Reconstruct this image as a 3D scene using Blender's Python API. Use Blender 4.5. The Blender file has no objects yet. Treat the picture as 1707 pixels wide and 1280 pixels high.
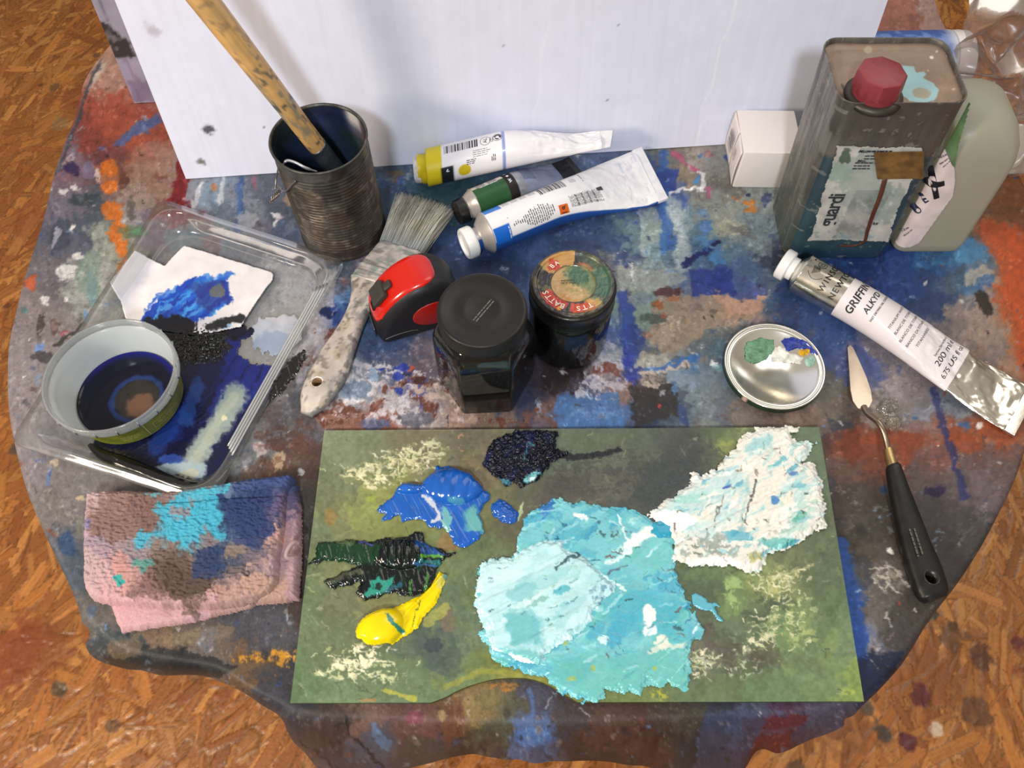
import bpy, bmesh, math, random
import numpy as np
from mathutils import Vector, Matrix

# ------------------------------------------------------------------ camera, world, lights, exposure
SC = bpy.context.scene
COL = SC.collection
PW, PH, FPX = 1707, 1280, 1320.0
PITCH = math.radians(61.0)
TZ = 0.60                      # table top height above the floor
CAMH = 0.55                    # camera above the table top

cam_d = bpy.data.cameras.new('camera')
cam = bpy.data.objects.new('camera', cam_d)
COL.objects.link(cam)
cam.location = (0, 0, TZ + CAMH)
cam.rotation_euler = (math.pi/2 - PITCH, 0, 0)
cam_d.sensor_width = 36.0
cam_d.lens = FPX/PW*36.0
cam_d.clip_start = 0.01
SC.camera = cam

w = bpy.data.worlds.new('world'); SC.world = w; w.use_nodes = True
bg = w.node_tree.nodes['Background']
# the lit room around: dim walls, brighter towards the ceiling
_tc = w.node_tree.nodes.new('ShaderNodeTexCoord'); _sx = w.node_tree.nodes.new('ShaderNodeSeparateXYZ'); _cr = w.node_tree.nodes.new('ShaderNodeValToRGB')
w.node_tree.links.new(_tc.outputs['Generated'], _sx.inputs[0]); w.node_tree.links.new(_sx.outputs['Z'], _cr.inputs[0]); w.node_tree.links.new(_cr.outputs[0], bg.inputs[0])
_cr.color_ramp.elements[0].position = .05; _cr.color_ramp.elements[0].color = (.16, .13, .10, 1)
_cr.color_ramp.elements[1].position = .75; _cr.color_ramp.elements[1].color = (.46, .41, .35, 1)
bg.inputs[1].default_value = 1.0

def area(name, loc, target, size, power, col, sy=None):
    d = bpy.data.lights.new(name, 'AREA'); d.energy = power; d.color = col; d.size = size
    if sy: d.shape = 'RECTANGLE'; d.size_y = sy
    o = bpy.data.objects.new(name, d); COL.objects.link(o); o.location = loc
    o.rotation_euler = (Vector(target)-Vector(loc)).to_track_quat('-Z', 'Y').to_euler()
    return o
area('ceiling_lamp_front', (-0.20, -1.25, TZ+1.75), (0, .4, TZ), 0.20, 26, (0.86, 0.93, 1.0))
area('lamp_left', (-1.12, -0.40, TZ+.80), (-.4, .25, TZ-.4), 0.30, 16.5, (1.0, 0.84, 0.66))
area('lid_reflection_panel', (0.95, 1.40, TZ+1.85), (.2, .32, TZ), 1.5, 14, (1.0, 0.95, 0.86))  # added panel, placed so the silver lid mirrors something bright

SC.view_settings.view_transform = 'Standard'
SC.view_settings.look = 'None'
SC.view_settings.gamma = 1.0
SC.view_settings.use_curve_mapping = False
SC.view_settings.exposure = 0.12

# ------------------------------------------------------------------ projection helpers (metres <-> photo measurements)
_fw = np.array([0, math.cos(PITCH), -math.sin(PITCH)])
_up = np.array([0, math.sin(PITCH), math.cos(PITCH)])
_c = np.array([0, 0, TZ+CAMH])
def ray(x, y):
    return _fw + np.array([1., 0, 0])*((x-853.5)/FPX) + _up*((640-y)/FPX)
def at(x, y, z=0.0):
    """world point at height z above the table top that is measured at photo pixel x, y"""
    d = ray(x, y); return _c + d*((TZ+z-_c[2])/d[2])
def atplane(x, y, p0, n):
    d = ray(x, y); return _c + d*(((np.asarray(p0)-_c)@n)/(d@n))
def proj(P):
    P = np.asarray(P, float)-_c; ww = P@_fw
    return np.stack([853.5+FPX*P[..., 0]/ww, 640-FPX*(P@_up)/ww], -1)

# ------------------------------------------------------------------ noise
_rng = np.random.RandomState(7)
_tab = _rng.rand(512, 512).astype(np.float32)
def vn(x, y, seed=0):
    x = np.asarray(x, np.float32)+seed*37.7; y = np.asarray(y, np.float32)+seed*91.3
    xi = np.floor(x).astype(np.int32); yi = np.floor(y).astype(np.int32)
    fx = x-xi; fy = y-yi
    fx = fx*fx*(3-2*fx); fy = fy*fy*(3-2*fy)
    a = _tab[yi & 511, xi & 511]; b = _tab[yi & 511, (xi+1) & 511]
    c = _tab[(yi+1) & 511, xi & 511]; d = _tab[(yi+1) & 511, (xi+1) & 511]
    return (a+(b-a)*fx)*(1-fy)+(c+(d-c)*fx)*fy
def fbm(x, y, o=4, seed=0):
    s = 0; a = .5; t = 0
    for i in range(o):
        s = s+a*vn(x*2**i, y*2**i, seed+i*3); t += a; a *= .55
    return s/t
def ss(a, b, x):
    t = np.clip((x-a)/(b-a), 0, 1); return t*t*(3-2*t)
def hx(h):
    return np.array([int(h[i:i+2], 16) for i in (0, 2, 4)], np.float32)/255
def lin(c):
    c = np.clip(np.asarray(c, np.float32), 0, 1)
    return np.where(c <= .04045, c/12.92, ((c+.055)/1.055)**2.4)
def hl(h):
    return tuple(float(v) for v in lin(hx(h)))
def sdpoly(X, Y, P):
    """signed distance, positive inside"""
    P = np.asarray(P, np.float32); d2 = np.full(X.shape, 1e18, np.float32); ins = np.zeros(X.shape, bool)
    for i in range(len(P)):
        ax, ay = P[i-1]; bx, by = P[i]
        ex, ey = bx-ax, by-ay; L = ex*ex+ey*ey+1e-20
        t = np.clip(((X-ax)*ex+(Y-ay)*ey)/L, 0, 1)
        dd = (X-ax-t*ex)**2+(Y-ay-t*ey)**2
        d2 = np.minimum(d2, dd)
        c = (ay > Y) != (by > Y)
        if ey != 0:
            ins ^= c & (X < ax+(Y-ay)*ex/ey)
    d = np.sqrt(d2)
    return np.where(ins, d, -d)
def dline(X, Y, P):
    d = np.full(X.shape, 1e9, np.float32); T = np.zeros(X.shape, np.float32); acc = 0; tot = sum(math.dist(P[i-1], P[i]) for i in range(1, len(P)))
    for i in range(1, len(P)):
        (ax, ay), (bx, by) = P[i-1], P[i]
        ex, ey = bx-ax, by-ay; L = ex*ex+ey*ey+1e-12
        t = np.clip(((X-ax)*ex+(Y-ay)*ey)/L, 0, 1)
        dd = np.hypot(X-ax-t*ex, Y-ay-t*ey)
        m = dd < d; d = np.where(m, dd, d); T = np.where(m, (acc+t*math.sqrt(L))/tot, T); acc += math.sqrt(L)
    return d, T

# ------------------------------------------------------------------ a paint canvas: colours of paint and some shade, later baked onto vertices
X0, Y0, CW, CH = -80, -140, 1960, 1560
_gx, _gy = np.meshgrid(np.arange(CW, dtype=np.float32)+X0, np.arange(CH, dtype=np.float32)+Y0)
N1 = fbm(_gx/7, _gy/7, 3, 1)-.5
N2 = fbm(_gx/22, _gy/22, 4, 2)-.5
N3 = fbm(_gx/70, _gy/70, 4, 3)-.5
SH = fbm(_gx/40, _gy/4, 3, 4)-.5
SV = fbm(_gx/4, _gy/40, 3, 5)-.5
class Canvas:
    def __init__(s, base):
        s.a = np.empty((CH, CW, 3), np.float32); s.a[:] = base
    def win(s, x0, y0, x1, y1, m=12):
        i0 = int(max(0, min(CW-2, x0-m-X0))); i1 = int(max(i0+1, min(CW, x1+m-X0)))
        j0 = int(max(0, min(CH-2, y0-m-Y0))); j1 = int(max(j0+1, min(CH, y1+m-Y0)))
        return slice(j0, j1), slice(i0, i1)
    def put(s, w, mask, col, alpha):
        if isinstance(col, str): col = hx(col)
        m = (np.clip(mask, 0, 1)*alpha)[..., None]
        s.a[w] = s.a[w]*(1-m)+np.asarray(col, np.float32)*m
    def field(s, pts):
        P = np.array([[p[0], p[1]] for p in pts], np.float32); C = np.array([hx(p[2]) for p in pts])
        st = 8
        gx = _gx[::st, ::st]+N3[::st, ::st]*60; gy = _gy[::st, ::st]+np.roll(N3, 333, 1)[::st, ::st]*60
        num = 0; den = 0
        for (px, py), c in zip(P, C):
            wgt = 1/(((gx-px)**2+(gy-py)**2)+60)**3.6
            num = num+wgt[..., None]*c; den = den+wgt
        low = num/den[..., None]
        jx = np.clip(((_gx-X0)+N1*30+N2*40)/st, 0, low.shape[1]-1.01); jy = np.clip(((_gy-Y0)+np.roll(N1, 91, 1)*30+np.roll(N2, 77, 0)*40)/st, 0, low.shape[0]-1.01)
        ix = jx.astype(int); iy = jy.astype(int); fx = (jx-ix)[..., None]; fy = (jy-iy)[..., None]
        s.a = ((low[iy, ix]*(1-fx)+low[iy, ix+1]*fx)*(1-fy)+(low[iy+1, ix]*(1-fx)+low[iy+1, ix+1]*fx)*fy).astype(np.float32)
    def blob(s, x, y, rx, ry, col, al=1, ang=0, rag=.6, soft=.25, dry=0):
        r = max(rx, ry)*1.5; w = s.win(x-r, y-r, x+r, y+r)
        X = _gx[w]-x; Y = _gy[w]-y; c, q = math.cos(math.radians(ang)), math.sin(math.radians(ang))
        d = np.hypot((X*c+Y*q)/rx, (-X*q+Y*c)/ry)+N1[w]*rag*.7+N2[w]*rag*.9
        m = ss(1+soft/2, 1-soft/2, d)
        if dry: m = m*ss(-.06+dry*.12, .02+dry*.12, N1[w]+.5*SH[w]+.4*N2[w])
        s.put(w, m, col, al)
    def poly(s, P, col, al=1, rag=6, soft=3, dry=0):
        P = np.array(P, float); w = s.win(*P.min(0), *P.max(0))
        d = sdpoly(_gx[w], _gy[w], P)+N1[w]*rag+N2[w]*rag
        m = ss(-soft/2, soft/2, d)
        if dry: m = m*ss(-.06+dry*.12, .02+dry*.12, N1[w]+.5*SH[w]+.4*N2[w])
        s.put(w, m, col, al)
    def line(s, P, wd, col, al=1, rag=.5, soft=.3, dry=0, taper=False):
        A = np.array(P, float); w = s.win(*(A.min(0)-wd*1.4), *(A.max(0)+wd*1.4))
        d, t = dline(_gx[w], _gy[w], P)
        ww = wd/2*(1-.85*t if taper else 1)
        q = d/np.maximum(ww, .6)+(N1[w]+N2[w])*rag
        m = ss(1+soft, 1-soft, q)
        if dry: m = m*ss(-.06+dry*.12, .02+dry*.12, N1[w]+.4*N2[w])
        s.put(w, m, col, al)
    def distress(s, a1=9, a2=14):
        """drag the whole skin of paint about a little, so no edge stays clean"""
        x = np.clip(_gx-X0+N1*a1+N2*a2+np.roll(SV, 55, 1)*5, 0, CW-1).astype(int); y = np.clip(_gy-Y0+np.roll(N1, 211, 0)*a1+np.roll(N2, 140, 1)*a2+np.roll(SH, 31, 0)*5, 0, CH-1).astype(int)
        s.a = s.a[y, x]
    def desat(s, k, g=1.0):
        m = s.a.mean(-1, keepdims=True); s.a = np.clip((m+(s.a-m)*k)*g, 0, 1)
    def dabs(s, n, box, r0, r1, cols=None, al=(.2, .6), seed=1, shift=.1, aspect=(1, 3.5), angs=(-90, 90), dry=0):
        R = random.Random(seed)
        for _ in range(n):
            x = R.uniform(box[0], box[2]); y = R.uniform(box[1], box[3]); r = r0+(r1-r0)*R.random()**2; k = R.uniform(*aspect)
            if cols: c = hx(R.choice(cols))
            else:
                sx = min(max(int(x+R.gauss(0, 45)-X0), 0), CW-1); sy = min(max(int(y+R.gauss(0, 35)-Y0), 0), CH-1)
                c = np.clip(s.a[sy, sx]+R.uniform(-shift, shift), 0, 1)
            s.blob(x, y, r*k**.5, r/k**.5, c, R.uniform(*al), R.uniform(*angs), rag=R.uniform(.4, 1.2), soft=R.uniform(.1, .7), dry=dry)
    def sample(s, P):
        q = proj(P) if P.shape[-1] == 3 else P
        x = np.clip(q[..., 0]-X0, 0, CW-1.01); y = np.clip(q[..., 1]-Y0, 0, CH-1.01)
        ix = x.astype(int); iy = y.astype(int); fx = (x-ix)[..., None]; fy = (y-iy)[..., None]; a = s.a
        return (a[iy, ix]*(1-fx)+a[iy, ix+1]*fx)*(1-fy)+(a[iy+1, ix]*(1-fx)+a[iy+1, ix+1]*fx)*fy

# ------------------------------------------------------------------ materials
_M = {}
def M(name, col='808080', rough=.5, metal=0, spec=.5, attr=False, bump=None, coat=0, vary=None, ior=1.5, emit=0):
    if name in _M: return _M[name]
    m = bpy.data.materials.new(name); m.use_nodes = True; nt = m.node_tree; b = nt.nodes['Principled BSDF']
    b.inputs['Roughness'].default_value = rough; b.inputs['Metallic'].default_value = metal
    b.inputs['Specular IOR Level'].default_value = spec; b.inputs['Coat Weight'].default_value = coat
    b.inputs['Coat Roughness'].default_value = .08
    tc = nt.nodes.new('ShaderNodeTexCoord')
    if attr:
        a = nt.nodes.new('ShaderNodeAttribute'); a.attribute_name = 'Col'; src = a.outputs['Color']
    else:
        a = nt.nodes.new('ShaderNodeRGB'); a.outputs[0].default_value = (*hl(col), 1); src = a.outputs[0]
    v = vary or (60, .10)
    nz = nt.nodes.new('ShaderNodeTexNoise'); nz.inputs['Scale'].default_value = v[0]; nz.inputs['Detail'].default_value = 6
    nt.links.new(tc.outputs['Object'], nz.inputs['Vector'])
    mr = nt.nodes.new('ShaderNodeMapRange'); mr.inputs['From Min'].default_value = .3; mr.inputs['From Max'].default_value = .7
    mr.inputs['To Min'].default_value = 1-v[1]; mr.inputs['To Max'].default_value = 1+v[1]
    nt.links.new(nz.outputs['Fac'], mr.inputs['Value'])
    mx = nt.nodes.new('ShaderNodeVectorMath'); mx.operation = 'SCALE'
    nt.links.new(src, mx.inputs[0]); nt.links.new(mr.outputs[0], mx.inputs['Scale']); nt.links.new(mx.outputs[0], b.inputs['Base Color'])
    rr = nt.nodes.new('ShaderNodeMapRange'); rr.inputs['From Min'].default_value = .3; rr.inputs['From Max'].default_value = .7
    rr.inputs['To Min'].default_value = max(0, rough*.8); rr.inputs['To Max'].default_value = min(1, rough*1.2)
    nt.links.new(nz.outputs['Fac'], rr.inputs['Value']); nt.links.new(rr.outputs[0], b.inputs['Roughness'])
    if bump:
        bn = nt.nodes.new('ShaderNodeTexNoise'); bn.inputs['Scale'].default_value = bump[0]; bn.inputs['Detail'].default_value = 5
        nt.links.new(tc.outputs['Object'], bn.inputs['Vector'])
        bp = nt.nodes.new('ShaderNodeBump'); bp.inputs['Strength'].default_value = bump[1]; bp.inputs['Distance'].default_value = bump[2] if len(bump) > 2 else .001
        nt.links.new(bn.outputs['Fac'], bp.inputs['Height']); nt.links.new(bp.outputs['Normal'], b.inputs['Normal'])
    _M[name] = m; return m
def thin(name, tint='ffffff', gloss=.06, diff=0.1, rough=.06, dcol='e8ecec', bump=None, edge=1.0):
    """thin clear plastic or glass skin: see-through with a fresnel sheen and a little milkiness"""
    if name in _M: return _M[name]
    m = bpy.data.materials.new(name); m.use_nodes = True; nt = m.node_tree; nt.nodes.clear()
    out = nt.nodes.new('ShaderNodeOutputMaterial'); tr = nt.nodes.new('ShaderNodeBsdfTransparent'); tr.inputs[0].default_value = (*hl(tint), 1)
    gl = nt.nodes.new('ShaderNodeBsdfGlossy'); gl.inputs['Roughness'].default_value = rough
    df = nt.nodes.new('ShaderNodeBsdfDiffuse'); df.inputs[0].default_value = (*hl(dcol), 1)
    tl = nt.nodes.new('ShaderNodeBsdfTranslucent'); tl.inputs[0].default_value = (*hl(dcol), 1)
    dm = nt.nodes.new('ShaderNodeMixShader'); dm.inputs[0].default_value = .4
    nt.links.new(df.outputs[0], dm.inputs[1]); nt.links.new(tl.outputs[0], dm.inputs[2])
    m1 = nt.nodes.new('ShaderNodeMixShader'); m1.inputs[0].default_value = diff
    nt.links.new(tr.outputs[0], m1.inputs[1]); nt.links.new(dm.outputs[0], m1.inputs[2])
    lw = nt.nodes.new('ShaderNodeFresnel'); lw.inputs['IOR'].default_value = 1.5
    ad = nt.nodes.new('ShaderNodeMath'); ad.operation = 'MULTIPLY_ADD'; ad.inputs[1].default_value = edge; ad.inputs[2].default_value = gloss; ad.use_clamp = True
    nt.links.new(lw.outputs[0], ad.inputs[0])
    m2 = nt.nodes.new('ShaderNodeMixShader'); nt.links.new(ad.outputs[0], m2.inputs[0]); nt.links.new(m1.outputs[0], m2.inputs[1]); nt.links.new(gl.outputs[0], m2.inputs[2])
    if bump:
        tc = nt.nodes.new('ShaderNodeTexCoord'); bn = nt.nodes.new('ShaderNodeTexNoise'); bn.inputs['Scale'].default_value = bump[0]; nt.links.new(tc.outputs['Object'], bn.inputs['Vector'])
        bp = nt.nodes.new('ShaderNodeBump'); bp.inputs['Strength'].default_value = bump[1]; bp.inputs['Distance'].default_value = .002
        nt.links.new(bn.outputs['Fac'], bp.inputs['Height']); nt.links.new(bp.outputs[0], gl.inputs['Normal'])
    nt.links.new(m2.outputs[0], out.inputs[0]); _M[name] = m; return m

# ------------------------------------------------------------------ meshes, things and parts
def thing(name, label, cat, loc, rotz=0, group=None, rot=None):
    o = bpy.data.objects.new(name, None); COL.objects.link(o); o.empty_display_size = .02
    o.location = [float(v) for v in loc]; o.rotation_euler = rot or (0, 0, rotz)
    o['label'] = label; o['category'] = cat
    if group: o['group'] = group
    return o
def tag(o, label, cat, group=None):
    o['label'] = label; o['category'] = cat
    if group: o['group'] = group
    return o
def mesh(name, V, F, m, parent=None, col=None, smooth=True, world=False, label=None, loc=None):
    """link one mesh object; world=True: V is given in world space and is moved into its (unrotated) parent's space"""
    V = np.asarray(V, np.float64)
    if world:
        p = parent; off = np.zeros(3)
        while p is not None: off = off+np.array(p.location); p = p.parent
        V = V-off
    if loc is not None: V = V-np.asarray(loc)
    me = bpy.data.meshes.new(name)
    if isinstance(F, np.ndarray):
        n, k = F.shape; me.vertices.add(len(V)); me.vertices.foreach_set('co', V.astype(np.float32).ravel())
        me.loops.add(n*k); me.loops.foreach_set('vertex_index', F.astype(np.int32).ravel())
        me.polygons.add(n); me.polygons.foreach_set('loop_start', np.arange(0, n*k, k, dtype=np.int32))
        me.update(calc_edges=True)
    else:
        me.from_pydata([tuple(v) for v in V], [], [tuple(int(i) for i in f) for f in F])
    if smooth: me.polygons.foreach_set('use_smooth', np.ones(len(me.polygons), bool))
    if smooth == 'auto': me.set_sharp_from_angle(angle=math.radians(35))
    if col is not None:
        c = lin(np.broadcast_to(np.asarray(col, np.float32), (len(V), 3)))
        a = me.color_attributes.new('Col', 'FLOAT_COLOR', 'POINT')
        a.data.foreach_set('color', np.concatenate([c, np.ones((len(V), 1))], 1).astype(np.float32).ravel())
    me.materials.append(m); me.update()
    o = bpy.data.objects.new(name, me); COL.objects.link(o)
    if loc is not None: o.location = [float(v) for v in loc]
    if parent is not None: o.parent = parent
    if label: o['label'] = label
    return o
def gridF(nu, nv, cu=False, off=0):
    """quads of a nu x nv vertex grid (row-major, nv fast); cu closes v"""
    i = np.arange(nu-1)[:, None]; j = np.arange(nv if cu else nv-1)[None]
    a = i*nv+j; b = i*nv+(j+1) % nv
    return (np.stack([a, b, b+nv, a+nv], -1).reshape(-1, 4)+off)
def join(parts):
    Vs, Fs, n = [], [], 0
    for V, F in parts:
        Vs.append(np.asarray(V, float)); Fs += [[int(i)+n for i in f] for f in F]; n += len(V)
    return np.concatenate(Vs), Fs
def lathe(prof, n=64, cap=True, c=(0, 0, 0), sq=None):
    t = np.linspace(0, 2*np.pi, n, endpoint=False)
    V = np.concatenate([np.stack([c[0]+r*np.cos(t), c[1]+r*np.sin(t), np.full(n, c[2]+z)], -1) for r, z in prof])
    F = gridF(len(prof), n, True).tolist()
    if cap:
        F.append(list(range(n))[::-1]); k = (len(prof)-1)*n; F.append(list(range(k, k+n)))
    return V, F
def loft(rings, cap=True, closed=True):
    n = len(rings[0]); V = np.concatenate([np.asarray(r, float) for r in rings]); F = gridF(len(rings), n, closed).tolist()
    if cap:
        F.append(list(range(n))[::-1]); k = (len(rings)-1)*n; F.append(list(range(k, k+n)))
    return V, F
def rrect(hx_, hy, r, n=6):
    P = []
    for cx, cy, a in ((hx_-r, hy-r, 0), (-hx_+r, hy-r, 90), (-hx_+r, -hy+r, 180), (hx_-r, -hy+r, 270)):
        for k in range(n+1):
            t = math.radians(a+90*k/n); P.append((cx+r*math.cos(t), cy+r*math.sin(t)))
    return np.array(P)
def ring3(p2, z):
    p2 = np.asarray(p2); return np.concatenate([p2, np.full((len(p2), 1), z)], 1)
def sweep(path, rad, n=10, cap=True):
    P = np.asarray(path, float); rings = []; r = np.broadcast_to(rad, (len(P),))
    ref = np.array([0.13, .21, 1.0])
    for i in range(len(P)):
        t = P[min(i+1, len(P)-1)]-P[max(i-1, 0)]; t /= np.linalg.norm(t)+1e-12
        u = np.cross(t, ref); u /= np.linalg.norm(u)+1e-12; v = np.cross(u, t); ref = v
        a = np.linspace(0, 2*np.pi, n, endpoint=False)
        rings.append(P[i]+r[i]*(np.cos(a)[:, None]*u+np.sin(a)[:, None]*v))
    return loft(rings, cap)
def smoothpath(P, n=40):
    P = np.asarray(P, float); m = len(P); out = []
    for t in np.linspace(0, m-1, n):
        i = min(int(t), m-2); f = t-i; p0 = P[max(i-1, 0)]; p1 = P[i]; p2 = P[i+1]; p3 = P[min(i+2, m-1)]
        out.append(.5*((2*p1)+(-p0+p2)*f+(2*p0-5*p1+4*p2-p3)*f*f+(-p0+3*p1-3*p2+p3)*f**3))
    return np.array(out)
def rbox(x, y, z, r=.001):
    """box centred on x,y resting on z=0 with softened edges"""
    rings = []
    for dz, ins in ((0, r), (r*.3, r*.3), (r, 0), (z-r, 0), (z-r*.3, r*.3), (z, r)):
        rings.append(ring3(rrect(x/2-ins, y/2-ins, max(r*1.2-ins, 1e-5)+1e-4, 3), dz))
    return loft(rings)
def patch(parent, name, poly, z0, m, canvas, hfun, res=.0006, rag=.0008, label=None, seed=0, colfun=None):
    """a raised skin of paint: outline traced on the surface, height grows inward"""
    W = np.array([at(x, y, z0)[:2] for x, y in poly]); lo = W.min(0)-.002; hi = W.max(0)+.002
    xs = np.arange(lo[0], hi[0], res); ys = np.arange(lo[1], hi[1], res)
    X, Y = np.meshgrid(xs, ys, indexing='ij')
    sd = sdpoly(X, Y, W)+(fbm(X/.004, Y/.004, 3, 20+seed)-.5)*2*rag*1.6+(fbm(X/.0015, Y/.0015, 2, 40+seed)-.5)*rag
    ins = sd > 0
    Z = TZ+z0+np.where(ins, np.maximum(hfun(X, Y, sd), 1e-4), 0)
    P = np.stack([X, Y, Z], -1)
    if canvas is not None and not getattr(canvas, 'done', 0): canvas.distress(7, 8); canvas.done = 1
    C = canvas.sample(P.reshape(-1, 3)*[1, 1, 0]+[0, 0, TZ+z0]) if colfun is None else colfun(X, Y, sd).reshape(-1, 3)
    F = gridF(len(xs), len(ys)); I = ins.ravel(); k = I[F].sum(1) >= 3
    F = F[k][:, ::-1]; used = np.unique(F); mp = np.zeros(len(I), int)-1; mp[used] = np.arange(len(used))
    V = P.reshape(-1, 3)[used]; F = mp[F]
    # grid (i over x, j over y): make normals point up
    if np.cross(V[F[0, 1]]-V[F[0, 0]], V[F[0, 2]]-V[F[0, 0]])[2] < 0: F = F[:, ::-1]
    return mesh(name, V, np.ascontiguousarray(F), m, parent, col=C[used], world=True, label=label)

# ------------------------------------------------------------------ lettering
_T = {}
def text2d(s, size, bold=0., shear=0., align='CENTER', spacing=1.0):
    k = (s, size, bold, shear, align, spacing)
    if k in _T: return _T[k]
    cu = bpy.data.curves.new('lettering', 'FONT'); cu.body = s; cu.size = size; cu.align_x = align; cu.align_y = 'CENTER'; cu.shear = shear; cu.offset = bold*size; cu.space_character = spacing
    cu.resolution_u = 3
    o = bpy.data.objects.new('lettering', cu); COL.objects.link(o)
    dg = bpy.context.evaluated_depsgraph_get(); me = bpy.data.meshes.new_from_object(o.evaluated_get(dg))
    bm = bmesh.new(); bm.from_mesh(me); bmesh.ops.triangulate(bm, faces=bm.faces[:])
    for _ in range(2):
        e = [e for e in bm.edges if e.calc_length() > max(size*.35, .0009)]
        if not e: break
        bmesh.ops.subdivide_edges(bm, edges=e, cuts=1); bmesh.ops.triangulate(bm, faces=bm.faces[:])
    bm.verts.index_update(); V = np.array([v.co[:2] for v in bm.verts]).reshape(-1, 2); F = [[v.index for v in f.verts] for f in bm.faces]
    bm.free(); bpy.data.objects.remove(o); bpy.data.curves.remove(cu); bpy.data.meshes.remove(me)
    _T[k] = (V, F); return V, F
def rot2(V, a):
    a = math.radians(a); c, s = math.cos(a), math.sin(a); return V@np.array([[c, s], [-s, c]])
def rect2(w_, h, nx=2, ny=2):
    xs = np.linspace(-w_/2, w_/2, nx); ys = np.linspace(-h/2, h/2, ny); X, Y = np.meshgrid(xs, ys, indexing='ij')
    return np.stack([X.ravel(), Y.ravel()], -1), gridF(nx, ny).tolist()
def ringshape(r0, r1, a0=0, a1=360, n=40):
    t = np.radians(np.linspace(a0, a1, n)); V = np.concatenate([np.stack([r*np.cos(t), r*np.sin(t)], -1) for r in (r0, r1)]); return V, gridF(2, n).tolist()
class Print:
    """flat marks (s, q) on a surface function S(s, q, offset), gathered into one mesh per ink"""
    def __init__(s, S, sg=1): s.S = S; s.p = []; s.sg = sg
    def add(s, VF, at_, a=0):
        V, F = VF; s.p.append((rot2(np.asarray(V), a)+s.at(at_), F)); return s
    def at(s, p): return np.array([p[0], p[1]*s.sg])
    def text(s, t, size, at_, a=0, **k): return s.add(text2d(t, size, **k), at_, a)
    def rect(s, w_, h, at_, a=0): return s.add(rect2(w_, h, max(2, int(w_/.002)+1), max(2, int(h/.002)+1)), at_, a)
    def lines(s, w_, n, pitch, at_, a=0, seed=0, th=.35, rag=.3):
        """rows of print too small to read: broken bars"""
        R = random.Random(seed)
        for i in range(n):
            y = (n-1)/2*pitch-i*pitch; x = -w_/2; end = w_/2*(1-rag*R.random()*2)
            while x < end:
                l = min(R.uniform(.0012, .0042), end-x)
                if l > .0004:
                    V, F = rect2(l, pitch*th, max(2, int(l/.002)+1), 2); s.add((V+np.array([x+l/2, y]), F), at_, a)
                x += l+R.uniform(.0004, .0008)
        return s
    def bars(s, w_, h, at_, a=0, seed=0, n=26):
        R = random.Random(seed); x = -w_/2; st = w_/n
        while x < w_/2:
            b = st*R.choice((.35, .35, .7, 1.1)); V, F = rect2(b, h, 2, max(2, int(h/.002)+1)); s.p.append((rot2(V+np.array([x+b/2, 0]), a)+s.at(at_), F)); x += b+st*R.choice((.4, .4, .8))
        return s
    def build(s, name, m, parent, off=.00015, label=None):
        V, F = join(s.p); W = s.S(V[:, 0], V[:, 1], off)
        return mesh(name, W, F, m, parent, label=label)
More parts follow.
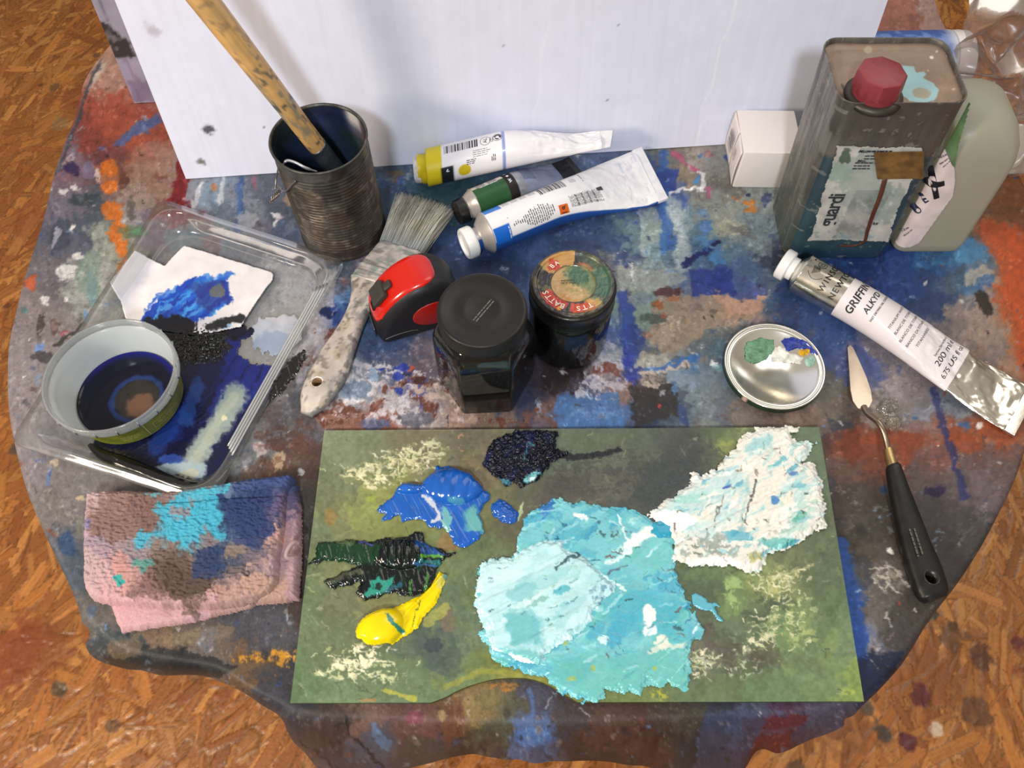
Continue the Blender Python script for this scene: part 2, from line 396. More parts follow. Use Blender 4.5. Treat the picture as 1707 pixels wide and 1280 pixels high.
# ------------------------------------------------------------------ floor: oriented strand board, every strand laid over the last
def build_floor():
    x0, x1, y0, y1, st = -1.32, 1.32, -.12, 1.86, .0025
    xs = np.arange(x0, x1, st); ys = np.arange(y0, y1, st); nx, ny = len(xs), len(ys)
    X, Y = np.meshgrid(xs, ys, indexing='ij')
    C = np.empty((nx, ny, 3), np.float32); C[:] = hx('9a6430'); Z = np.zeros((nx, ny), np.float32)
    R = random.Random(3); cols = [hx(c) for c in ('b07538', 'b67c3c', 'a66c32', 'c0884a', '9c622c', 'ac7236', 'b8803e', '945a28', 'c89250', 'a2672e')]
    g = _rng.rand(256, 256).astype(np.float32)
    for k in range(15000):
        cx = R.uniform(x0, x1); cy = R.uniform(y0, y1); L = R.uniform(.04, .12) if k < 12000 else R.uniform(.015, .07); wd = R.uniform(.005, .022) if k < 12000 else R.uniform(.0016, .005)
        a = R.gauss(1.2, .45) if R.random() < .7 else R.uniform(0, 3.14); c, s = math.cos(a), math.sin(a); hw = L/2*abs(c)+wd*abs(s)+.004; hh = L/2*abs(s)+wd*abs(c)+.004
        i0 = max(0, int((cx-hw-x0)/st)); i1 = min(nx, int((cx+hw-x0)/st)+1); j0 = max(0, int((cy-hh-y0)/st)); j1 = min(ny, int((cy+hh-y0)/st)+1)
        if i1 <= i0 or j1 <= j0: continue
        w = (slice(i0, i1), slice(j0, j1)); u = (X[w]-cx)*c+(Y[w]-cy)*s; v = -(X[w]-cx)*s+(Y[w]-cy)*c
        r = vn(u/.02, v/.004, k % 50)-.5; v = v+R.uniform(-.25, .25)*u*wd/L*2
        d = np.minimum(L/2-abs(u)+r*.012, (wd/2-abs(v))*1.0+r*.002)
        ins = d > 0
        col = cols[R.randrange(len(cols))]*R.uniform(.92, 1.07)
        gr = (vn(u/.05, v/.0016, k % 37)-.5)*.14
        edge = ss(0, .0022, d)
        cc = np.clip(col*(1+gr[..., None])*(.74+.26*edge[..., None]), 0, 1)
        al = .9 if k < 12000 else .75
        m = (ins*al)[..., None]
        C[w] = C[w]*(1-m)+cc*m
        Z[w] = np.where(ins, R.uniform(-.0007, .0007)+R.uniform(-.06, .06)*v+R.uniform(-.008, .008)*u+edge*.0004, Z[w])
    # stains and drips of paint that stay on the boards
    def dot(x, y, r, col, al):
        i0 = max(0, int((x-3*r-x0)/st)); i1 = min(nx, int((x+3*r-x0)/st)+1); j0 = max(0, int((y-3*r-y0)/st)); j1 = min(ny, int((y+3*r-y0)/st)+1)
        if i1 <= i0 or j1 <= j0: return
        w = (slice(i0, i1), slice(j0, j1)); d = np.hypot(X[w]-x, Y[w]-y)/r+(fbm(X[w]/.012, Y[w]/.012, 3, 9)-.5)*1.5
        m = (ss(1.2, .7, d)*al)[..., None]; C[w] = C[w]*(1-m)+hx(col)*m
    for _ in range(260): dot(R.uniform(x0, x1), R.uniform(y0, y1), R.uniform(.002, .011), R.choice(('3a2a22', '4a3a38', '5a3828', '6a2a28', '4a4a52')), R.uniform(.3, .8))
    for _ in range(60): dot(R.uniform(x0, x1), R.uniform(y0, y1), R.uniform(.015, .06), R.choice(('6a4020', '7a4a26', '8a4a2a')), R.uniform(.25, .5))
    for px, py, r, c, al in ((28, 545, .012, '3a3430', .8), (22, 750, .011, '4a4850', .7), (90, 145, .01, '5a4838', .6), (92, 548, .006, '1c1612', .9), (30, 590, .014, '403028', .7), (100, 205, .018, '8a8068', .5),
                             (1535, 1160, .016, '5a2024', .9), (1510, 1240, .012, '5a2430', .9), (1445, 1180, .010, '4a4440', .8), (1550, 1022, .010, '403c3a', .9), (1470, 1218, .014, '3c3a3c', .8), (1560, 1218, .010, 'd8cfc4', .9),
                             (1640, 1095, .016, '4a2c22', .7), (1630, 1190, .02, '50382a', .6), (1585, 1060, .02, '4a3424', .5), (1700, 1070, .012, '5a1c28', .8), (35, 1090, .05, '8a4a26', .6), (100, 1148, .01, '48443c', .7), (15, 1090, .04, '8a4524', .5)):
        p = at(px, py, -TZ); dot(p[0], p[1], r, c, al)
    C *= np.array([.94, .88, .82], np.float32)
    V = np.stack([X, Y, Z-.0008], -1).reshape(-1, 3); F = gridF(nx, ny)
    n0 = len(V); A = [(-4, -3.2), (x0, -3.2), (x1, -3.2), (4, -3.2)]
    ext = []; 
    for (a, b, c_, d_) in ((-4, -3.2, x0, 4), (x1, -3.2, 4, 4), (x0, -3.2, x1, y0), (x0, y1, x1, 4)): ext += [(a, b, -.001), (c_, b, -.001), (c_, d_, -.001), (a, d_, -.001)]
    V = np.concatenate([V, ext]); F = np.concatenate([F, np.arange(n0, n0+16).reshape(4, 4)])
    C = np.concatenate([C.reshape(-1, 3), np.tile(hx('98642f'), (16, 1))])
    o = mesh('floor', V, F, M('osb', rough=.36, spec=.5, attr=True, bump=(260, .35, .0006), vary=(180, .10)), col=C); o['kind'] = 'structure'
build_floor()
_w = mesh('wall_back', *join([(np.array([[x, y, z] for z in (0, 2.7) for x, y in ((-4, 3.9), (4, 3.9), (4, 4), (-4, 4))]), [(3, 2, 1, 0), (4, 5, 6, 7), (0, 1, 5, 4), (1, 2, 6, 5), (2, 3, 7, 6), (3, 0, 4, 7)])]), M('plaster', 'cfc4b4', .8), smooth=False); _w['kind'] = 'structure'

# ------------------------------------------------------------------ the table and its oilcloth
CLOTH = Canvas(hx('6a6468'))
_pts = """190 130 b08070;230 170 a86050;190 200 a84a38;230 230 b05038;170 240 904038;150 290 705058;200 320 806468;260 300 a07868;240 340 a08878;300 340 802028;120 280 806070;110 330 70687a;180 300 b06a48
140 350 505868;110 400 585c70;90 450 706870;180 400 909890;150 460 9a9c98;210 370 989090;250 380 806f80;220 440 80806a;60 520 857a7c;40 600 8c8286;60 680 8c8084;60 760 8a8086;100 850 78706e;130 800 80787a
140 950 4f5a6a;120 900 606470;170 1020 6a6460;190 1090 3c4850;300 1110 2a2c30;260 1070 7a6450;350 1080 6a5d55;420 1060 4a4a55;450 1030 50525c;420 1100 6a5038;470 1140 3c3c46;500 1000 4a3c38;515 880 4a4540
520 760 5d4640;480 740 604a44;440 790 6a5850;420 750 7a7c80;520 700 6a6870;560 690 9a6a5a;310 310 8a90a0;350 320 8098b0;400 330 7c8494;440 310 5c6476;470 330 4a5264;380 370 68788c;420 380 707080;300 380 707c88
470 380 506080;500 420 807c88;560 440 4a5a70;600 460 6a6070;480 470 9a9aa2;520 500 a0a0ac;520 560 b0a8b0;500 600 b4aeb4;560 520 3050a0;580 500 6088c0;590 560 4a6a98;560 560 8a5040;540 600 b0a0a4;640 580 3a5080;650 620 505878
700 620 6a5c6c;660 640 9a8c8c;600 650 9098a8;640 660 c0bcc4;700 650 5058a0;740 650 a09490;700 690 b0a0a0;640 700 9a5a48;760 690 a88878;820 700 806a60;900 700 7a4a3c;880 680 3a4060;950 700 4a70b0;970 660 5a6a9a;1000 630 b0a8b8
1020 660 8a6a64;940 630 3a2c30;1030 600 8a98b0;1050 560 3050a0;1050 620 2c3c90;1060 520 80988c;1090 500 88a094;1040 440 a0a09a;1080 460 98a49c;680 290 4a6480;660 310 3a5070;700 320 3c5a6a;740 330 305060;750 420 2a4478;780 440 34487a
830 420 30508a;900 410 3a5890;960 390 3c5488;1010 400 3a5080;1040 430 3c5484;1060 380 6a8490;1090 380 8aa09c;1080 330 3858a0;1100 290 3050a0;1110 260 808078;1130 280 90806a;1160 260 a0948a;1190 260 8a8a86;1180 300 7c7c74;1210 290 807c74
1110 320 4060a8;1120 360 9ab0b4;1140 390 a4b4b8;1115 390 4078c0;1160 380 58788c;1200 340 8a9088;1240 350 90948c;1200 380 8c988c;1260 340 8a9490;1270 390 7a8c94;1210 420 5a7a94;1170 420 486e94;1130 440 607e94;1180 400 4a80b8;1150 480 5a70a0
1190 470 3048a0;1240 470 4a6098;1260 450 4a6a90;1290 420 404860;1280 480 5a6a80;1120 510 a09080;1180 510 a08a78;1250 510 c09078;1150 540 907f70;1200 540 a88068;1100 540 808a78;1120 570 8c8070;1080 580 6a6a60;1160 570 807468;1200 580 4a6070
1240 570 405c84;1270 500 405a80;1320 510 2c4478;1370 530 34508c;1380 570 305090;1080 600 a0a098;1120 600 7088a0;1150 600 5078a0;1190 610 6c84a0;1080 630 a8988c;1130 640 7c90a4;1170 640 7890a8;1060 660 5a4a48;1100 670 3a3430;1130 690 4a5a70
1170 670 6a7c88;1190 690 646a78;1060 700 2a3c64;1020 700 3c68ac;1160 710 7a8484;1230 700 7c7068;1220 710 706258;1270 700 6c5a50;1340 700 8a7064;1370 640 6a6860;1400 600 4a5890;1390 660 706458;1400 720 3c4050;1430 600 5060a0;1460 580 7c7480
1480 640 9a8c90;1520 620 8a7c84;1560 660 707888;1600 680 6a7080;1560 700 8c8c98;1480 690 8a8078;1540 640 7c6e74;1620 700 7a7c84;1420 730 8a4a34;1500 735 a04a30;1450 750 7c4434;1540 720 9c4c38;1600 720 b04a20;1650 720 b04c24;1620 740 a04a30
1560 760 7c5048;1640 770 70504c;1660 800 6a5654;1410 780 6a4c44;1420 830 4c4038;1460 860 504840;1540 800 6a5650;1600 800 6c5a5c;1640 820 6c5c60;1560 850 504646;1600 880 4a4644;1560 920 443e3c;1460 920 564a40;1410 900 3c3630;1480 960 6a6058
1430 960 4a4a50;1420 1010 2c4c90;1430 1080 2c50a0;1450 1020 6a625c;1450 1090 78727a;1490 1040 4c4440;1520 1000 504840;1470 1110 2c3048;1440 1130 303a58;1500 450 2a4c98;1460 440 203c80;1560 430 3060a0;1600 410 4080b0;1640 430 506a84;1580 470 3c5470
1560 490 2c4478;1620 480 3a6a98;1640 450 9a9490;1640 520 9a847c;1600 520 8a7874;1690 400 c04814;1680 450 c84c18;1660 430 8c5c48;1700 500 c05020;1690 560 b05a30;1660 560 9a8070;1650 600 84726c;1690 340 7a4420;1700 620 a06040;1690 690 90604c
1640 380 6a4a30;1600 300 7a5038;1700 300 8a4c24;1750 450 b85020;1520 15 b06a5a;1550 20 b08a80;1500 60 a06050;1300 100 807870;900 150 707880;500 150 706a70;600 1200 7c5c50;560 1210 4a3c38;660 1200 6a4a44;720 1200 704a44;700 1240 4c4844
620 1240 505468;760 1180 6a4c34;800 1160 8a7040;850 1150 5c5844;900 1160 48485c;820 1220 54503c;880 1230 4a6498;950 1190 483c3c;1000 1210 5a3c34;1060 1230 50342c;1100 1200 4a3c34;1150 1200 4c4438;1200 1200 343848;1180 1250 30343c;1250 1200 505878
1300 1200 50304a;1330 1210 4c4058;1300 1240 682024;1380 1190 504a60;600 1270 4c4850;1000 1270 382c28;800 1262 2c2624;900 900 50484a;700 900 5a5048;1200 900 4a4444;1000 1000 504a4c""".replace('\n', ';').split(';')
CLOTH.field([(float(a), float(b), c) for a, b, c in (p.split() for p in _pts)])  # base colours hold some of the shade, mostly on the front drape
K = CLOTH
K.dabs(700, (0, 80, 1720, 1290), 4, 26, None, (.15, .55), 5, .10)
K.dabs(260, (0, 80, 1720, 1290), 3, 14, ('3a3434', '2c3c60', '4a6a98', '8a8890', 'b0aab0', '6a4438', '34302e', '586878'), (.2, .6), 6, dry=.8)
K.dabs(160, (60, 250, 1500, 760), 5, 22, ('2c4c98', '4070b8', '6a8cb8', 'a0acb8', '30508c'), (.15, .5), 9, dry=.7)
# upper left corner
K.blob(215, 205, 50, 36, 'b4503a', .7, 0, .8, .8); K.blob(180, 262, 38, 20, '6a3c48', .6, 0, .8, .7)
K.line([(165, 105), (150, 140), (128, 200), (95, 290)], 7, '3c4454', .8, .7); K.line([(172, 108), (158, 135)], 9, 'c8c0ac', .7, .7)
K.line([(198, 236), (222, 222), (262, 196)], 17, '4a66a8', .85, .5); K.blob(205, 300, 8, 22, '6a3c30', .8); K.blob(255, 262, 40, 26, 'b08070', .6)
for x, y, rx, ry in ((180, 278, 11, 14), (184, 312, 15, 10), (186, 350, 17, 14), (196, 385, 15, 24), (203, 410, 10, 16), (205, 448, 10, 18)): K.blob(x, y, rx, ry, 'e8701c', .9, 8, .9)
K.blob(118, 280, 14, 11, '3c2c5c', .95); K.blob(150, 285, 14, 16, '8078a8', .6); K.blob(165, 290, 6, 14, 'd0c8d0', .7); K.blob(140, 332, 28, 11, '3c4854', .85, -5); K.blob(100, 390, 16, 30, '40485c', .7, 20); K.blob(92, 395, 4, 18, 'a8a8c0', .8, 20)
for x, y, rx, ry in ((106, 319, 9, 6), (122, 309, 6, 5), (123, 381, 6, 8), (110, 452, 18, 12), (130, 425, 9, 6), (75, 499, 9, 7), (110, 500, 6, 6), (80, 312, 8, 5)): K.blob(x, y, rx, ry, 'dad8d8', .9, 0, 1.0)
K.blob(50, 472, 9, 12, 'd85a30', .9, 0, 1.0); K.blob(150, 460, 24, 38, '7c9a88', .55, 0, 1.); K.blob(150, 480, 8, 30, '6c9ca8', .5); K.blob(222, 385, 26, 10, '5c7858', .7); K.blob(225, 386, 14, 3, '60a878', .7)
K.blob(218, 345, 8, 18, '5a5450', .7); K.poly([(300, 265), (312, 300), (305, 345), (282, 340), (290, 300)], '8a1c20', .9); K.blob(268, 292, 12, 5, '8a3c34', .5)
K.blob(68, 541, 6, 20, '4c4440', .9, 15); K.blob(90, 544, 7, 12, '6a504c', .8); K.blob(67, 582, 7, 7, '6a90d8', 1, 0, .3); K.blob(66, 594, 16, 10, '3c3a40', .7, 0, 1.2); K.blob(42, 518, 7, 5, '5a8890', .8); K.blob(140, 528, 4, 9, '6a9cd8', .8); K.blob(110, 557, 10, 5, 'c04050', .7, -25)
K.line([(90, 580), (125, 555), (135, 540)], 7, '3c3634', .8, 1.0); K.blob(62, 632, 6, 10, '7a98c0', .7); K.blob(55, 650, 6, 5, '6a5450', .7); K.blob(45, 670, 4, 6, '50545c', .7)
K.blob(90, 770, 9, 6, 'c8b490', .9); K.blob(133, 830, 8, 6, 'd0bc90', .9); K.blob(80, 795, 5, 16, '5a78b0', .7, 10); K.blob(112, 905, 16, 22, '2c4c7c', .8, -20); K.blob(138, 880, 12, 20, '8a8a7a', .5); K.blob(152, 1020, 10, 10, '4a6a98', .6)
# between the board and the can
for P, wd in (([(335, 305), (322, 345)], 8), ([(398, 310), (393, 365)], 6), ([(372, 300), (365, 340)], 5)): K.line(P, wd, 'd0d4dc', .8, .9)
K.line([(400, 300), (394, 385)], 9, '3058a0', .8, .7); K.blob(358, 312, 6, 8, 'c87848', .8); K.blob(424, 302, 5, 10, 'b05c70', .6); K.blob(410, 366, 18, 11, 'a8acb4', .8); K.line([(455, 355), (464, 362), (456, 375)], 6, 'd8d8dc', .9); K.blob(478, 330, 9, 6, 'c09468', .7); K.blob(330, 390, 22, 8, '3c7090', .5)
K.blob(655, 292, 18, 10, '8a6a48', .7); K.blob(640, 300, 14, 14, '4070a8', .6); K.blob(668, 300, 8, 8, '3858b0', .7)
# left of the jars, under the brush handle
K.poly([(455, 440), (560, 450), (555, 520), (545, 570), (500, 640), (470, 600), (480, 520)], 'b8b2bc', .75, 10, 5)
K.blob(545, 520, 14, 9, '18245c', .9); K.line([(555, 518), (612, 508)], 14, '2c54b4', .8, 1.0, dry=.5); K.blob(556, 556, 16, 13, '7c4034', .8, -20, 1.2, dry=.5); K.blob(515, 600, 18, 12, '7c4034', .6, -30, 1.2, dry=.6)
K.poly([(565, 600), (760, 618), (800, 650), (740, 705), (560, 705), (520, 690)], 'cfcad2', .85, 14, 4, dry=.45); K.poly([(690, 640), (790, 650), (820, 705), (720, 700)], 'c0a090', .7, 12, 4, dry=.45)
for P, wd in (([(525, 690), (590, 685), (640, 670)], 18), ([(640, 650), (690, 632), (720, 640)], 16), ([(615, 665), (605, 700)], 12), ([(690, 660), (720, 685)], 22), ([(540, 705), (600, 700)], 14), ([(735, 650), (775, 645)], 10), ([(800, 700), (860, 705)], 14)): K.line(P, wd, '6e3a2c', .9, 1.1, dry=.25)
for x, y, rx, ry in ((668, 612, 12, 6), (664, 626, 10, 7), (664, 652, 6, 7), (635, 615, 5, 4)): K.blob(x, y, rx, ry, '2038b0', .9, 0, 1.0)
K.blob(680, 620, 10, 4, '1c1c50', .8); K.blob(684, 613, 5, 3, 'd05038', .9); K.line([(675, 640), (720, 632), (760, 645)], 9, '4a2c28', .8, 1.1, dry=.4); K.blob(622, 622, 7, 12, '88a8d0', .9); K.blob(625, 708, 24, 10, '4a68a8', .7); K.blob(690, 700, 30, 14, '4a5068', .6, 0, 1.2)
K.blob(580, 650, 30, 16, '6c90bc', .5, 0, 1.2); K.blob(700, 590, 30, 20, '9a8890', .5, 0, 1.2, dry=.4); K.blob(432, 746, 10, 11, 'c8b4b4', .9); K.blob(464, 768, 10, 14, 'c4aa84', .9, 0, 1.2); K.blob(497, 786, 6, 6, 'd0ccd0', .9); K.blob(410, 775, 7, 10, '9a98a8', .7)
K.poly([(425, 720), (520, 700), (530, 790), (440, 800)], '6a4034', .6, 14, 6, dry=.5); K.blob(470, 725, 26, 12, '80889a', .6, 0, 1.2, dry=.5)
# right of the jars
K.poly([(925, 660), (1030, 655), (1042, 718), (930, 718)], '4474b8', .85, 12, 6); K.blob(985, 690, 40, 8, '6a98d0', .5, 0, 1.2, dry=.6); K.poly([(990, 570), (1045, 565), (1060, 640), (1000, 665), (960, 660)], 'b4b0c0', .8, 10, 5, dry=.35); K.line([(985, 618), (1042, 622)], 14, '703a30', .85, 1.1, dry=.4); K.blob(1015, 612, 12, 6, '7a4034', .8, 0, 1.2)
K.line([(1038, 490), (1046, 540), (1052, 600)], 22, '2a46a8', .85, .6); K.line([(1045, 590), (1058, 640)], 20, '2434a0', .9, .7, dry=.2); K.blob(1062, 568, 16, 26, '2a3c88', .6)
K.line([(1062, 290), (1076, 440)], 8, 'a8bcbc', .7, .5); K.line([(1082, 355), (1092, 440)], 24, '9cb0ac', .75, .5); K.line([(1118, 340), (1132, 400), (1138, 440)], 26, 'b0c0c4', .8, .5); K.line([(1106, 255), (1104, 320), (1118, 410)], 17, '3264b8', .8, .6); K.poly([(1095, 282), (1132, 282), (1126, 318), (1098, 316)], '2c48a0', .9, 5); K.blob(1085, 300, 8, 10, '3858a8', .6)
K.poly([(1025, 448), (1130, 448), (1145, 470), (1100, 480), (1030, 478)], 'aaaea8', .75, 6); K.line([(1052, 440), (1058, 470)], 4, 'e0e0e0', .9)
K.line([(1141, 440), (1165, 424), (1183, 414)], 10, '182a6c', 1, .7); K.blob(1191, 403, 5, 4, '182454', 1); K.line([(1180, 415), (1187, 398)], 6, '3068b8', .8); K.blob(1193, 432, 13, 8, '4488cc', .9, 20); K.blob(1178, 378, 12, 10, '4a80c8', .8); K.blob(1172, 355, 10, 6, '5a8cc8', .6)
K.poly([(1148, 448), (1222, 450), (1226, 492), (1152, 496)], '2a3c9c', .85, 5); K.poly([(1222, 455), (1280, 480), (1275, 500), (1226, 495)], '4a5a98', .7, 5)
K.line([(1124, 256), (1138, 270), (1160, 282)], 10, 'c4547c', .85, .8); K.blob(1182, 318, 5, 12, 'b85888', .8); K.blob(1182, 258, 8, 6, 'b87078', .7); K.blob(1213, 264, 7, 8, '3048a0', .8); K.blob(1168, 258, 5, 4, '4068b0', .7)
K.line([(1118, 320), (1145, 314), (1174, 312)], 5, 'e4e0e2', .9, .4); K.line([(1163, 291), (1174, 292), (1173, 314)], 9, 'dcdade', .9, .6); K.blob(1160, 303, 5, 5, '4488c8', .9); K.line([(1120, 320), (1113, 332)], 4, 'd8d8da', .8)
for x, y in ((1227, 330), (1246, 339), (1249, 352)): K.blob(x, y, 9, 5, 'e08430', .9, 15, 1.2)
K.blob(1247, 326, 4, 3, '2c3060', .9); K.blob(1220, 375, 22, 14, 'a4a48c', .8); K.blob(1276, 332, 7, 14, '303c78', .7); K.line([(1195, 300), (1232, 322)], 20, '6a6660', .6); K.blob(1240, 385, 26, 8, '6a6c68', .6, 20)
K.poly([(1092, 496), (1150, 494), (1278, 496), (1270, 522), (1215, 552), (1165, 568), (1100, 592), (1082, 560)], 'a38a74', .8, 6); K.poly([(1190, 494), (1278, 496), (1265, 518), (1215, 530)], 'cc987c', .75, 8); K.blob(1145, 575, 40, 14, '8a7c6c', .6, 0, 1.2)
K.blob(1116, 488, 24, 9, '5c3030', .85, 0, 1.1); K.blob(1095, 508, 8, 6, 'b0602c', .9); K.blob(1125, 499, 14, 5, 'b0683c', .8, 0, 1.3); K.blob(1090, 530, 26, 8, '48584c', .8); K.blob(1105, 526, 5, 6, 'b05c40', .8); K.blob(1078, 557, 8, 7, 'a87050', .7); K.blob(1188, 515, 6, 5, '6a5c50', .8); K.blob(1166, 512, 6, 5, '70665a', .7)
K.poly([(1140, 590), (1180, 545), (1250, 545), (1215, 600)], '4a6474', .6, 8); K.poly([(1065, 590), (1110, 585), (1120, 600), (1068, 612)], 'a8a498', .8, 6)
K.line([(1072, 624), (1098, 615), (1140, 607)], 8, 'cab4a8', .95, .6); K.line([(1076, 617), (1120, 606), (1165, 590)], 8, '3068b4', .85, .8); K.line([(1074, 640), (1090, 645), (1110, 642)], 7, 'c0aca0', .9, .7); K.blob(1152, 598, 10, 5, '2c68b8', .8); K.blob(1186, 609, 6, 4, 'f0f4f0', .95, 30); K.blob(1192, 614, 8, 5, '80b8c0', .6, 20)
K.poly([(1045, 648), (1125, 640), (1132, 690), (1055, 716)], '332f30', .85, 10); K.blob(1099, 676, 4, 4, 'b83c38', .95); K.blob(1140, 695, 7, 22, '2c4484', .7, -25); K.blob(1105, 653, 5, 4, 'a0a8b0', .8); K.blob(1125, 650, 5, 10, '5a90d0', .7)
# behind and right of the long tube
K.blob(1640, 506, 9, 22, '2e2018', .9, -25, .7); K.poly([(1545, 440), (1600, 395), (1660, 410), (1660, 430), (1600, 445)], '3c7cb0', .6, 10); K.poly([(1605, 460), (1640, 440), (1655, 452), (1640, 475), (1608, 478)], 'b0a494', .75, 8); K.poly([(1625, 465), (1660, 455), (1655, 480), (1628, 482)], '3868a0', .8, 6)
K.line([(1650, 385), (1680, 420), (1712, 520), (1720, 600)], 48, 'c84a14', .85, .7); K.blob(1680, 620, 20, 30, 'a8806a', .6)
K.line([(1390, 742), (1480, 738), (1560, 716), (1720, 705)], 46, '94401f', .5, .8); K.blob(1630, 716, 50, 18, 'a84a20', .6); K.line([(1440, 735), (1490, 730)], 14, 'a8441f', .5, 1.0); K.blob(1420, 745, 22, 24, '7a3420', .6)
K.line([(1552, 648), (1574, 720), (1590, 770), (1606, 830)], 10, '242c70', .75, .9); K.blob(1555, 818, 16, 9, '30204c', .9, 0, 1.0); K.blob(1476, 815, 10, 9, '2c4c78', .8); K.blob(1525, 700, 24, 20, '8c8c9a', .4); K.blob(1607, 708, 9, 6, '3c6098', .9); K.blob(1633, 708, 6, 8, 'e0d0cc', .95, 30); K.blob(1525, 695, 5, 5, '2c6898', .8)
for P in ([(1450, 950), (1478, 945), (1505, 958)], [(1455, 965), (1470, 985)], [(1475, 940), (1482, 970), (1475, 990)], [(1490, 950), (1512, 975)], [(1460, 955), (1500, 990)]): K.line(P, 3, 'cfc6b8', .85, .9)
K.blob(1482, 962, 34, 24, 'b0a594', .5, 0, 1.3, dry=.9); K.blob(1483, 916, 5, 4, 'ece4dc', 1); K.blob(1525, 1018, 4, 4, 'c0b0a0', .9); K.blob(1497, 1005, 3, 3, 'c04030', .9); K.line([(1475, 1020), (1486, 1045)], 4, 'c8c0b4', .8, .8); K.blob(1450, 1060, 14, 30, '8c8690', .6, -8)
K.line([(1400, 905), (1415, 970), (1432, 1060), (1440, 1120)], 26, '2250a8', .9, .5); K.poly([(1420, 1100), (1510, 1080), (1480, 1130), (1440, 1160)], '1c2644', .8, 6)
# front edge and drape
K.blob(440, 1092, 60, 12, 'cc8a1c', .95, -5, 1.3, dry=.55); K.blob(480, 1100, 22, 11, 'd08c1c', .95, -5, 1.1, dry=.4); K.blob(400, 1070, 40, 18, '7c5a3a', .6, 0, 1.2, dry=.6); K.blob(330, 1060, 60, 14, '98805c', .5, -8); K.blob(345, 1068, 14, 20, '6a7088', .5, 0, 1.2)
K.poly([(200, 1068), (350, 1092), (395, 1112), (360, 1126), (200, 1116), (172, 1104)], '24282c', .8, 5); K.blob(205, 1082, 30, 16, '8a7050', .6)  # dark polygon: shade of the hanging fold painted into the cloth
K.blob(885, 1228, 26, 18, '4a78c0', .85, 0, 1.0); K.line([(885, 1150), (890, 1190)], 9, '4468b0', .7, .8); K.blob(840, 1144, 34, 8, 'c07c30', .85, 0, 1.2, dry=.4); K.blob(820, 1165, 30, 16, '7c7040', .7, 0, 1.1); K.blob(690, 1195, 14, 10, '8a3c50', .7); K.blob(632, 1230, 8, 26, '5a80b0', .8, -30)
K.line([(572, 1188), (582, 1220), (620, 1260), (650, 1290)], 5, '1e1c24', .8, .5); K.line([(500, 1235), (560, 1280)], 4, '241e20', .7, .5); K.blob(755, 1205, 18, 40, '74402c', .5, 0, 1.0); K.poly([(1235, 1195), (1350, 1190), (1290, 1262), (1255, 1245)], '6a2428', .8, 6); K.line([(1250, 1225), (1330, 1215)], 10, '5c4c66', .6)  # thin dark lines paint crease shade into the drape
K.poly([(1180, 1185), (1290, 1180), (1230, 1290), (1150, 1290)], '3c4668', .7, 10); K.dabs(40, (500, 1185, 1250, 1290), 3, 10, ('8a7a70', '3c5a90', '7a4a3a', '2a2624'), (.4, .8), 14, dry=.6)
# splashes and grime everywhere
_R = random.Random(11)
for _ in range(900):
    x = _R.uniform(0, 1720); y = _R.uniform(95, 1285); r = .8+2.6*_R.random()**3
    K.blob(x, y, r, r*_R.uniform(.6, 1), _R.choice(('dcdce0', 'd0ccc8', '24242c', '2c4890', '3a2c28', 'b8c0c8', '5a8cc8', '8a4a38')), _R.uniform(.5, .95), _R.uniform(0, 180), .5, .3)
for _ in range(150):
    x = _R.uniform(0, 1720); y = _R.uniform(95, 1285); a = _R.uniform(0, 6.28); l = _R.uniform(4, 22)
    K.line([(x, y), (x+l*math.cos(a), y+l*math.sin(a)+3)], _R.uniform(1.2, 3), _R.choice(('d8d8d8', '2c2c34', '3a64b0', 'a8a8ac')), _R.uniform(.4, .8), .6)
K.a = np.clip((K.a-.42)*1.06+.42, 0, 1); K.desat(.80, .90)
K.dabs(420, (0, 80, 1720, 1290), 3, 12, ('d4d0d4', '1c1c24', '20386c', '8aa8c8', '6a3a2c', 'a8a4ac', '3a3230'), (.25, .7), 31, dry=1.1)
K.dabs(500, (0, 80, 1720, 1290), 2, 9, None, (.3, .8), 33, .16)
K.dabs(900, (0, 80, 1720, 1290), 1.5, 6, ('c8c4c8', '24242c', '2c4470', '9cb0c4', '5c3a30', '8c8890', '443c3a', '6a7c90'), (.25, .7), 35, dry=.9)
K.distress()
_g = fbm(_gx/5, _gy/5, 3, 77); _v = abs(fbm(_gx/34, _gy/34, 4, 78)-.5)
K.a = K.a*(1-.16*(ss(.60, .72, _g)*ss(-.05, .12, N2))[..., None])+.10*(ss(.62, .72, np.roll(_g, 333, 1))*ss(.0, .12, np.roll(N2, 200, 0)))[..., None]
K.a = K.a*(1-.22*(ss(.012, .0, _v)*ss(.0, .1, N3))[..., None])
K.a *= (1+N1*.30+SV*.10+N2*.14)[..., None]
K.a = np.clip(K.a, 0, 1)

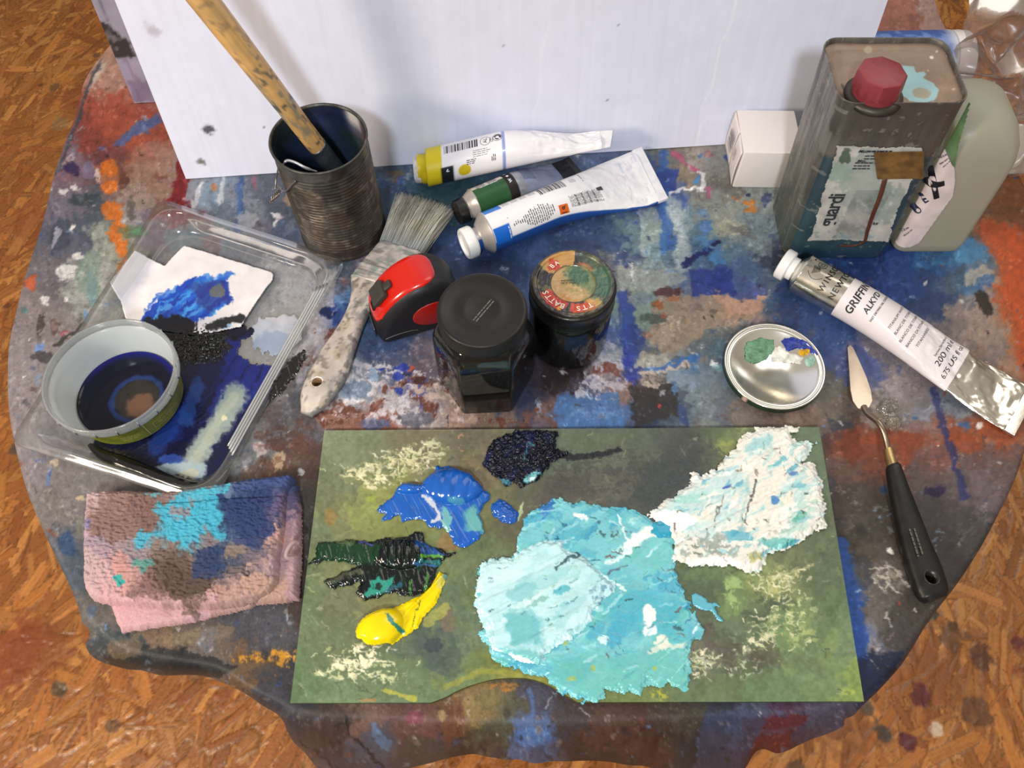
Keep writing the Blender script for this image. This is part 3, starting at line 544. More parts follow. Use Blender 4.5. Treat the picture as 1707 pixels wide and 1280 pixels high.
# outline of the table edge (x, y in the photo) and, where the cloth hangs in sight, its hem (x, y, drop)
_edge = [((165, 100), None), ((128, 195), None), ((98, 275), None), ((75, 370), None), ((48, 450), None), ((33, 510), None), ((20, 570), None), ((18, 635), None), ((25, 705), None), ((48, 800), None), ((75, 868), None), ((100, 920), None),
         ((130, 985), None), ((160, 1035), (155, 1062, .03)), ((205, 1070), (182, 1108, .06)), ((260, 1086), (250, 1120, .07)), ((330, 1098), (330, 1126, .07)), ((375, 1110), (376, 1130, .06)), ((425, 1142), (430, 1160, .05)), ((478, 1166), (482, 1194, .07)),
         ((508, 1180), (506, 1245, .13)), ((560, 1187), (560, 1300, .17)), ((640, 1190), (660, 1290, .16)), ((720, 1192), (740, 1269, .12)), ((800, 1193), (810, 1265, .11)), ((870, 1193), (870, 1264, .11)), ((930, 1193), (935, 1266, .11)), ((1010, 1192), (1015, 1272, .12)),
         ((1080, 1190), (1080, 1282, .14)), ((1150, 1188), (1160, 1305, .16)), ((1210, 1184), (1228, 1290, .15)), ((1260, 1180), (1262, 1250, .10)), ((1310, 1178), (1302, 1258, .09)), ((1360, 1174), (1350, 1234, .06)), ((1405, 1166), (1402, 1200, .03)), ((1445, 1148), None),
         ((1500, 1088), None), ((1545, 1018), None), ((1592, 958), None), ((1640, 880), None), ((1682, 798), None), ((1712, 715), None), ((1745, 600), None), ((1752, 480), None), ((1735, 380), None), ((1700, 300), None), ((1660, 220), None), ((1610, 120), None), ((1568, 32), None), ((1540, -25), None)]
def build_table():
    E = [at(x, y, 0) for (x, y), _ in _edge]
    E += [np.array([.40, .88, TZ]), np.array([.22, .95, TZ]), np.array([0, .97, TZ]), np.array([-.2, .93, TZ]), np.array([-.36, .83, TZ])]
    c = np.array([0.02, .46, TZ]); Hm = []
    for k, p in enumerate(E):
        h = _edge[k][1] if k < len(_edge) else None
        if h: Hm.append(at(h[0], h[1], -h[2]))
        else:
            d = (p-c)[:2]; d /= np.linalg.norm(d); q = p.copy(); q[:2] -= d*.006; q[2] -= .17; Hm.append(q)
    def closed(P, n):
        P = np.array(P); P = np.concatenate([P[-2:], P, P[:3]]); m = len(P)-5; out = []
        L = smoothpath(P, (len(P)-1)*60+1)[120:120+m*60]
        s = np.linspace(0, len(L)-1, n, endpoint=False); i = s.astype(int); f = (s-i)[:, None]; L2 = np.concatenate([L, L[:1]]); return L2[i]*(1-f)+L2[i+1]*f
    N = 1900; A = closed(E, N); B = closed(Hm, N)
    nr = 400; rr = np.linspace(0, 1, nr)**.9; rr[0] = .002
    flat = c+(A-c)[None]*rr[:, None, None]
    wav = (fbm(flat[..., 0]/.05, flat[..., 1]/.05, 3, 6)-.5)
    flat[..., 2] -= np.clip(.0008+.0016*wav, 0, .003)
    hang = []
    out = (A-c)*[1, 1, 0]; out /= np.linalg.norm(out, axis=1)[:, None]
    A = A.copy(); A[:, 2] = flat[-1, :, 2]
    for t in np.linspace(.04, 1, 26):
        f = (math.sin(t*5)*.002)*t
        q = np.clip((A[:, 2]-B[:, 2])*.22, .004, .02)[:, None]; Cc = A+out*q
        P = A*(1-t)**2+2*t*(1-t)*Cc+B*t*t
        fold = (fbm(np.arange(N)/60., np.full(N, t*.4), 3, 12)-.5)*.012*t
        hang.append(P+out*fold[:, None])
    V = np.concatenate([flat.reshape(-1, 3), np.concatenate(hang)])
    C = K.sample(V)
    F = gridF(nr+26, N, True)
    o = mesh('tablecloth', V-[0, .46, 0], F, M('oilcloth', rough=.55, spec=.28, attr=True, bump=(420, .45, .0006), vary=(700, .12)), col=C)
    o.location = (0, .46, 0)
    tag(o, 'paint-crusted oilcloth in blue, grey and rust, draped over the round table', 'tablecloth')
    # the table under it
    t = thing('small_table', 'small round table hidden under the paint-crusted oilcloth', 'table', (0.02, .46, 0))
    top = [(c+(p-c)*.975) for p in closed(E, 160)]; r0 = np.array(top)
    rings = [np.concatenate([r0[:, :2], np.full((160, 1), z)], 1) for z in (TZ-.03, TZ-.006)]
    V, F = loft(rings); mesh('tabletop', V, F, M('table_wood', '6a4a30', .6), t, world=True)
    for sx, sy in ((-1, -1), (1, -1), (1, 1), (-1, 1)):
        V, F = rbox(.045, .045, TZ-.03, .003); mesh('leg', V+[sx*.22, sy*.24+.03, 0], F, M('table_wood'), t)
build_table()

# ------------------------------------------------------------------ white board leaning behind everything, and the sheet behind it
BL, BR = at(310, 298), at(1215, 240); BU = (BR-BL)/np.linalg.norm(BR-BL); BN = np.array([-BU[1], BU[0], 0.])
_l = math.radians(10.5); BVv = math.cos(_l)*np.array([0, 0, 1.])+math.sin(_l)*BN; BF = np.cross(BU, BVv)      # BF faces the camera
def board_px(x, y, off=0):
    P = atplane(x, y, BL+BF*off, BF)-BL; return np.array([P@BU, P@BVv])
def board_pt(u, v, off=0): return BL+np.multiply.outer(u, BU)+np.multiply.outer(v, BVv)+np.multiply.outer(np.broadcast_to(off, np.shape(u)), BF)
def slab(name, u0, u1, h, off0, off1, m, colf, label, cat, res=.002):
    us = np.arange(u0, u1+res, res); vs = np.arange(0, h+res, res); U, Vv = np.meshgrid(us, vs, indexing='ij')
    fr = board_pt(U, Vv, off0+(fbm(U/.08, Vv/.3, 2, 31)-.5)*.0006); bk = board_pt(U, Vv, off1)
    nu, nv = U.shape; V = np.concatenate([fr.reshape(-1, 3), bk.reshape(-1, 3)]); n = nu*nv
    F = np.concatenate([gridF(nu, nv)[:, ::-1] if np.cross(BU, BVv)@BF < 0 else gridF(nu, nv), gridF(nu, nv, off=n)[:, ::-1]])
    idx = np.arange(n).reshape(nu, nv); loop = np.concatenate([idx[:, 0], idx[-1, 1:], idx[-2::-1, -1], idx[0, -2:0:-1]])
    nx = np.roll(loop, -1); S = np.stack([loop, loop+n, nx+n, nx], -1); F = np.concatenate([F, S])
    cf = colf(U, Vv).reshape(-1, 3); C = np.concatenate([cf, cf])
    o = mesh(name, V-BL, F, m, col=C, smooth='auto'); o.location = BL
    return tag(o, label, cat)
def _bc(U, V):
    c = np.empty(U.shape+(3,), np.float32); c[:] = hx('dcdff2')
    n = (fbm(U/.012, V/.012, 3, 15)-.5)*.03+(fbm(U/.003, V/.15, 2, 16)-.5)*.035; c *= (1+n)[..., None]
    for px, py, r, h_, al in ((347, 215, .005, '4a4658', .9), (335, 270, .004, '5c6058', .8), (250, 48, .006, 'b8aeb8', .5), (258, 53, .005, 'a8a0b0', .4), (440, 212, .001, '605c68', .8), (1030, 42, .0012, '8a8a98', .8), (840, 75, .001, '9a98a8', .8), (1013, 168, .0012, '606070', .8)):
        u, v = board_px(px, py); m = ss(1.2, .5, np.hypot(U-u, V-v)/r+(fbm(U/.003, V/.003, 2, 8)-.5)*1.2)*al; c = c*(1-m[..., None])+hx(h_)*m[..., None]
    for x, wd, al in ((board_px(893, 100)[0], .0016, .35), (board_px(1185, 120)[0], .0013, .6)):
        m = ss(wd, 0, abs(U-x-(fbm(V/.03, V*0, 2, 4)-.5)*.012-V*.05))*al; c = c*(1-m[..., None])+hx('f2f0f4')*m[..., None]
    return np.clip(c, 0, 1)
_uR = board_px(1478, 0)[0]
slab('white_board', 0, _uR, .36, 0, -.004, M('board_card', rough=.5, spec=.35, attr=True, vary=(14, .015)), _bc, 'large white board standing upright across the back of the table', 'board')
SHEET = Canvas(hx('a7a1b2')); SHEET.a *= (1+N2*.12)[..., None]
SHEET.line([(158, -20), (195, 80), (240, 180)], 3, '6a6880', .6, .4); SHEET.poly([(150, 40), (168, 30), (176, 60), (160, 70)], 'b4b8dc', .8, 3); SHEET.poly([(154, 32), (164, 34), (168, 40), (156, 42)], '24283c', .9, 2)
SHEET.poly([(156, 38), (172, 34), (184, 46), (200, 60), (212, 64), (226, 96), (186, 98)], '34302f', .92, 5, 3); SHEET.blob(190, 70, 16, 12, '8a8486', .75, 30, 1.2, dry=.6); SHEET.blob(178, 58, 8, 10, '7c787c', .7, 30, 1.0); SHEET.poly([(186, 97), (228, 96), (250, 150), (212, 150)], 'a8a0ba', .9, 4, 3); SHEET.line([(208, 98), (238, 150)], 5, '8a7488', .6, .5); SHEET.poly([(214, 135), (250, 135), (256, 168), (222, 168)], '7c6c8c', .7, 5, 6)
SHEET.desat(1, .92); SHEET.distress(4, 5)
def build_sheet():
    b0 = at(224, 172, 0.0003); lean = math.radians(3.5); up = math.cos(lean)*np.array([0, 0, 1.])+math.sin(lean)*BN; nrm = np.cross(BU, up)
    p = atplane(152, 0, b0, nrm)-b0; skew = (p@BU)/(p@up)
    us = np.linspace(0, .46, 200); vs = np.linspace(0, .34, 180); U, Vv = np.meshgrid(us, vs, indexing='ij')
    P = b0+np.multiply.outer(U+skew*Vv*(1-U/.46), BU)+np.multiply.outer(Vv, up)
    V = P.reshape(-1, 3); n = len(V); back = V-nrm*.004; idx = np.arange(n).reshape(200, 180); loop = np.concatenate([idx[:, 0], idx[-1, 1:], idx[-2::-1, -1], idx[0, -2:0:-1]]); nx = np.roll(loop, -1)
    F = np.concatenate([gridF(200, 180), gridF(200, 180, off=n)[:, ::-1], np.stack([loop, loop+n, nx+n, nx], -1)]); C = SHEET.sample(V)
    o = mesh('printed_board', np.concatenate([V, back])-b0, F, M('print_paper', rough=.4, attr=True), col=np.concatenate([C, C]), smooth='auto'); o.location = b0
    tag(o, 'grey photo-printed board peeking out behind the left edge of the white board', 'board')
build_sheet()
# ------------------------------------------------------------------ rusty tin can with its wire handle
def base(x, y): return (x, y, TZ)
def lathe_col(T, name, prof, m, colf, n=96, label=None, cap=False):
    V, F = lathe(prof, n, cap); return mesh(name, V, F, m, T, col=colf(V), label=label)
CANX, CANY = -.1498, .4636
def build_can():
    T = thing('tin_can', 'rusty open tin can with a wire handle, in front of the white board', 'can', base(CANX, CANY))
    R, h = .0375, .1074; pr = []
    for z in np.linspace(0, h-.002, 150):
        r = R-.0008+(.0005*math.sin(z/.0034*2*math.pi) if .012 < z < h-.012 else 0)
        if z < .003: r = R
        pr.append((r, z))
    pr += [(R+.0006, h-.0016), (R+.0007, h-.0006), (R, h), (R-.0012, h-.0006), (R-.0016, h-.002)]
    def col(V):
        a = np.arctan2(V[:, 1], V[:, 0])*R; z = V[:, 2]; n = fbm(a/.012, z/.012, 4, 51); n2 = fbm(a/.003, z/.02, 3, 52)
        c = hx('5f5a54')*(1+(n2-.5)*.7)[:, None]; m = ss(.45, .65, n)[:, None]*.6; c = c*(1-m)+hx('5c4a40')*m
        m = (ss(.58, .7, fbm(a/.006, z/.004, 3, 53))*.7)[:, None]; c = c*(1-m)+hx('8a8078')*m
        m = (ss(.56, .66, fbm(a/.02, z/.02, 3, 54))*.5)[:, None]; c = c*(1-m)+hx('32322e')*m
        m = (ss(.075, .1, z)*.35)[:, None]; c = c*(1-m)+hx('4e5a58')*m
        return c
    lathe_col(T, 'can_body', [(R-.001, 0)]+pr, M('rust', rough=.42, metal=.75, attr=True, bump=(300, .4, .0006)), col, 120)
    def coli(V):
        a = np.arctan2(V[:, 1], V[:, 0])*R; z = V[:, 2]; c = np.empty((len(V), 3)); c[:] = hx('26304c'); n = fbm(a/.02, z/.004, 3, 56)[:, None]; c = c*(.7+.7*n)
        m = (ss(.5, .62, fbm(a/.02, z/.02, 3, 57))*.7)[:, None]; c = c*(1-m)+hx('2c3c36')*m
        m = (ss(.03, .0, np.hypot(V[:, 0]-.034, V[:, 1]-.012))*ss(.06, .1, z))[:, None]*.8; c = c*(1-m)+hx('6a4a50')*m
        m = (ss(.012, .004, np.hypot(V[:, 0]-.024, V[:, 1]-.027))*ss(.085, .1, z))[:, None]; c = c*(1-m)+hx('b8b4b4')*m; return c
    lathe_col(T, 'can_inside', [(0.0005, .0012)]+[(R-.0018, z) for z in (.0014, .03, .06, .08, .09, .098, .104, h-.002)], M('paint_inside', rough=.35, attr=True, bump=(200, .5)), coli, label='dark blue paint-coated inside of the can')
    # wire: coiled twist at the left front, a bail that drops round the front and one that climbs the side
    wm = M('wire', '8a827c', .35, .9)
    def cyl(deg, z, r=R+.0018): t = math.radians(deg); return (r*math.cos(t), r*math.sin(t), z)
    Vs = [sweep(smoothpath([cyl(-112, .098), cyl(-122, .090), cyl(-135, .078), cyl(-150, .068), cyl(-162, .063, R+.003), cyl(-172, .060, R+.006)], 40), .0007, 8),
          sweep(smoothpath([cyl(172, .104, R+.001), cyl(176, .09), cyl(178, .075, R+.002), cyl(182, .064, R+.006), cyl(190, .058, R+.008)], 30), .0007, 8)]
    h0 = []
    for t in np.linspace(0, 5*2*math.pi, 120): q = t/(10*math.pi); h0.append((-R-.003-.008*q+.0035*math.cos(t)*.6, -.011-.004*q+.0035*math.sin(t), .058-.004*q+.0032*math.cos(t)))
    Vs.append(sweep(h0, .0006, 6))
    V, F = join(Vs); mesh('wire_handle', V, F, wm, T)
build_can()
# long wooden-handled brush standing in the can
def build_stick():
    A = np.array(at(487, 190, .119))                      # where it leans on the rim
    best = None
    for z in np.linspace(.14, .24, 101):
        Q = np.array(at(340, 0, z)); d = (Q-A)/np.linalg.norm(Q-A)
        k = (A[2]-TZ-.012)/d[2]; B = A-d*k; e = abs(math.hypot(B[0]-CANX, B[1]-CANY)-.022)+(0 if d[2] > 0 else 9)
        if best is None or e < best[0]: best = (e, d, B)
    _, d, B = best
    T = thing('paintbrush', 'long brush with a paint-spotted wooden handle, standing in the rusty can', 'paintbrush', B)
    u = np.cross(d, [0, 0, 1.]); u /= np.linalg.norm(u); v = np.cross(u, d)
    def body(rows, nseg=40):
        a = np.linspace(0, 2*np.pi, nseg, endpoint=False); rings = []
        for s, ru, rv in rows: rings.append(d*s+np.cos(a)[:, None]*u*ru+np.sin(a)[:, None]*v*rv)
        return loft(rings)
    L0 = np.linalg.norm(A-B)
    fe = L0*.66; rows = [(s, .0088+.0022*ss(fe, fe+.16, s), .0072+.002*ss(fe, fe+.16, s)) for s in np.linspace(fe, fe+.30, 120)]
    rows += [(fe+.302, .009, .0075), (fe+.304, .005, .004)]
    V, F = body(rows)
    s = V@d; th = np.arctan2(V@v, V@u); n = fbm(s/.012, th/.6, 4, 61); c = hx('cfa468')*(1+(fbm(s/.06, th*4, 3, 62)-.5)*.35)[:, None]
    m = (ss(.52, .64, n)*(1-.85*ss(fe+.05, fe+.12, s)))[:, None]*.8; c = c*(1-m)+hx('84806e')*m
    m = (ss(.63, .69, fbm(s/.006, th/.5, 3, 64))*(1-.7*ss(fe+.05, fe+.12, s)))[:, None]*.8; c = c*(1-m)+hx('3c4450')*m
    mesh('handle', V, F, M('varnished_wood', rough=.4, attr=True, vary=(120, .08)), T, col=c)
    V, F = body([(s, .0092+.0004*math.sin(s/.0025), .0078) for s in np.linspace(fe-.04, fe+.004, 30)])
    mesh('ferrule', V, F, M('dirty_metal', '6a7076', .35, .8, bump=(400, .5)), T)
    V, F = body([(0, .004, .002), (.008, .010, .005), (.02, .0115, .0065), (fe-.04, .0092, .0075)]); mesh('bristles', V, F, M('wet_bristle', '20242c', .5), T)
    V, F = join([sweep(smoothpath([at(470, 277, .098), at(478, 268, .100), at(492, 271, .098), at(510, 280, .094), at(528, 286, .086)], 30), [.0006]*5+[.0012]*20+[.0008]*5, 8)])
    lo = at(490, 275, .095); o = mesh('metal_strip', V-lo, F, M('pale_metal', 'c8c8c8', .3, .5)); o.location = lo
    tag(o, 'thin whitish metal strip inside the rim of the rusty can', 'strip')
build_stick()

# ------------------------------------------------------------------ six-sided jar with a black lid
GLASS = thin('jar_glass', 'd8dcd8', .02, .015, .02)
JX, JY = -.0207, .3104
def hexring(R, z, rot, r=.004):
    P = []; 
    for k in range(6):
        a0 = math.radians(rot+60*k); c = np.array([math.cos(a0), math.sin(a0)])*(R-r/math.cos(math.radians(30)))
        for q in np.linspace(-30, 30, 6): a = a0+math.radians(q); P.append(c+r*np.array([math.cos(a), math.sin(a)]))
    return ring3(P, z)
def build_hexjar():
    T = thing('hexagonal_jar', 'six-sided glass jar of dark paint with a plain black lid', 'jar', base(JX, JY), math.radians(3))
    def cr(R, z, n=36): a = np.radians(np.arange(n)*10-30+5*0); return np.stack([R*np.cos(a), R*np.sin(a), np.full(n, z)], -1)
    rings = [hexring(.0345, 0, 0, .006), hexring(.0372, .002, 0, .005), hexring(.038, .006, 0, .004), hexring(.038, .062, 0, .004), hexring(.0375, .067, 0, .005)]
    h0 = hexring(.0375, .067, 0, .005); c0 = cr(.0300, .0815)
    # shoulder: hexagon melting into the round neck
    a = np.arctan2(h0[:, 1], h0[:, 0]); c0 = np.stack([.0295*np.cos(a), .0295*np.sin(a), np.full(36, .0815)], -1)
    for t in (.15, .3, .5, .7, .85, 1): b = 1-(1-t)**1.6; P = h0*(1-t)+c0*t; P[:, 2] = .067+.0145*math.sin(t*math.pi/2); rings.append(P)
    rings.append(c0+[0, 0, .004])
    V, F = loft(rings); mesh('glass_body', V, F, GLASS, T, smooth='auto')
    rings = [hexring(.0335, .0014, 0, .006), hexring(.0362, .0035, 0, .005), hexring(.0364, .060, 0, .004), hexring(.0358, .063, 0, .004)]
    V, F = loft(rings); mesh('dark_paint', V, F, M('black_paint', '090a0a', .5, 0, .25), T, smooth='auto', label='nearly black paint filling the jar')
    pr = [(.0300, .083), (.0316, .0832), (.0317, .0845), (.0313, .0860), (.0316, .0945), (.0311, .0962), (.0300, .0970), (.0275, .0968), (.0268, .0962), (.0150, .0962), (.0142, .0965), (.0110, .0965), (.0104, .0962), (.0004, .0962)]
    V, F = lathe(pr, 96); mesh('lid', V, F, M('black_lid', '1e1c1b', .42, 0, .35, bump=(900, .12, .0003)), T)
    P = Print(lambda s, q, o: np.stack([s, q, np.full(len(s), .0962+o)], -1))
    P.lines(.026, 2, .0022, (.001, -.001), 52, seed=4, rag=.1)
    P.build('lid_stamp', M('stamp_grey', '6a6866', .5), T, label='faint grey stamped characters')
build_hexjar()

# ------------------------------------------------------------------ round jar with a paint-smeared lid
def build_roundjar():
    T = thing('round_jar', 'round dark jar whose lid is smeared with ochre, green and red label scraps', 'jar', base(.0452, .3480))
    pr = [(.0285, 0), (.0308, .0015), (.0315, .005), (.0318, .03), (.0318, .052), (.0308, .057), (.0298, .060), (.0300, .064)]
    V, F = lathe(pr, 96); mesh('glass_body', V, F, thin('jar_glass_green', 'b8c4b8', .05, .04, .05, '3a443e'), T)
    def cb(V):
        a = np.arctan2(V[:, 1], V[:, 0])*.03; n = fbm(a/.01, V[:, 2]/.014, 4, 71); c = hx('232a27')*(1+(n-.5)*.9)[:, None]; m = ss(.55, .7, fbm(a/.016, V[:, 2]/.012, 3, 72))[:, None]*.6; return c*(1-m)+hx('46504a')*m
    V, F = lathe([(.028, .002), (.0298, .004), (.0306, .03), (.0306, .05), (.0285, .056)], 96); mesh('dark_paint', V, F, M('dark_green_paint', rough=.45, attr=True), T, col=cb(V), label='dark green paint inside the jar')
    V, F = lathe([(.0302, .0575), (.0318, .058), (.0326, .0592), (.0322, .0606), (.0318, .062), (.0320, .0712), (.0324, .0722), (.0318, .0742)], 96)
    mesh('lid_skirt', V, F, M('lid_black', '1c1c1a', .3, .3), T)
    nr = 90; na = 200; rr = np.linspace(.0318, .0003, nr); th = np.linspace(0, 2*np.pi, na, endpoint=False)
    Rr, Th = np.meshgrid(rr, th, indexing='ij'); X = Rr*np.cos(Th); Y = Rr*np.sin(Th)
    Z = .0742+.0026*ss(.0318, .030, Rr)-.0014*ss(.0275, .0262, Rr)-.0009*ss(.0172, .0160, Rr)+(fbm(X/.003, Y/.003, 3, 73)-.5)*.0005
    n = fbm(X/.008, Y/.008, 4, 74); c = np.empty(X.shape+(3,)); c[:] = hx('26262a')
    def mix(mask, col):
        nonlocal c; m = np.clip(mask, 0, 1)[..., None]; c = c*(1-m)+hx(col)*m
    deg = np.degrees(Th); nn = (fbm(X/.004, Y/.004, 3, 75)-.5)
    def sect(a0, a1, r0, r1, w=4): d = (deg-a0) % 360; return ss(0, w, d+nn*26)*ss((a1-a0) % 360, (a1-a0) % 360-w, d+nn*26)*ss(r0-.0006, r0+.0006, Rr+nn*.004)*ss(r1+.0006, r1-.0006, Rr+nn*.004)
    mix(sect(-75, 88, .0165, .0285, 30), '3c4a38'); mix(sect(-40, 50, .0170, .0275, 20)*.8, '2e5a48'); mix(sect(85, 150, .0165, .0300), 'b08448'); mix(sect(-80, -35, .019, .027)*.8, '8a8858')
    mix(sect(118, 138, .0160, .0265, 2), 'b03024'); mix(sect(196, 254, .0172, .0268, 2), 'b42c20'); mix(sect(240, 252, .023, .0275, 2), 'd09838'); mix(sect(262, 312, .0180, .0272, 2), 'b43c24'); mix(sect(300, 318, .018, .027, 3), 'c0904c'); mix(sect(40, 80, .0175, .0205, 4)*.8, 'a05030')
    inner = ss(.0172, .0160, Rr); mix(inner, 'b49060'); mix(inner*ss(-.004, .008, X*.8+Y*.5+nn*.02), '66744c'); mix(inner*ss(.011, .007, np.hypot(X-.004, Y-.0085)+nn*.01)*.9, '365c48'); mix(inner*ss(-.010, -.016, Y+X*.4+nn*.02)*.6, 'b07838'); mix(inner*ss(.006, .003, np.hypot(X-.001, Y+.009)+nn*.01), 'c0a078')
    mix(ss(.0172, .0168, Rr)*ss(.0160, .0165, Rr)*.5, '5a4a2a'); mix(ss(.62, .7, n)*.5, '9a8850'); mix(ss(.0285, .0296, Rr)*.7, '24221e')
    V = np.stack([X, Y, Z], -1).reshape(-1, 3); mesh('lid_top', V, gridF(nr, na, True), M('lid_print', rough=.3, attr=True, coat=.2, bump=(300, .3, .0005)), T, col=c.reshape(-1, 3))
    def S(s, q, o):
        r = np.hypot(s, q); return np.stack([s, q, .0742+.0026*ss(.0318, .030, r)-.0014*ss(.0275, .0262, r)-.0009*ss(.0172, .0160, r)+.0004+o], -1)
    def arc(t, r, a0, da, size):
        P = Print(S)
        for i, ch in enumerate(t):
            a = a0+da*i; P.text(ch, size, (r*math.cos(math.radians(a)), r*math.sin(math.radians(a))), a-90 if da < 0 else a+90, bold=.02)
        P.build('lid_lettering', M('cream_ink', 'e0d4c4', .5), T)
    arc('BATTS', .0222, 247, -11, .0062); arc('TTS', .0228, 300, -11.5, .0058); arc('BA', .0215, 135, -12, .0052)
    P = Print(S); P.lines(.012, 2, .0022, (-.003, .002), 4, seed=8, rag=.1); P.build('lid_date_stamp', M('grey_ink', '5a5040', .6), T)
build_roundjar()

# ------------------------------------------------------------------ silver lid used as a little palette
def build_silver():
    T = thing('jar_lid', 'upturned silver jar lid holding dabs of green, blue and yellow paint', 'lid', base(.2086, .3179))
    R = .0397
    V, F = lathe([(R-.002, .0), (R-.0004, .0006), (R, .0015), (R-.0002, .0062)], 128); F = F[:-1]
    a = np.arctan2(V[:, 1], V[:, 0]); n = fbm(a*6, V[:, 2]/.004, 3, 77); c = hx('1c3420')*(1+(n-.5)*.6)[:, None]; mm = ss(.02, .0, abs((a+2.33+np.pi) % (2*np.pi)-np.pi)-.05)[:, None]; c = c*(1-mm)+hx('d0b0a0')*mm
    mesh('rim_side', V, F, M('green_enamel', rough=.35, attr=True), T, col=c, label='dark green enamelled side')
    V, F = lathe([(R-.0002, .0060), (R+.0001, .0070), (R-.0006, .0077), (R-.0016, .0074), (R-.0024, .0064), (R-.003, .0066), (R-.0038, .0070), (R-.0050, .0066), (R-.0062, .0058), (.02, .0058), (.0004, .0058)], 128)
    mesh('mirror_inside', V, F, M('mirror_metal', 'eeece4', .20, 1.0, bump=(40, .05, .001), vary=(30, .03)), T)
    sm = M('lid_paint', rough=.25, attr=True, bump=(500, .4, .0005))
    def dab(P, col, h, seed, name): 
        cv = Canvas(hx(col)); 
        if len(col) > 0: cv.a *= (1+N1*.5)[..., None]
        patch(T, name, P, .0060, sm, cv, lambda X, Y, sd: np.minimum(sd*.7, h)*(.6+.8*fbm(X/.003, Y/.003, 3, seed)), res=.0005, rag=.0010, seed=seed)
    dab([(1244, 570), (1268, 562), (1290, 566), (1292, 582), (1280, 598), (1258, 608), (1243, 600), (1240, 585)], '5c8a6c', .0007, 1, 'green_paint')
    dab([(1300, 568), (1318, 560), (1345, 568), (1368, 590), (1362, 596), (1345, 584), (1325, 582), (1312, 586)], '1c3494', .0010, 2, 'blue_paint')
    dab([(1332, 584), (1342, 579), (1350, 584), (1348, 593), (1338, 595), (1331, 590)], 'd0a018', .0022, 3, 'yellow_paint')
    dab([(1286, 585), (1300, 576), (1318, 588), (1340, 596), (1335, 608), (1310, 606), (1285, 602)], 'dcdcd4', .0008, 4, 'white_paint')
    dab([(1342, 600), (1355, 590), (1362, 600), (1352, 614), (1342, 610)], '8ab0a0', .0007, 5, 'pale_green_paint')
build_silver()

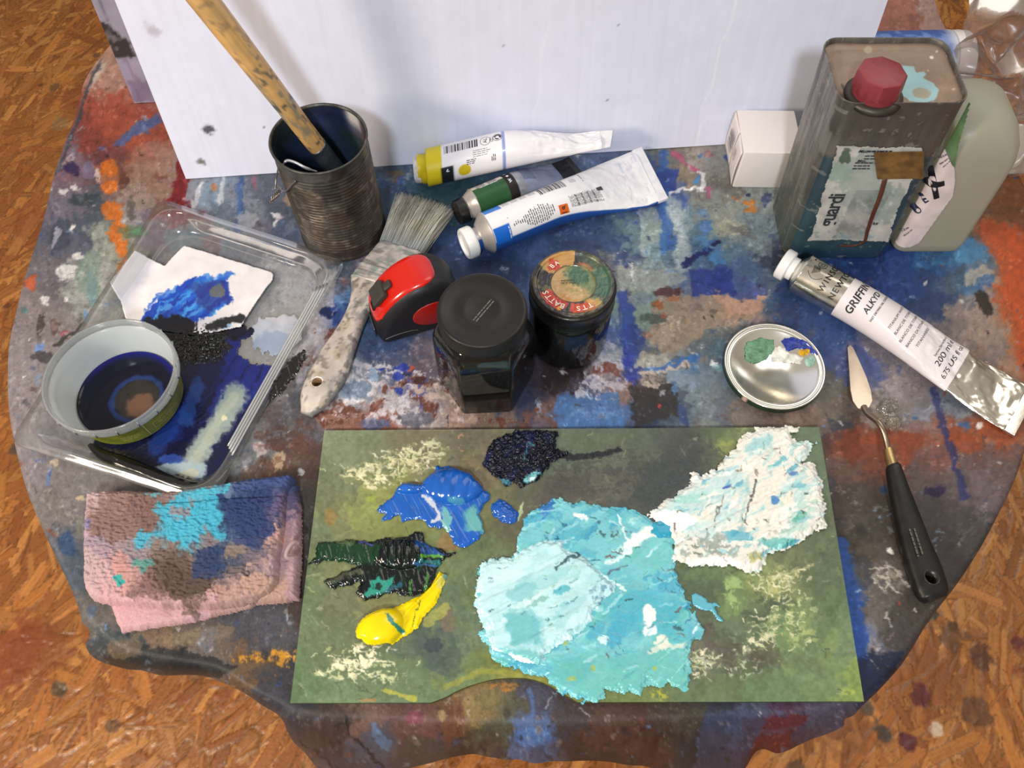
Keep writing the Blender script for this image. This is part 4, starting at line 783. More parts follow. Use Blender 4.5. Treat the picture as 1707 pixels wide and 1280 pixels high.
# ------------------------------------------------------------------ old solvent tin with a red cap
def build_tin():
    x0, y0, w_, d_, h = .2775, .4640, .0898, .0670, .1701
    T = thing('solvent_tin', 'dirty square-shouldered metal tin with a red screw cap and torn white label', 'tin', base(x0, y0))
    SX = -.0085                                             # the old tin leans a touch to the left
    def shear(V): V = np.array(V, float); V[:, 0] += SX*(V[:, 2]/h)+.004*(1-V[:, 2]/h); return V
    prof = rrect(w_/2, d_/2, .012, 8)
    def dense(P, m):
        P = np.concatenate([P, P[:1]]); s = np.concatenate([[0], np.cumsum(np.hypot(*np.diff(P, axis=0).T))]); q = np.linspace(0, s[-1], m, endpoint=False)
        return np.stack([np.interp(q, s, P[:, 0]), np.interp(q, s, P[:, 1])], -1)
    D = dense(prof, 460); zs = np.concatenate([np.linspace(.003, h-.003, 240)])
    rings = [ring3(D*.995, 0), ring3(D*1.006, .0006), ring3(D*1.006, .0024)]+[ring3(D, z) for z in zs]+[ring3(D*1.006, h-.0022), ring3(D*1.008, h-.0008), ring3(D*1.004, h), ring3(D*.985, h-.0004), ring3(D*.982, h-.0045)]
    V, F = loft(rings, cap=False); Vw = shear(V); 
    q = proj(Vw+[x0, y0, TZ]); front = V[:, 1] < -d_/2+.003
    n = fbm(V[:, 0]/.02+V[:, 1]/.02, V[:, 2]/.03, 4, 81); n2 = fbm(V[:, 0]/.003+V[:, 1]/.003, V[:, 2]/.03, 3, 82); nf = fbm(V[:, 0]/.005+V[:, 1]/.005, V[:, 2]/.005, 3, 83)
    c = hx('5f5b56')*(1+(n2-.5)*.35)[:, None]
    def mix(mask, col, al=1):
        nonlocal c; m = (np.clip(mask, 0, 1)*al)[:, None]; c = c*(1-m)+hx(col)*m
    mix(ss(.45, .62, n), '706c62', .7); mix(ss(.55, .7, nf), '4a4842', .5)
    left = (V[:, 0] < -w_/2+.004)
    mix(left*ss(.46, .6, n2), '8c8880', .7); mix(left*ss(.11, .02, V[:, 2]+(n-.5)*.08), '4a5650', .8); mix(left*ss(.52, .62, fbm(V[:, 1]/.004, V[:, 2]/.06, 3, 84)), '8a8478', .35)
    mix(ss(.122, .116, V[:, 2]+(nf-.5)*.008)*~left, '2e4a58', .85); mix(ss(.12, .0, V[:, 2])*~left*ss(.45, .6, n), '3a5a64', .7); mix(ss(.02, .0, V[:, 2])*~left, '243c5c', .6)
    mix(front*ss(.122, .16, V[:, 2]+(n-.5)*.02), '55504c', .7); mix(ss(.70, .76, nf), 'a8a49c', .5)
    mesh('tin_body', Vw, F, M('old_tin', rough=.42, metal=.35, attr=True, bump=(160, .25, .0008)), T, col=c)
    # recessed top
    us = np.linspace(-w_/2*.982, w_/2*.982, 180); vs = np.linspace(-d_/2*.982, d_/2*.982, 140); U, Vv = np.meshgrid(us, vs, indexing='ij')
    sd = sdpoly(U, Vv, prof*.981); Z = h-.0045-(.0012*ss(.0, .006, sd))+(fbm(U/.02, Vv/.02, 2, 85)-.5)*.0008
    P = shear(np.stack([U, Vv, Z], -1).reshape(-1, 3)); ok = (sd > -.0006).ravel(); F = gridF(180, 140); F = F[ok[F].all(1)][:, ::-1]
    if np.cross(P[F[0, 1]]-P[F[0, 0]], P[F[0, 2]]-P[F[0, 0]])[2] < 0: F = F[:, ::-1]
    tc = Canvas(hx('84705f')); tc.a *= (1+N2*.25+N1*.15)[..., None]
    tc.poly([(1400, 70), (1590, 62), (1605, 110), (1400, 130)], '8a7768', .6, 20, 20); tc.blob(1440, 160, 40, 20, '4c443c', .6); tc.blob(1448, 82, 8, 6, 'a8a090', .7); tc.blob(1554, 94, 4, 3, 'd8d0c4', .9); tc.blob(1580, 94, 3, 2, 'd8d0c4', .9); tc.blob(1562, 85, 2, 2, 'c8c0b4', .8); tc.blob(1548, 116, 2, 2, 'b8a080', .8); tc.blob(1590, 148, 3, 2, 'b8a898', .8)
    tc.line([(1404, 140), (1416, 165), (1430, 176), (1600, 172)], 5, '3a322c', .7, .8); tc.poly([(1505, 108), (1524, 110), (1528, 120), (1540, 118), (1545, 122), (1540, 128), (1556, 138), (1566, 150), (1560, 164), (1546, 170), (1518, 168), (1504, 156), (1502, 138)], '8fb6bc', .95, 2, 2); tc.blob(1538, 154, 15, 9, '948a76', .9, 10, .5)
    tc.poly([(1594, 118), (1622, 112), (1620, 128), (1600, 136)], 'a8855c', .9, 3); tc.blob(1612, 116, 6, 5, 'd8b888', .9)
    mesh('tin_top', P, np.ascontiguousarray(F), M('tin_top_dust', rough=.5, metal=.2, attr=True, bump=(200, .3)), T, col=tc.sample(P*[1, 1, 0]+[x0, y0, TZ+h-.005]), label='dusty brown top with a pale blue paint spill')
    # cap
    pc = np.array(at(1462, 150, h)); cx, cy = pc[0]-x0-.001, pc[1]-y0; cx -= SX
    V, F = lathe([(.0200, h-.006), (.0200, h-.0035), (.0180, h-.002), (.0165, h-.0015)], 48); mesh('cap_collar', shear(V+[cx, cy, 0]), F, M('collar_metal', '4a443e', .45, .6), T)
    pr = []
    for z, r in ((h-.002, .0150), (h+.0005, .0165), (h+.004, .0165)): pr.append((r, z))
    rings = []
    a = np.linspace(0, 2*np.pi, 64, endpoint=False)
    def octr(R, k): m = np.cos(np.pi/8)/np.cos((a+.2) % (np.pi/4)-np.pi/8); return R*((1-k)+k*m/.96)
    for z, R, k in ((h-.002, .0158, 0), (h+.001, .0160, 0), (h+.0022, .0160, 0), (h+.0028, .0166, .9), (h+.0135, .0160, 1), (h+.0148, .0156, 1), (h+.0154, .0146, 1), (h+.0153, .002, 0)):
        rings.append(np.stack([octr(R, k)*np.cos(a), octr(R, k)*np.sin(a), np.full(64, z)], -1))
    V, F = loft(rings); mesh('screw_cap', shear(V+[cx, cy, 0]), F, M('red_plastic', '85343b', .45, 0, .4, vary=(150, .10)), T, smooth='auto', label='faceted dark red cap')
    # label on the front face, laid out by inverse projection on that face
    yf = -d_/2-.0004
    def fp(x, y): p = atplane(x, y, [0, y0+yf, 0], np.array([0, 1., 0]))-[x0, y0, TZ]; return np.array([p[0], p[2]])
    LP = np.array([fp(*q_) for q_ in ((1409, 244), (1551, 246), (1545, 270), (1500, 345), (1476, 404), (1440, 402), (1400, 400), (1343, 401), (1352, 385), (1378, 318))])
    us = np.arange(LP[:, 0].min()-.002, LP[:, 0].max()+.002, .0005); vs = np.arange(LP[:, 1].min()-.002, LP[:, 1].max()+.002, .0005); U, Vv = np.meshgrid(us, vs, indexing='ij')
    nn = fbm(U/.006, Vv/.006, 4, 86); sd = sdpoly(U, Vv, LP)+(nn-.5)*.004+(fbm(U/.0015, Vv/.0015, 2, 87)-.5)*.0012; Q = np.stack([U, np.full(U.shape, yf), Vv], -1).reshape(-1, 3)
    ok = (sd > 0).ravel(); F = gridF(*U.shape); F = F[ok[F].sum(1) >= 3]; used = np.unique(F); mp = np.zeros(len(ok), int); mp[used] = np.arange(len(used))
    lc = Canvas(hx('b2b0ac')); lc.a *= (1+N2*.25+N1*.1)[..., None]
    lc.blob(1440, 300, 50, 60, '8a9a94', .5, 30, 1.3); lc.blob(1480, 340, 30, 40, '7a9088', .5, 30, 1.3); lc.blob(1400, 290, 20, 16, '8aa498', .8, 0, 1.2); lc.blob(1410, 258, 10, 14, '3c4c40', .8, 30, 1.2); lc.blob(1430, 392, 40, 8, '7c9aa8', .7, 0, 1.2, dry=.5); lc.dabs(60, (1345, 245, 1550, 402), 3, 10, ('7a8c8c', 'c8c4be', '5a7480', '9aa49c'), (.3, .7), 41, dry=.7)
    for i in range(40):
        y = 318+i*2.05; xs = 1425-(i*.98); lc.line([(xs+random.Random(i).uniform(0, 4), y), (xs+62-i*.2, y)], .9, '5c605e', .5, .9)
    V = Q[used]; mesh('paper_label', shear(V), mp[F], M('worn_paper', rough=.7, attr=True), T, col=lc.sample(shear(V)+[x0, y0, TZ]), label='torn whitish paper label')
    S = lambda s, q_, o: shear(np.stack([s, np.full(len(s), yf-o-.0002), q_], -1))
    Pr = Print(S); g = fp(1393, 352); g2 = fp(1378, 384); g3 = fp(1406, 318); ang = math.degrees(math.atan2(g3[1]-g2[1], g3[0]-g2[0]))
    Pr.text('guardi', .0175, fp(1386, 350)+[.001, 0], 90, bold=.018, spacing=.9); Pr.build('title_lettering', M('label_ink', '2c3036', .6), T); Pr = Print(S); p = fp(1452, 254); Pr.text('Mat', .0042, fp(1450, 252), 0, bold=.02, shear=.2); Pr.lines(.018, 1, .003, fp(1478, 252), 0, 3, .6, 0); Pr.text('Mes', .0038, fp(1446, 268), 0, bold=.02, shear=.2)
    Pr.lines(.012, 2, .0028, fp(1465, 262), 0, 5, .4, 0); Pr.lines(.014, 3, .003, fp(1448, 276), 0, 6, .4, .1); Pr.text('ks', .005, fp(1458, 372), 0, bold=.03)
    Pr.build('label_lettering', M('label_ink', '2c3036', .6), T)
    # tape and the brown run below it
    tp = np.array([fp(*q_) for q_ in ((1468, 252), (1552, 250), (1546, 296), (1469, 297))]); C4 = np.array(tp); nu, nv = 40, 24; a_, b_ = np.meshgrid(np.linspace(0, 1, nu), np.linspace(0, 1, nv), indexing='ij')
    G = (C4[0]*(1-a_[..., None])+C4[1]*a_[..., None])*(1-b_[..., None])+(C4[3]*(1-a_[..., None])+C4[2]*a_[..., None])*b_[..., None]; V = np.stack([G[..., 0], np.full(G.shape[:2], yf-.0009)-.0005*fbm(a_*6, b_*4, 2, 88), G[..., 1]], -1).reshape(-1, 3)
    n = fbm(a_*5, b_*5, 3, 89).reshape(-1); mesh('brown_tape', shear(V), gridF(nu, nv)[:, ::-1], M('tape', rough=.4, attr=True), T, col=hx('6c5028')*(1+(n-.5)*.7)[:, None], label='strip of brown tape')
    run = smoothpath([fp(1482, 298), fp(1470, 328), fp(1455, 358), fp(1443, 385), fp(1436, 402), fp(1418, 409), fp(1394, 409)], 40); run = np.stack([run[:, 0], np.full(40, yf-.0004), run[:, 1]], -1)
    V, F = sweep(run, np.linspace(.0020, .0011, 40), 8); V = np.array(V); V[:, 1] = yf-.0003+(V[:, 1]-yf)*.3; mesh('dried_run', shear(V), F, M('brown_resin', '5a3220', .35), T, label='brown dried run of varnish')
build_tin()

# ------------------------------------------------------------------ translucent bottle beside the tin
def build_bottle():
    bx, by = .3605, .4690; T = thing('plastic_bottle', 'translucent grey plastic bottle with a cross-marked label, right of the tin', 'bottle', base(bx, by))
    def shift(z): return -.085*np.maximum(z-.01, 0)
    rings = []
    for z, a, b, r in ((0, .022, .028, .012), (.0015, .027, .033, .010), (.006, .0292, .0355, .008), (.015, .0298, .036, .0075), (.05, .0298, .036, .0075), (.09, .0298, .036, .0075), (.108, .0296, .036, .0085), (.120, .0285, .0345, .012), (.130, .0255, .031, .018), (.137, .020, .025, .017), (.141, .013, .016, .012), (.1425, .006, .007, .005)):
        P = rrect(a, b, r, 8); P[:, 0] += shift(np.float64(z)); rings.append(ring3(P, z))
    V, F = loft(rings); mesh('bottle_body', V, F, thin('milky_plastic', 'c8c8ba', .01, .72, .35, 'd2cfbc', edge=.35), T)
    yf = -.0362
    def fp(x, y): p = atplane(x, y, [0, by+yf, 0], np.array([0, 1., 0]))-[bx, by, TZ]; return np.array([p[0]-shift(p[2]), p[2]])
    def wrap(s, q_, o):
        e = np.clip((abs(s)-.0223)/.0075, 0, .999); return np.stack([s+shift(q_)+np.sign(s)*0, yf-o*np.sqrt(1-e*e)+.0075*(1-np.sqrt(1-e*e)), q_], -1)
    def panel(pts, name, m, colf, off):
        LP = np.array([fp(*q_) for q_ in pts]); LP[:, 0] = np.clip(LP[:, 0], -.0296, .0296); us = np.arange(LP[:, 0].min(), LP[:, 0].max()+.0005, .0006); vs = np.arange(LP[:, 1].min(), LP[:, 1].max()+.0005, .0008); U, Vv = np.meshgrid(us, vs, indexing='ij')
        ok = (sdpoly(U, Vv, LP) > -.0004).ravel(); F = gridF(*U.shape); F = F[ok[F].all(1)]; V = wrap(U.ravel(), Vv.ravel(), off); return mesh(name, V, F, m, T, col=colf(U.ravel(), Vv.ravel()))
    panel([(1470, 412), (1505, 412), (1517, 411), (1532, 404), (1560, 365), (1588, 326), (1592, 300), (1591, 281), (1570, 257), (1520, 257)], 'paper_label', M('bottle_label', rough=.5, attr=True), lambda u, v: np.broadcast_to(hx('d8cac9'), (len(u), 3))*(1+(fbm(u/.01, v/.01, 3, 91)-.5)*.12)[:, None], .0006)
    panel([(1520, 256), (1570, 256), (1591, 279), (1598, 240), (1606, 176), (1560, 176)], 'green_label', M('bottle_label_green', rough=.5, attr=True), lambda u, v: hx('56744e')*(1+(fbm(u/.01, v/.01, 3, 92)-.5)*.3)[:, None], .0005)
    def strip(P, wd):
        P = smoothpath([fp(*p) for p in P], 24); d = np.gradient(P, axis=0); d /= np.linalg.norm(d, axis=1)[:, None]; n = np.stack([-d[:, 1], d[:, 0]], -1)*wd/2; return np.concatenate([P-n, P+n]), gridF(2, len(P)).tolist()
    Pr = Print(wrap)
    Pr.add(strip([(1555, 288), (1556, 300), (1558, 314), (1561, 330)], .0042), (0, 0)); Pr.add(strip([(1542, 313), (1551, 310), (1563, 307), (1574, 304)], .0060), (0, 0))
    Pr.build('pen_cross', M('marker', '14141a', .5), T, .0009, label='thick black cross drawn with a marker')
    Pr = Print(wrap); Pr.text('E', .0085, fp(1541, 335), 62, bold=.035, shear=.1); Pr.add(ringshape(0.0002, .0036), fp(1528, 353)); Pr.build('label_marks', M('blue_ink', '2c3050', .5), T, .0009)
    Pr = Print(wrap); Pr.lines(.014, 3, .0022, fp(1578, 268), 75, 3); Pr.build('label_text', M('grey_label_ink', '7a7480', .6), T, .0009); Pr = Print(wrap); Pr.lines(.012, 2, .0026, fp(1512, 388), 75, 4); Pr.rect(.0014, .0065, fp(1508, 372), -20); Pr.build('label_text', M('grey_label_ink', '7a7480', .6), T, .0009)
build_bottle()

# ------------------------------------------------------------------ white carton
def build_box():
    bx_, by_, a, w_, d_, h = .2293, .5380, -.02, .052, .0534, .0432
    T = thing('carton', 'small white cardboard carton standing left of the solvent tin', 'box', base(bx_, by_), a)
    V, F = rbox(w_, d_, h, .0012); mesh('carton_body', V, F, M('white_card', 'e6deda', .55, vary=(40, .02)), T, smooth='auto')
    # end flaps on the left
    x = -w_/2-.0006
    V = []; F = []
    for k, (y0, y1, z0, z1, bow) in enumerate(((-d_/2+.001, -.002, .001, h-.001, .0022), (.0002, d_/2-.001, .001, h-.001, .0014))):
        ys = np.linspace(y0, y1, 10); zs = np.linspace(z0, z1, 10); Y, Z = np.meshgrid(ys, zs, indexing='ij'); X = x-bow*np.sin(np.pi*(Z-z0)/(z1-z0))*.6-bow*(1-abs(Y-(y0 if k == 0 else y1))/(y1-y0))*.4
        n = sum(len(v) for v in V); V.append(np.stack([X, Y, Z], -1).reshape(-1, 3)); F += gridF(10, 10, off=n).tolist()
    o = mesh('end_flap', np.concatenate(V), F, M('white_card'), T)
    s = o.modifiers.new('thickness', 'SOLIDIFY'); s.thickness = .0005
    Pr = Print(lambda s_, q_, o_: np.stack([np.full(len(s_), x-.0026-o_), s_, q_], -1)); Pr.bars(.018, .016, (.008, .024), 90, 5, 20); Pr.lines(.016, 4, .002, (-.012, .03), 90, 6); Pr.build('barcode', M('grey_print', '6a6468', .6), T)
build_box()

# ------------------------------------------------------------------ tub, clear bag and white card behind the tin
def build_back_items():
    p = at(1540, 60, .035); L = .075; R = .030
    T = thing('plastic_tub', 'white tub with a blue sleeve, lying behind the solvent tin', 'tub', (.325, .640, TZ), math.radians(2))
    def hor(pr, n=64): V, F = lathe(pr, n); return np.stack([V[:, 2], V[:, 0], V[:, 1]+R], -1), F
    V, F = hor([(R-.004, .0), (R-.001, .001), (R-.0004, .004), (R-.0004, .098), (R-.0002, .1), (R-.0002, .1015), (R-.0007, .1025), (R-.0007, .108), (R-.002, .110), (R-.006, .1105)]); mesh('tub_body', V, F, M('white_plastic', 'dcdce0', .35), T)
    V, F = hor([(R, z) for z in np.linspace(.004, .092, 60)]); V = np.array(V)
    n = fbm(V[:, 0]/.006, V[:, 1]/.006, 4, 95)[:, None]; m = ss(.5, .62, n)*.6; c = hx('3a5ca8')*(1-m)+hx('88a4d8')*m; k = ss(.078, .092, V[:, 0])[:, None]; c = c*(1-k)+hx('c8ccdc')*k
    mesh('blue_sleeve', V, F, M('sleeve', rough=.35, attr=True), T, col=c)
    # crumpled bag
    nu, nv = 90, 90; a, b = np.meshgrid(np.linspace(0, 1, nu), np.linspace(0, 1, nv), indexing='ij')
    P00, P10, P01, P11 = (np.array(q) for q in ((.395, .52, .004), (.56, .50, .004), (.372, .585, .14), (.60, .60, .20)))
    G = (P00*(1-a[..., None])+P10*a[..., None])*(1-b[..., None])+(P01*(1-a[..., None])+P11*a[..., None])*b[..., None]
    def cr(s): return abs(fbm(a*3, b*4, 3, s)-.5)
    G[..., 1] += (cr(97)-.12)*.10+.02*np.sin(a*3.1); G[..., 2] += (cr(98)-.12)*.05*b; G[..., 0] += (cr(99)-.1)*.04
    G[..., 2] = np.maximum(G[..., 2], .003)
    lo = np.array([.45, .53, TZ]); o = mesh('plastic_bag', G.reshape(-1, 3)+[0, 0, TZ]-lo, gridF(nu, nv), thin('clear_film', 'e8e0dc', .02, .26, .28, 'c0aea6', bump=(60, .5), edge=.5)); o.location = lo
    tag(o, 'crumpled clear plastic bag at the right edge behind the bottle', 'bag')
    P = np.array([at(1655, 292, .001), at(1690, 210, .001), at(1780, 205, .001), at(1775, 285, .001)]); lo = P.mean(0); V, F = loft([P-lo, P-lo+[0, 0, .0012]]); o = mesh('white_card', V, F, M('card_white', 'd8d4cc', .6), smooth=False); o.location = lo
    tag(o, 'blank white card lying at the right edge under the clear bag', 'card')
build_back_items()
# ------------------------------------------------------------------ soft metal paint tubes
class Tube:
    """lies along local x: shoulder at 0, crimped tail at L; round at the shoulder, flattened at the tail"""
    def __init__(s, R, L, aend, f0, bend=.0016, wr=.0006, seed=1, lift=0., pinch=None, skew=0.):
        s.skew = skew
        s.R, s.L, s.aend, s.f0, s.bend, s.wr, s.seed, s.lift, s.pinch = R, L, aend, f0, bend, wr, seed, lift, pinch
    def ab(s, x):
        t = ss(s.f0*s.L, s.L, np.asarray(x, float)); b = s.R*(1-t)+s.bend*t; a = s.R*(1-t**.85)+s.aend*t**.85
        if s.pinch: k = np.exp(-((x-s.pinch[0])/s.pinch[1])**2)*s.pinch[2]; a = a*(1-k); b = b*(1-k*.4)
        return a, b, t
    def pt(s, x, phi, off=0.):
        a, b, t = s.ab(x); w_ = s.wr*ss(.1, .5, t)*np.sign(np.cos(phi))*0+s.wr*ss(.08, .4, t)
        n = (fbm(np.asarray(x)/.012, phi/.5, 3, s.seed)-.5)*2*w_*(np.cos(phi)*.5+.5)
        e = .82+.18*(1-t)
        sy = np.sign(np.sin(phi))*abs(np.sin(phi))**e; cz = np.cos(phi)
        return np.stack([x+0*phi+s.skew*t*t*a*sy, (a+off)*sy, b+(b+off)*cz+np.maximum(n, -b*.5)+s.lift*(np.clip(np.asarray(x)/s.L, 0, 1) if s.lift > .02 else ss(.3, 1, np.asarray(x)/s.L))], -1)
    def S(s, x, q, off): return s.pt(x, np.asarray(q)/s.R, off)
    def surf(s, x0, x1, p0=-np.pi, p1=np.pi, off=0., nx=160, nphi=140, closed=True):
        X, Ph = np.meshgrid(np.linspace(x0, x1, nx), np.linspace(p0, p1, nphi, endpoint=not closed), indexing='ij')
        return s.pt(X, Ph, off).reshape(-1, 3), gridF(nx, nphi, closed), X.ravel(), Ph.ravel()
    def body(s, T, m, colf, name='tube_body'):
        V, F, X, Ph = s.surf(0, s.L); return mesh(name, V, F, m, T, col=colf(X, Ph))
    def shoulder(s, T, m, neck=.008, cone=.006, col='c8c6c4'):
        R = s.R; pr = [(R, .0), (R+.0004, -.0006), (R-.0004, -.0014), (neck+.002, -cone), (neck, -cone-.0006), (neck, -cone-.008)]
        V, F = lathe(pr, 64, False); V = np.stack([V[:, 2], V[:, 0], V[:, 1]+R], -1); return mesh('shoulder', V, F, m, T)
    def cap(s, T, m, prof, x, label=None, name='cap', dz=0):
        V, F = lathe(prof, 64); V = np.stack([x-V[:, 2], V[:, 0], V[:, 1]+s.R+dz], -1); F = [f[::-1] for f in F]; return mesh(name, V, F, m, T, smooth='auto', label=label)
    def crimp(s, T, m, w_=.008, col=None, folds=2, tilt=0):
        a, b, _ = s.ab(np.array([s.L])); a = float(a[0]); z = float(b[0])+s.lift; rings = []
        for x, th in ((0, .0012), (.0006, .0020), (w_*.5, .0021), (w_-.0006, .0019), (w_, .0008)):
            P = rrect(a*1.01, th, min(th*.8, .0009), 3); ys = P[:, 0]; wob = .0005*np.sin(ys*320+x*90)
            rings.append(np.stack([s.L-.001+x+0*ys+s.skew*ys, ys, np.maximum(z+P[:, 1]+wob, .0001)], -1))
        # long edges need points along the width
        rings2 = []
        for r in rings:
            q = []; n = len(r)
            for i in range(n):
                p0, p1 = r[i], r[(i+1) % n]; k = max(1, int(np.linalg.norm(p1-p0)/.002)); k = 12 if np.linalg.norm(p1-p0) > .01 else 1
                for j in range(k): q.append(p0+(p1-p0)*j/k)
            rings2.append(np.array(q))
        V, F = loft(rings2); return mesh('crimped_tail', V, F, m, T, smooth='auto')
def aim(p, q): return math.atan2(q[1]-p[1], q[0]-p[0])
def mixc(c, mask, col, al=1.):
    m = (np.clip(mask, 0, 1)*al)[..., None]; return c*(1-m)+hx(col)*m

def griffin():
    R = .0170; s0 = np.array(at(1338, 457, R)); e0 = np.array(at(1703, 684, .0022)); L = float(np.linalg.norm((e0-s0)[:2]))-.004
    T = thing('paint_tube', 'large silver paint tube with a white label and white cap, at the right edge', 'paint tube', (s0[0], s0[1], TZ), aim(s0, e0), 'tubes of paint')
    t = Tube(R, L, .0250, .22, .0018, .0019, 101)
    sil = M('tube_silver', 'e2ddd2', .22, 1.0, bump=(70, .10, .002), vary=(40, .04))
    t.body(T, sil, lambda X, P: np.broadcast_to(hx('ddd8d0'), (len(X), 3))); t.shoulder(T, sil, .0095, .005)
    wp = M('cap_white', 'ecebea', .4, vary=(40, .02))
    t.cap(T, wp, [(.0090, 0), (.0098, .0008), (.0098, .0052), (.0128, .0058), (.0132, .0066), (.0132, .0125), (.0124, .0134), (.0004, .0134)], -.0065, 'flat round white screw cap')
    t.crimp(T, sil, .009)
    # label sleeve
    k = L/.212; x0, x1 = .040*k*1.02, L*.735
    V, F, X, P = t.surf(x0, x1, -2.2, 2.2, .00012, 120, 120, False); lab = mesh('label_sleeve', V, F, M('label_white', 'e4dcdf', .42, coat=.25, vary=(20, .015)), T, label='white paper label sleeve')
    ink = M('ink_black', '1c1a1c', .5)
    # letters read across the tube: baseline runs along +q direction
    pr = Print(t.S); A = 90
    q0 = .001
    def row(txt, size, x, q=0, **kw): pr.text(txt, size, (x, q), A, **kw)
    x = x0
    row('GRIFFIN', .0088, x+.0105, -.0062, bold=.025, shear=.12, spacing=1.02); row('ALKYD', .0066, x+.0215, -.0035, bold=.02, shear=.1, spacing=1.05); row('FAST DRYING OIL COLOUR', .0023, x+.0285, -.003, bold=.02)
    pr.build('title_lettering', ink, T, .0004); pr = Print(t.S)
    for i, w_ in enumerate(('TITANIUM WHITE', 'BLANC DE TITANE', 'BLANCO DE TITANIO', 'BIANCO DI TITANIO', 'TITANWEISS')): row(w_, .0030, x+.043+.0062*i, -.001)
    pr.build('colour_lettering', ink, T, .0004); pr = Print(t.S)
    row('Series/Série/Serie 1', .0026, x+.092*k, .004); row('200 ml e', .0066, x1-.0155, .002); row('6.75 US fl oz', .0058, x1-.0070, .000)
    pr.build('volume_lettering', ink, T, .0004)
    pr = Print(t.S); 
    row('WINSOR', .0070, x0-.0165, -.001, spacing=1.3, bold=.012); row('NEWTON', .0070, x0-.0065, -.001, spacing=1.25, bold=.012)
    # winged spiral emblem
    sp = [(( .0005+.00052*a)*math.cos(a), (.0005+.00052*a)*math.sin(a)) for a in np.linspace(0, 4.4*math.pi, 70)]
    def ribbon(P, wd):
        P = np.array(P); d = np.gradient(P, axis=0); d /= np.linalg.norm(d, axis=1)[:, None]; n = np.stack([-d[:, 1], d[:, 0]], -1)*wd/2; return np.concatenate([P-n, P+n]), gridF(2, len(P)).tolist()
    pr.add(ribbon(np.array(sp)*.55, .0004), (x0-.0265, .0035))
    for i in range(9): pr.add(ribbon([(-.004+.0006*i+.0014*math.sin(u*1.6), -.0075*u+.0005*i*u) for u in np.linspace(0, 1, 14)], .00035), (x0-.0275, -.0005))
    pr.add(ribbon([(-.006+.013*u, -.0085-.004*math.sin(u*3.1)) for u in np.linspace(0, 1, 20)], .0004), (x0-.0275, .001))
    pr.add(ribbon([(.0005*math.sin(u*9)-.007, .0085-.003*u) for u in np.linspace(0, 1, 12)], .0006), (x0-.0265, -.0005))
    pr.build('tube_lettering', ink, T, .0003)
griffin()

def blue_tube():
    R = .0178; s0 = np.array(at(812, 388, R)); e0 = np.array(at(1076, 297, .004)); L = float(np.linalg.norm((e0-s0)[:2]))
    T = thing('paint_tube', 'white and blue paint tube with an orange hazard square on its label', 'paint tube', (s0[0], s0[1], TZ), aim(s0, e0), 'tubes of paint')
    t = Tube(R, L, .0325, .35, .0028, .0014, 111, .004, skew=.20)
    def col(X, P):
        c = np.empty((len(X), 3)); c[:] = hx('ecebee'); q = -P*R
        # P grows towards +y (far side); near side is negative
        c = mixc(c, ss(-1.28, -1.33, P), '1c4c9c')
        c = mixc(c, (X > .001)*ss(.016, .0155, X)*ss(-.58, -.60, P)*ss(-1.5, -1.45, P), '1464c8'); c = mixc(c, (X > .001)*ss(.017, .0165, X)*ss(.28, .30, P)*ss(.95, .93, P), '2c78d4')
        n = fbm(X/.006, P/.4, 4, 112); c = mixc(c, ss(.64, .72, n)*ss(.7, .95, X/L), 'a8bcdc', .6); c = mixc(c, ss(.66, .72, fbm(X/.004, P/.3, 3, 113))*ss(.7, .9, X/L), 'c4b0d0', .35)
        return c
    wm = M('tube_enamel', rough=.38, attr=True, coat=.2, bump=(50, .06, .002), vary=(20, .01)); t.body(T, wm, col); t.shoulder(T, M('tube_shoulder', 'b4aeaa', .4, .4), .0085, .008)
    t.cap(T, M('blue_neck', '1c4a94', .4), [(.0100, 0), (.0104, .001), (.0104, .006), (.010, .0062)], -.0075, 'blue paint-covered neck ring', 'neck_ring', -.003)
    t.cap(T, M('cap_white', 'ecebea', .4), [(.0126, 0), (.0136, .001), (.0139, .002), (.0139, .0085), (.0130, .0098), (.0105, .0100), (.0095, .0080), (.0004, .0080)], -.0125, 'white hollow-fronted cap smudged with blue', 'cap', -.003)
    V, F = None, None
    t.crimp(T, M('crimp_white', 'e6e6ea', .4, vary=(120, .08)), .0105)
    k = Print(t.S, -1); g = Print(t.S, -1)
    # q positive is the near side
    for i in range(20): k.lines(.0030+.0128*ss(0, 6, 6-abs(i-12)+3), 1, .0016, (.020+.0020*i, .0135-.0005*(i % 3)), 90, 30+i, .5, .25)
    k.bars(.026, .011, (.066, -.0075), 0, 7, 22)
    for j in range(5): k.lines(.0105, 7, .00115, (.0785+.0062*j, .0115-.0008*j), 90, 60+j, .4, .1)
    for j in range(4): g.lines(.0085, 6, .0011, (.0215+.0085*j, -.0105), 90, 80+j, .4, .1)
    g.build('label_small_print', M('ink_grey', '9a969a', .6), T); g = Print(t.S, -1); g.lines(.006, 5, .0013, (.088, -.008), 90, 99, .4, .3)
    k.rect(.0066, .0027, (.1085, .0035), 8); k.rect(.0007, .0007, (.0165, .0065))
    k.lines(.009, 1, .0016, (.098, -.0085), 90, 98, .5, 0)
    k.build('label_print', M('ink_dark', '3a3840', .55), T); g.build('label_small_print', M('ink_grey', '9a969a', .6), T)
    o = Print(t.S, -1); o.rect(.0085, .0085, (.0668, .0170)); o.build('hazard_square', M('hazard_orange', 'd8641c', .5), T, .0002, label='orange hazard square')
    o = Print(t.S, -1); o.rect(.0048, .0008, (.0668, .0200)); o.add(ringshape(.0006, .0014, 0, 360, 16), (.0664, .0158)); o.rect(.0024, .0006, (.0678, .0150), 40); o.build('hazard_mark', M('ink_black', '1c1a1c', .5), T, .0004)
    o = Print(t.S, -1); o.lines(.011, 1, .0016, (.0145, .0185), 90, 5, .5, 0); o.build('white_print', M('ink_white', 'dfe6f0', .5), T, .0002)
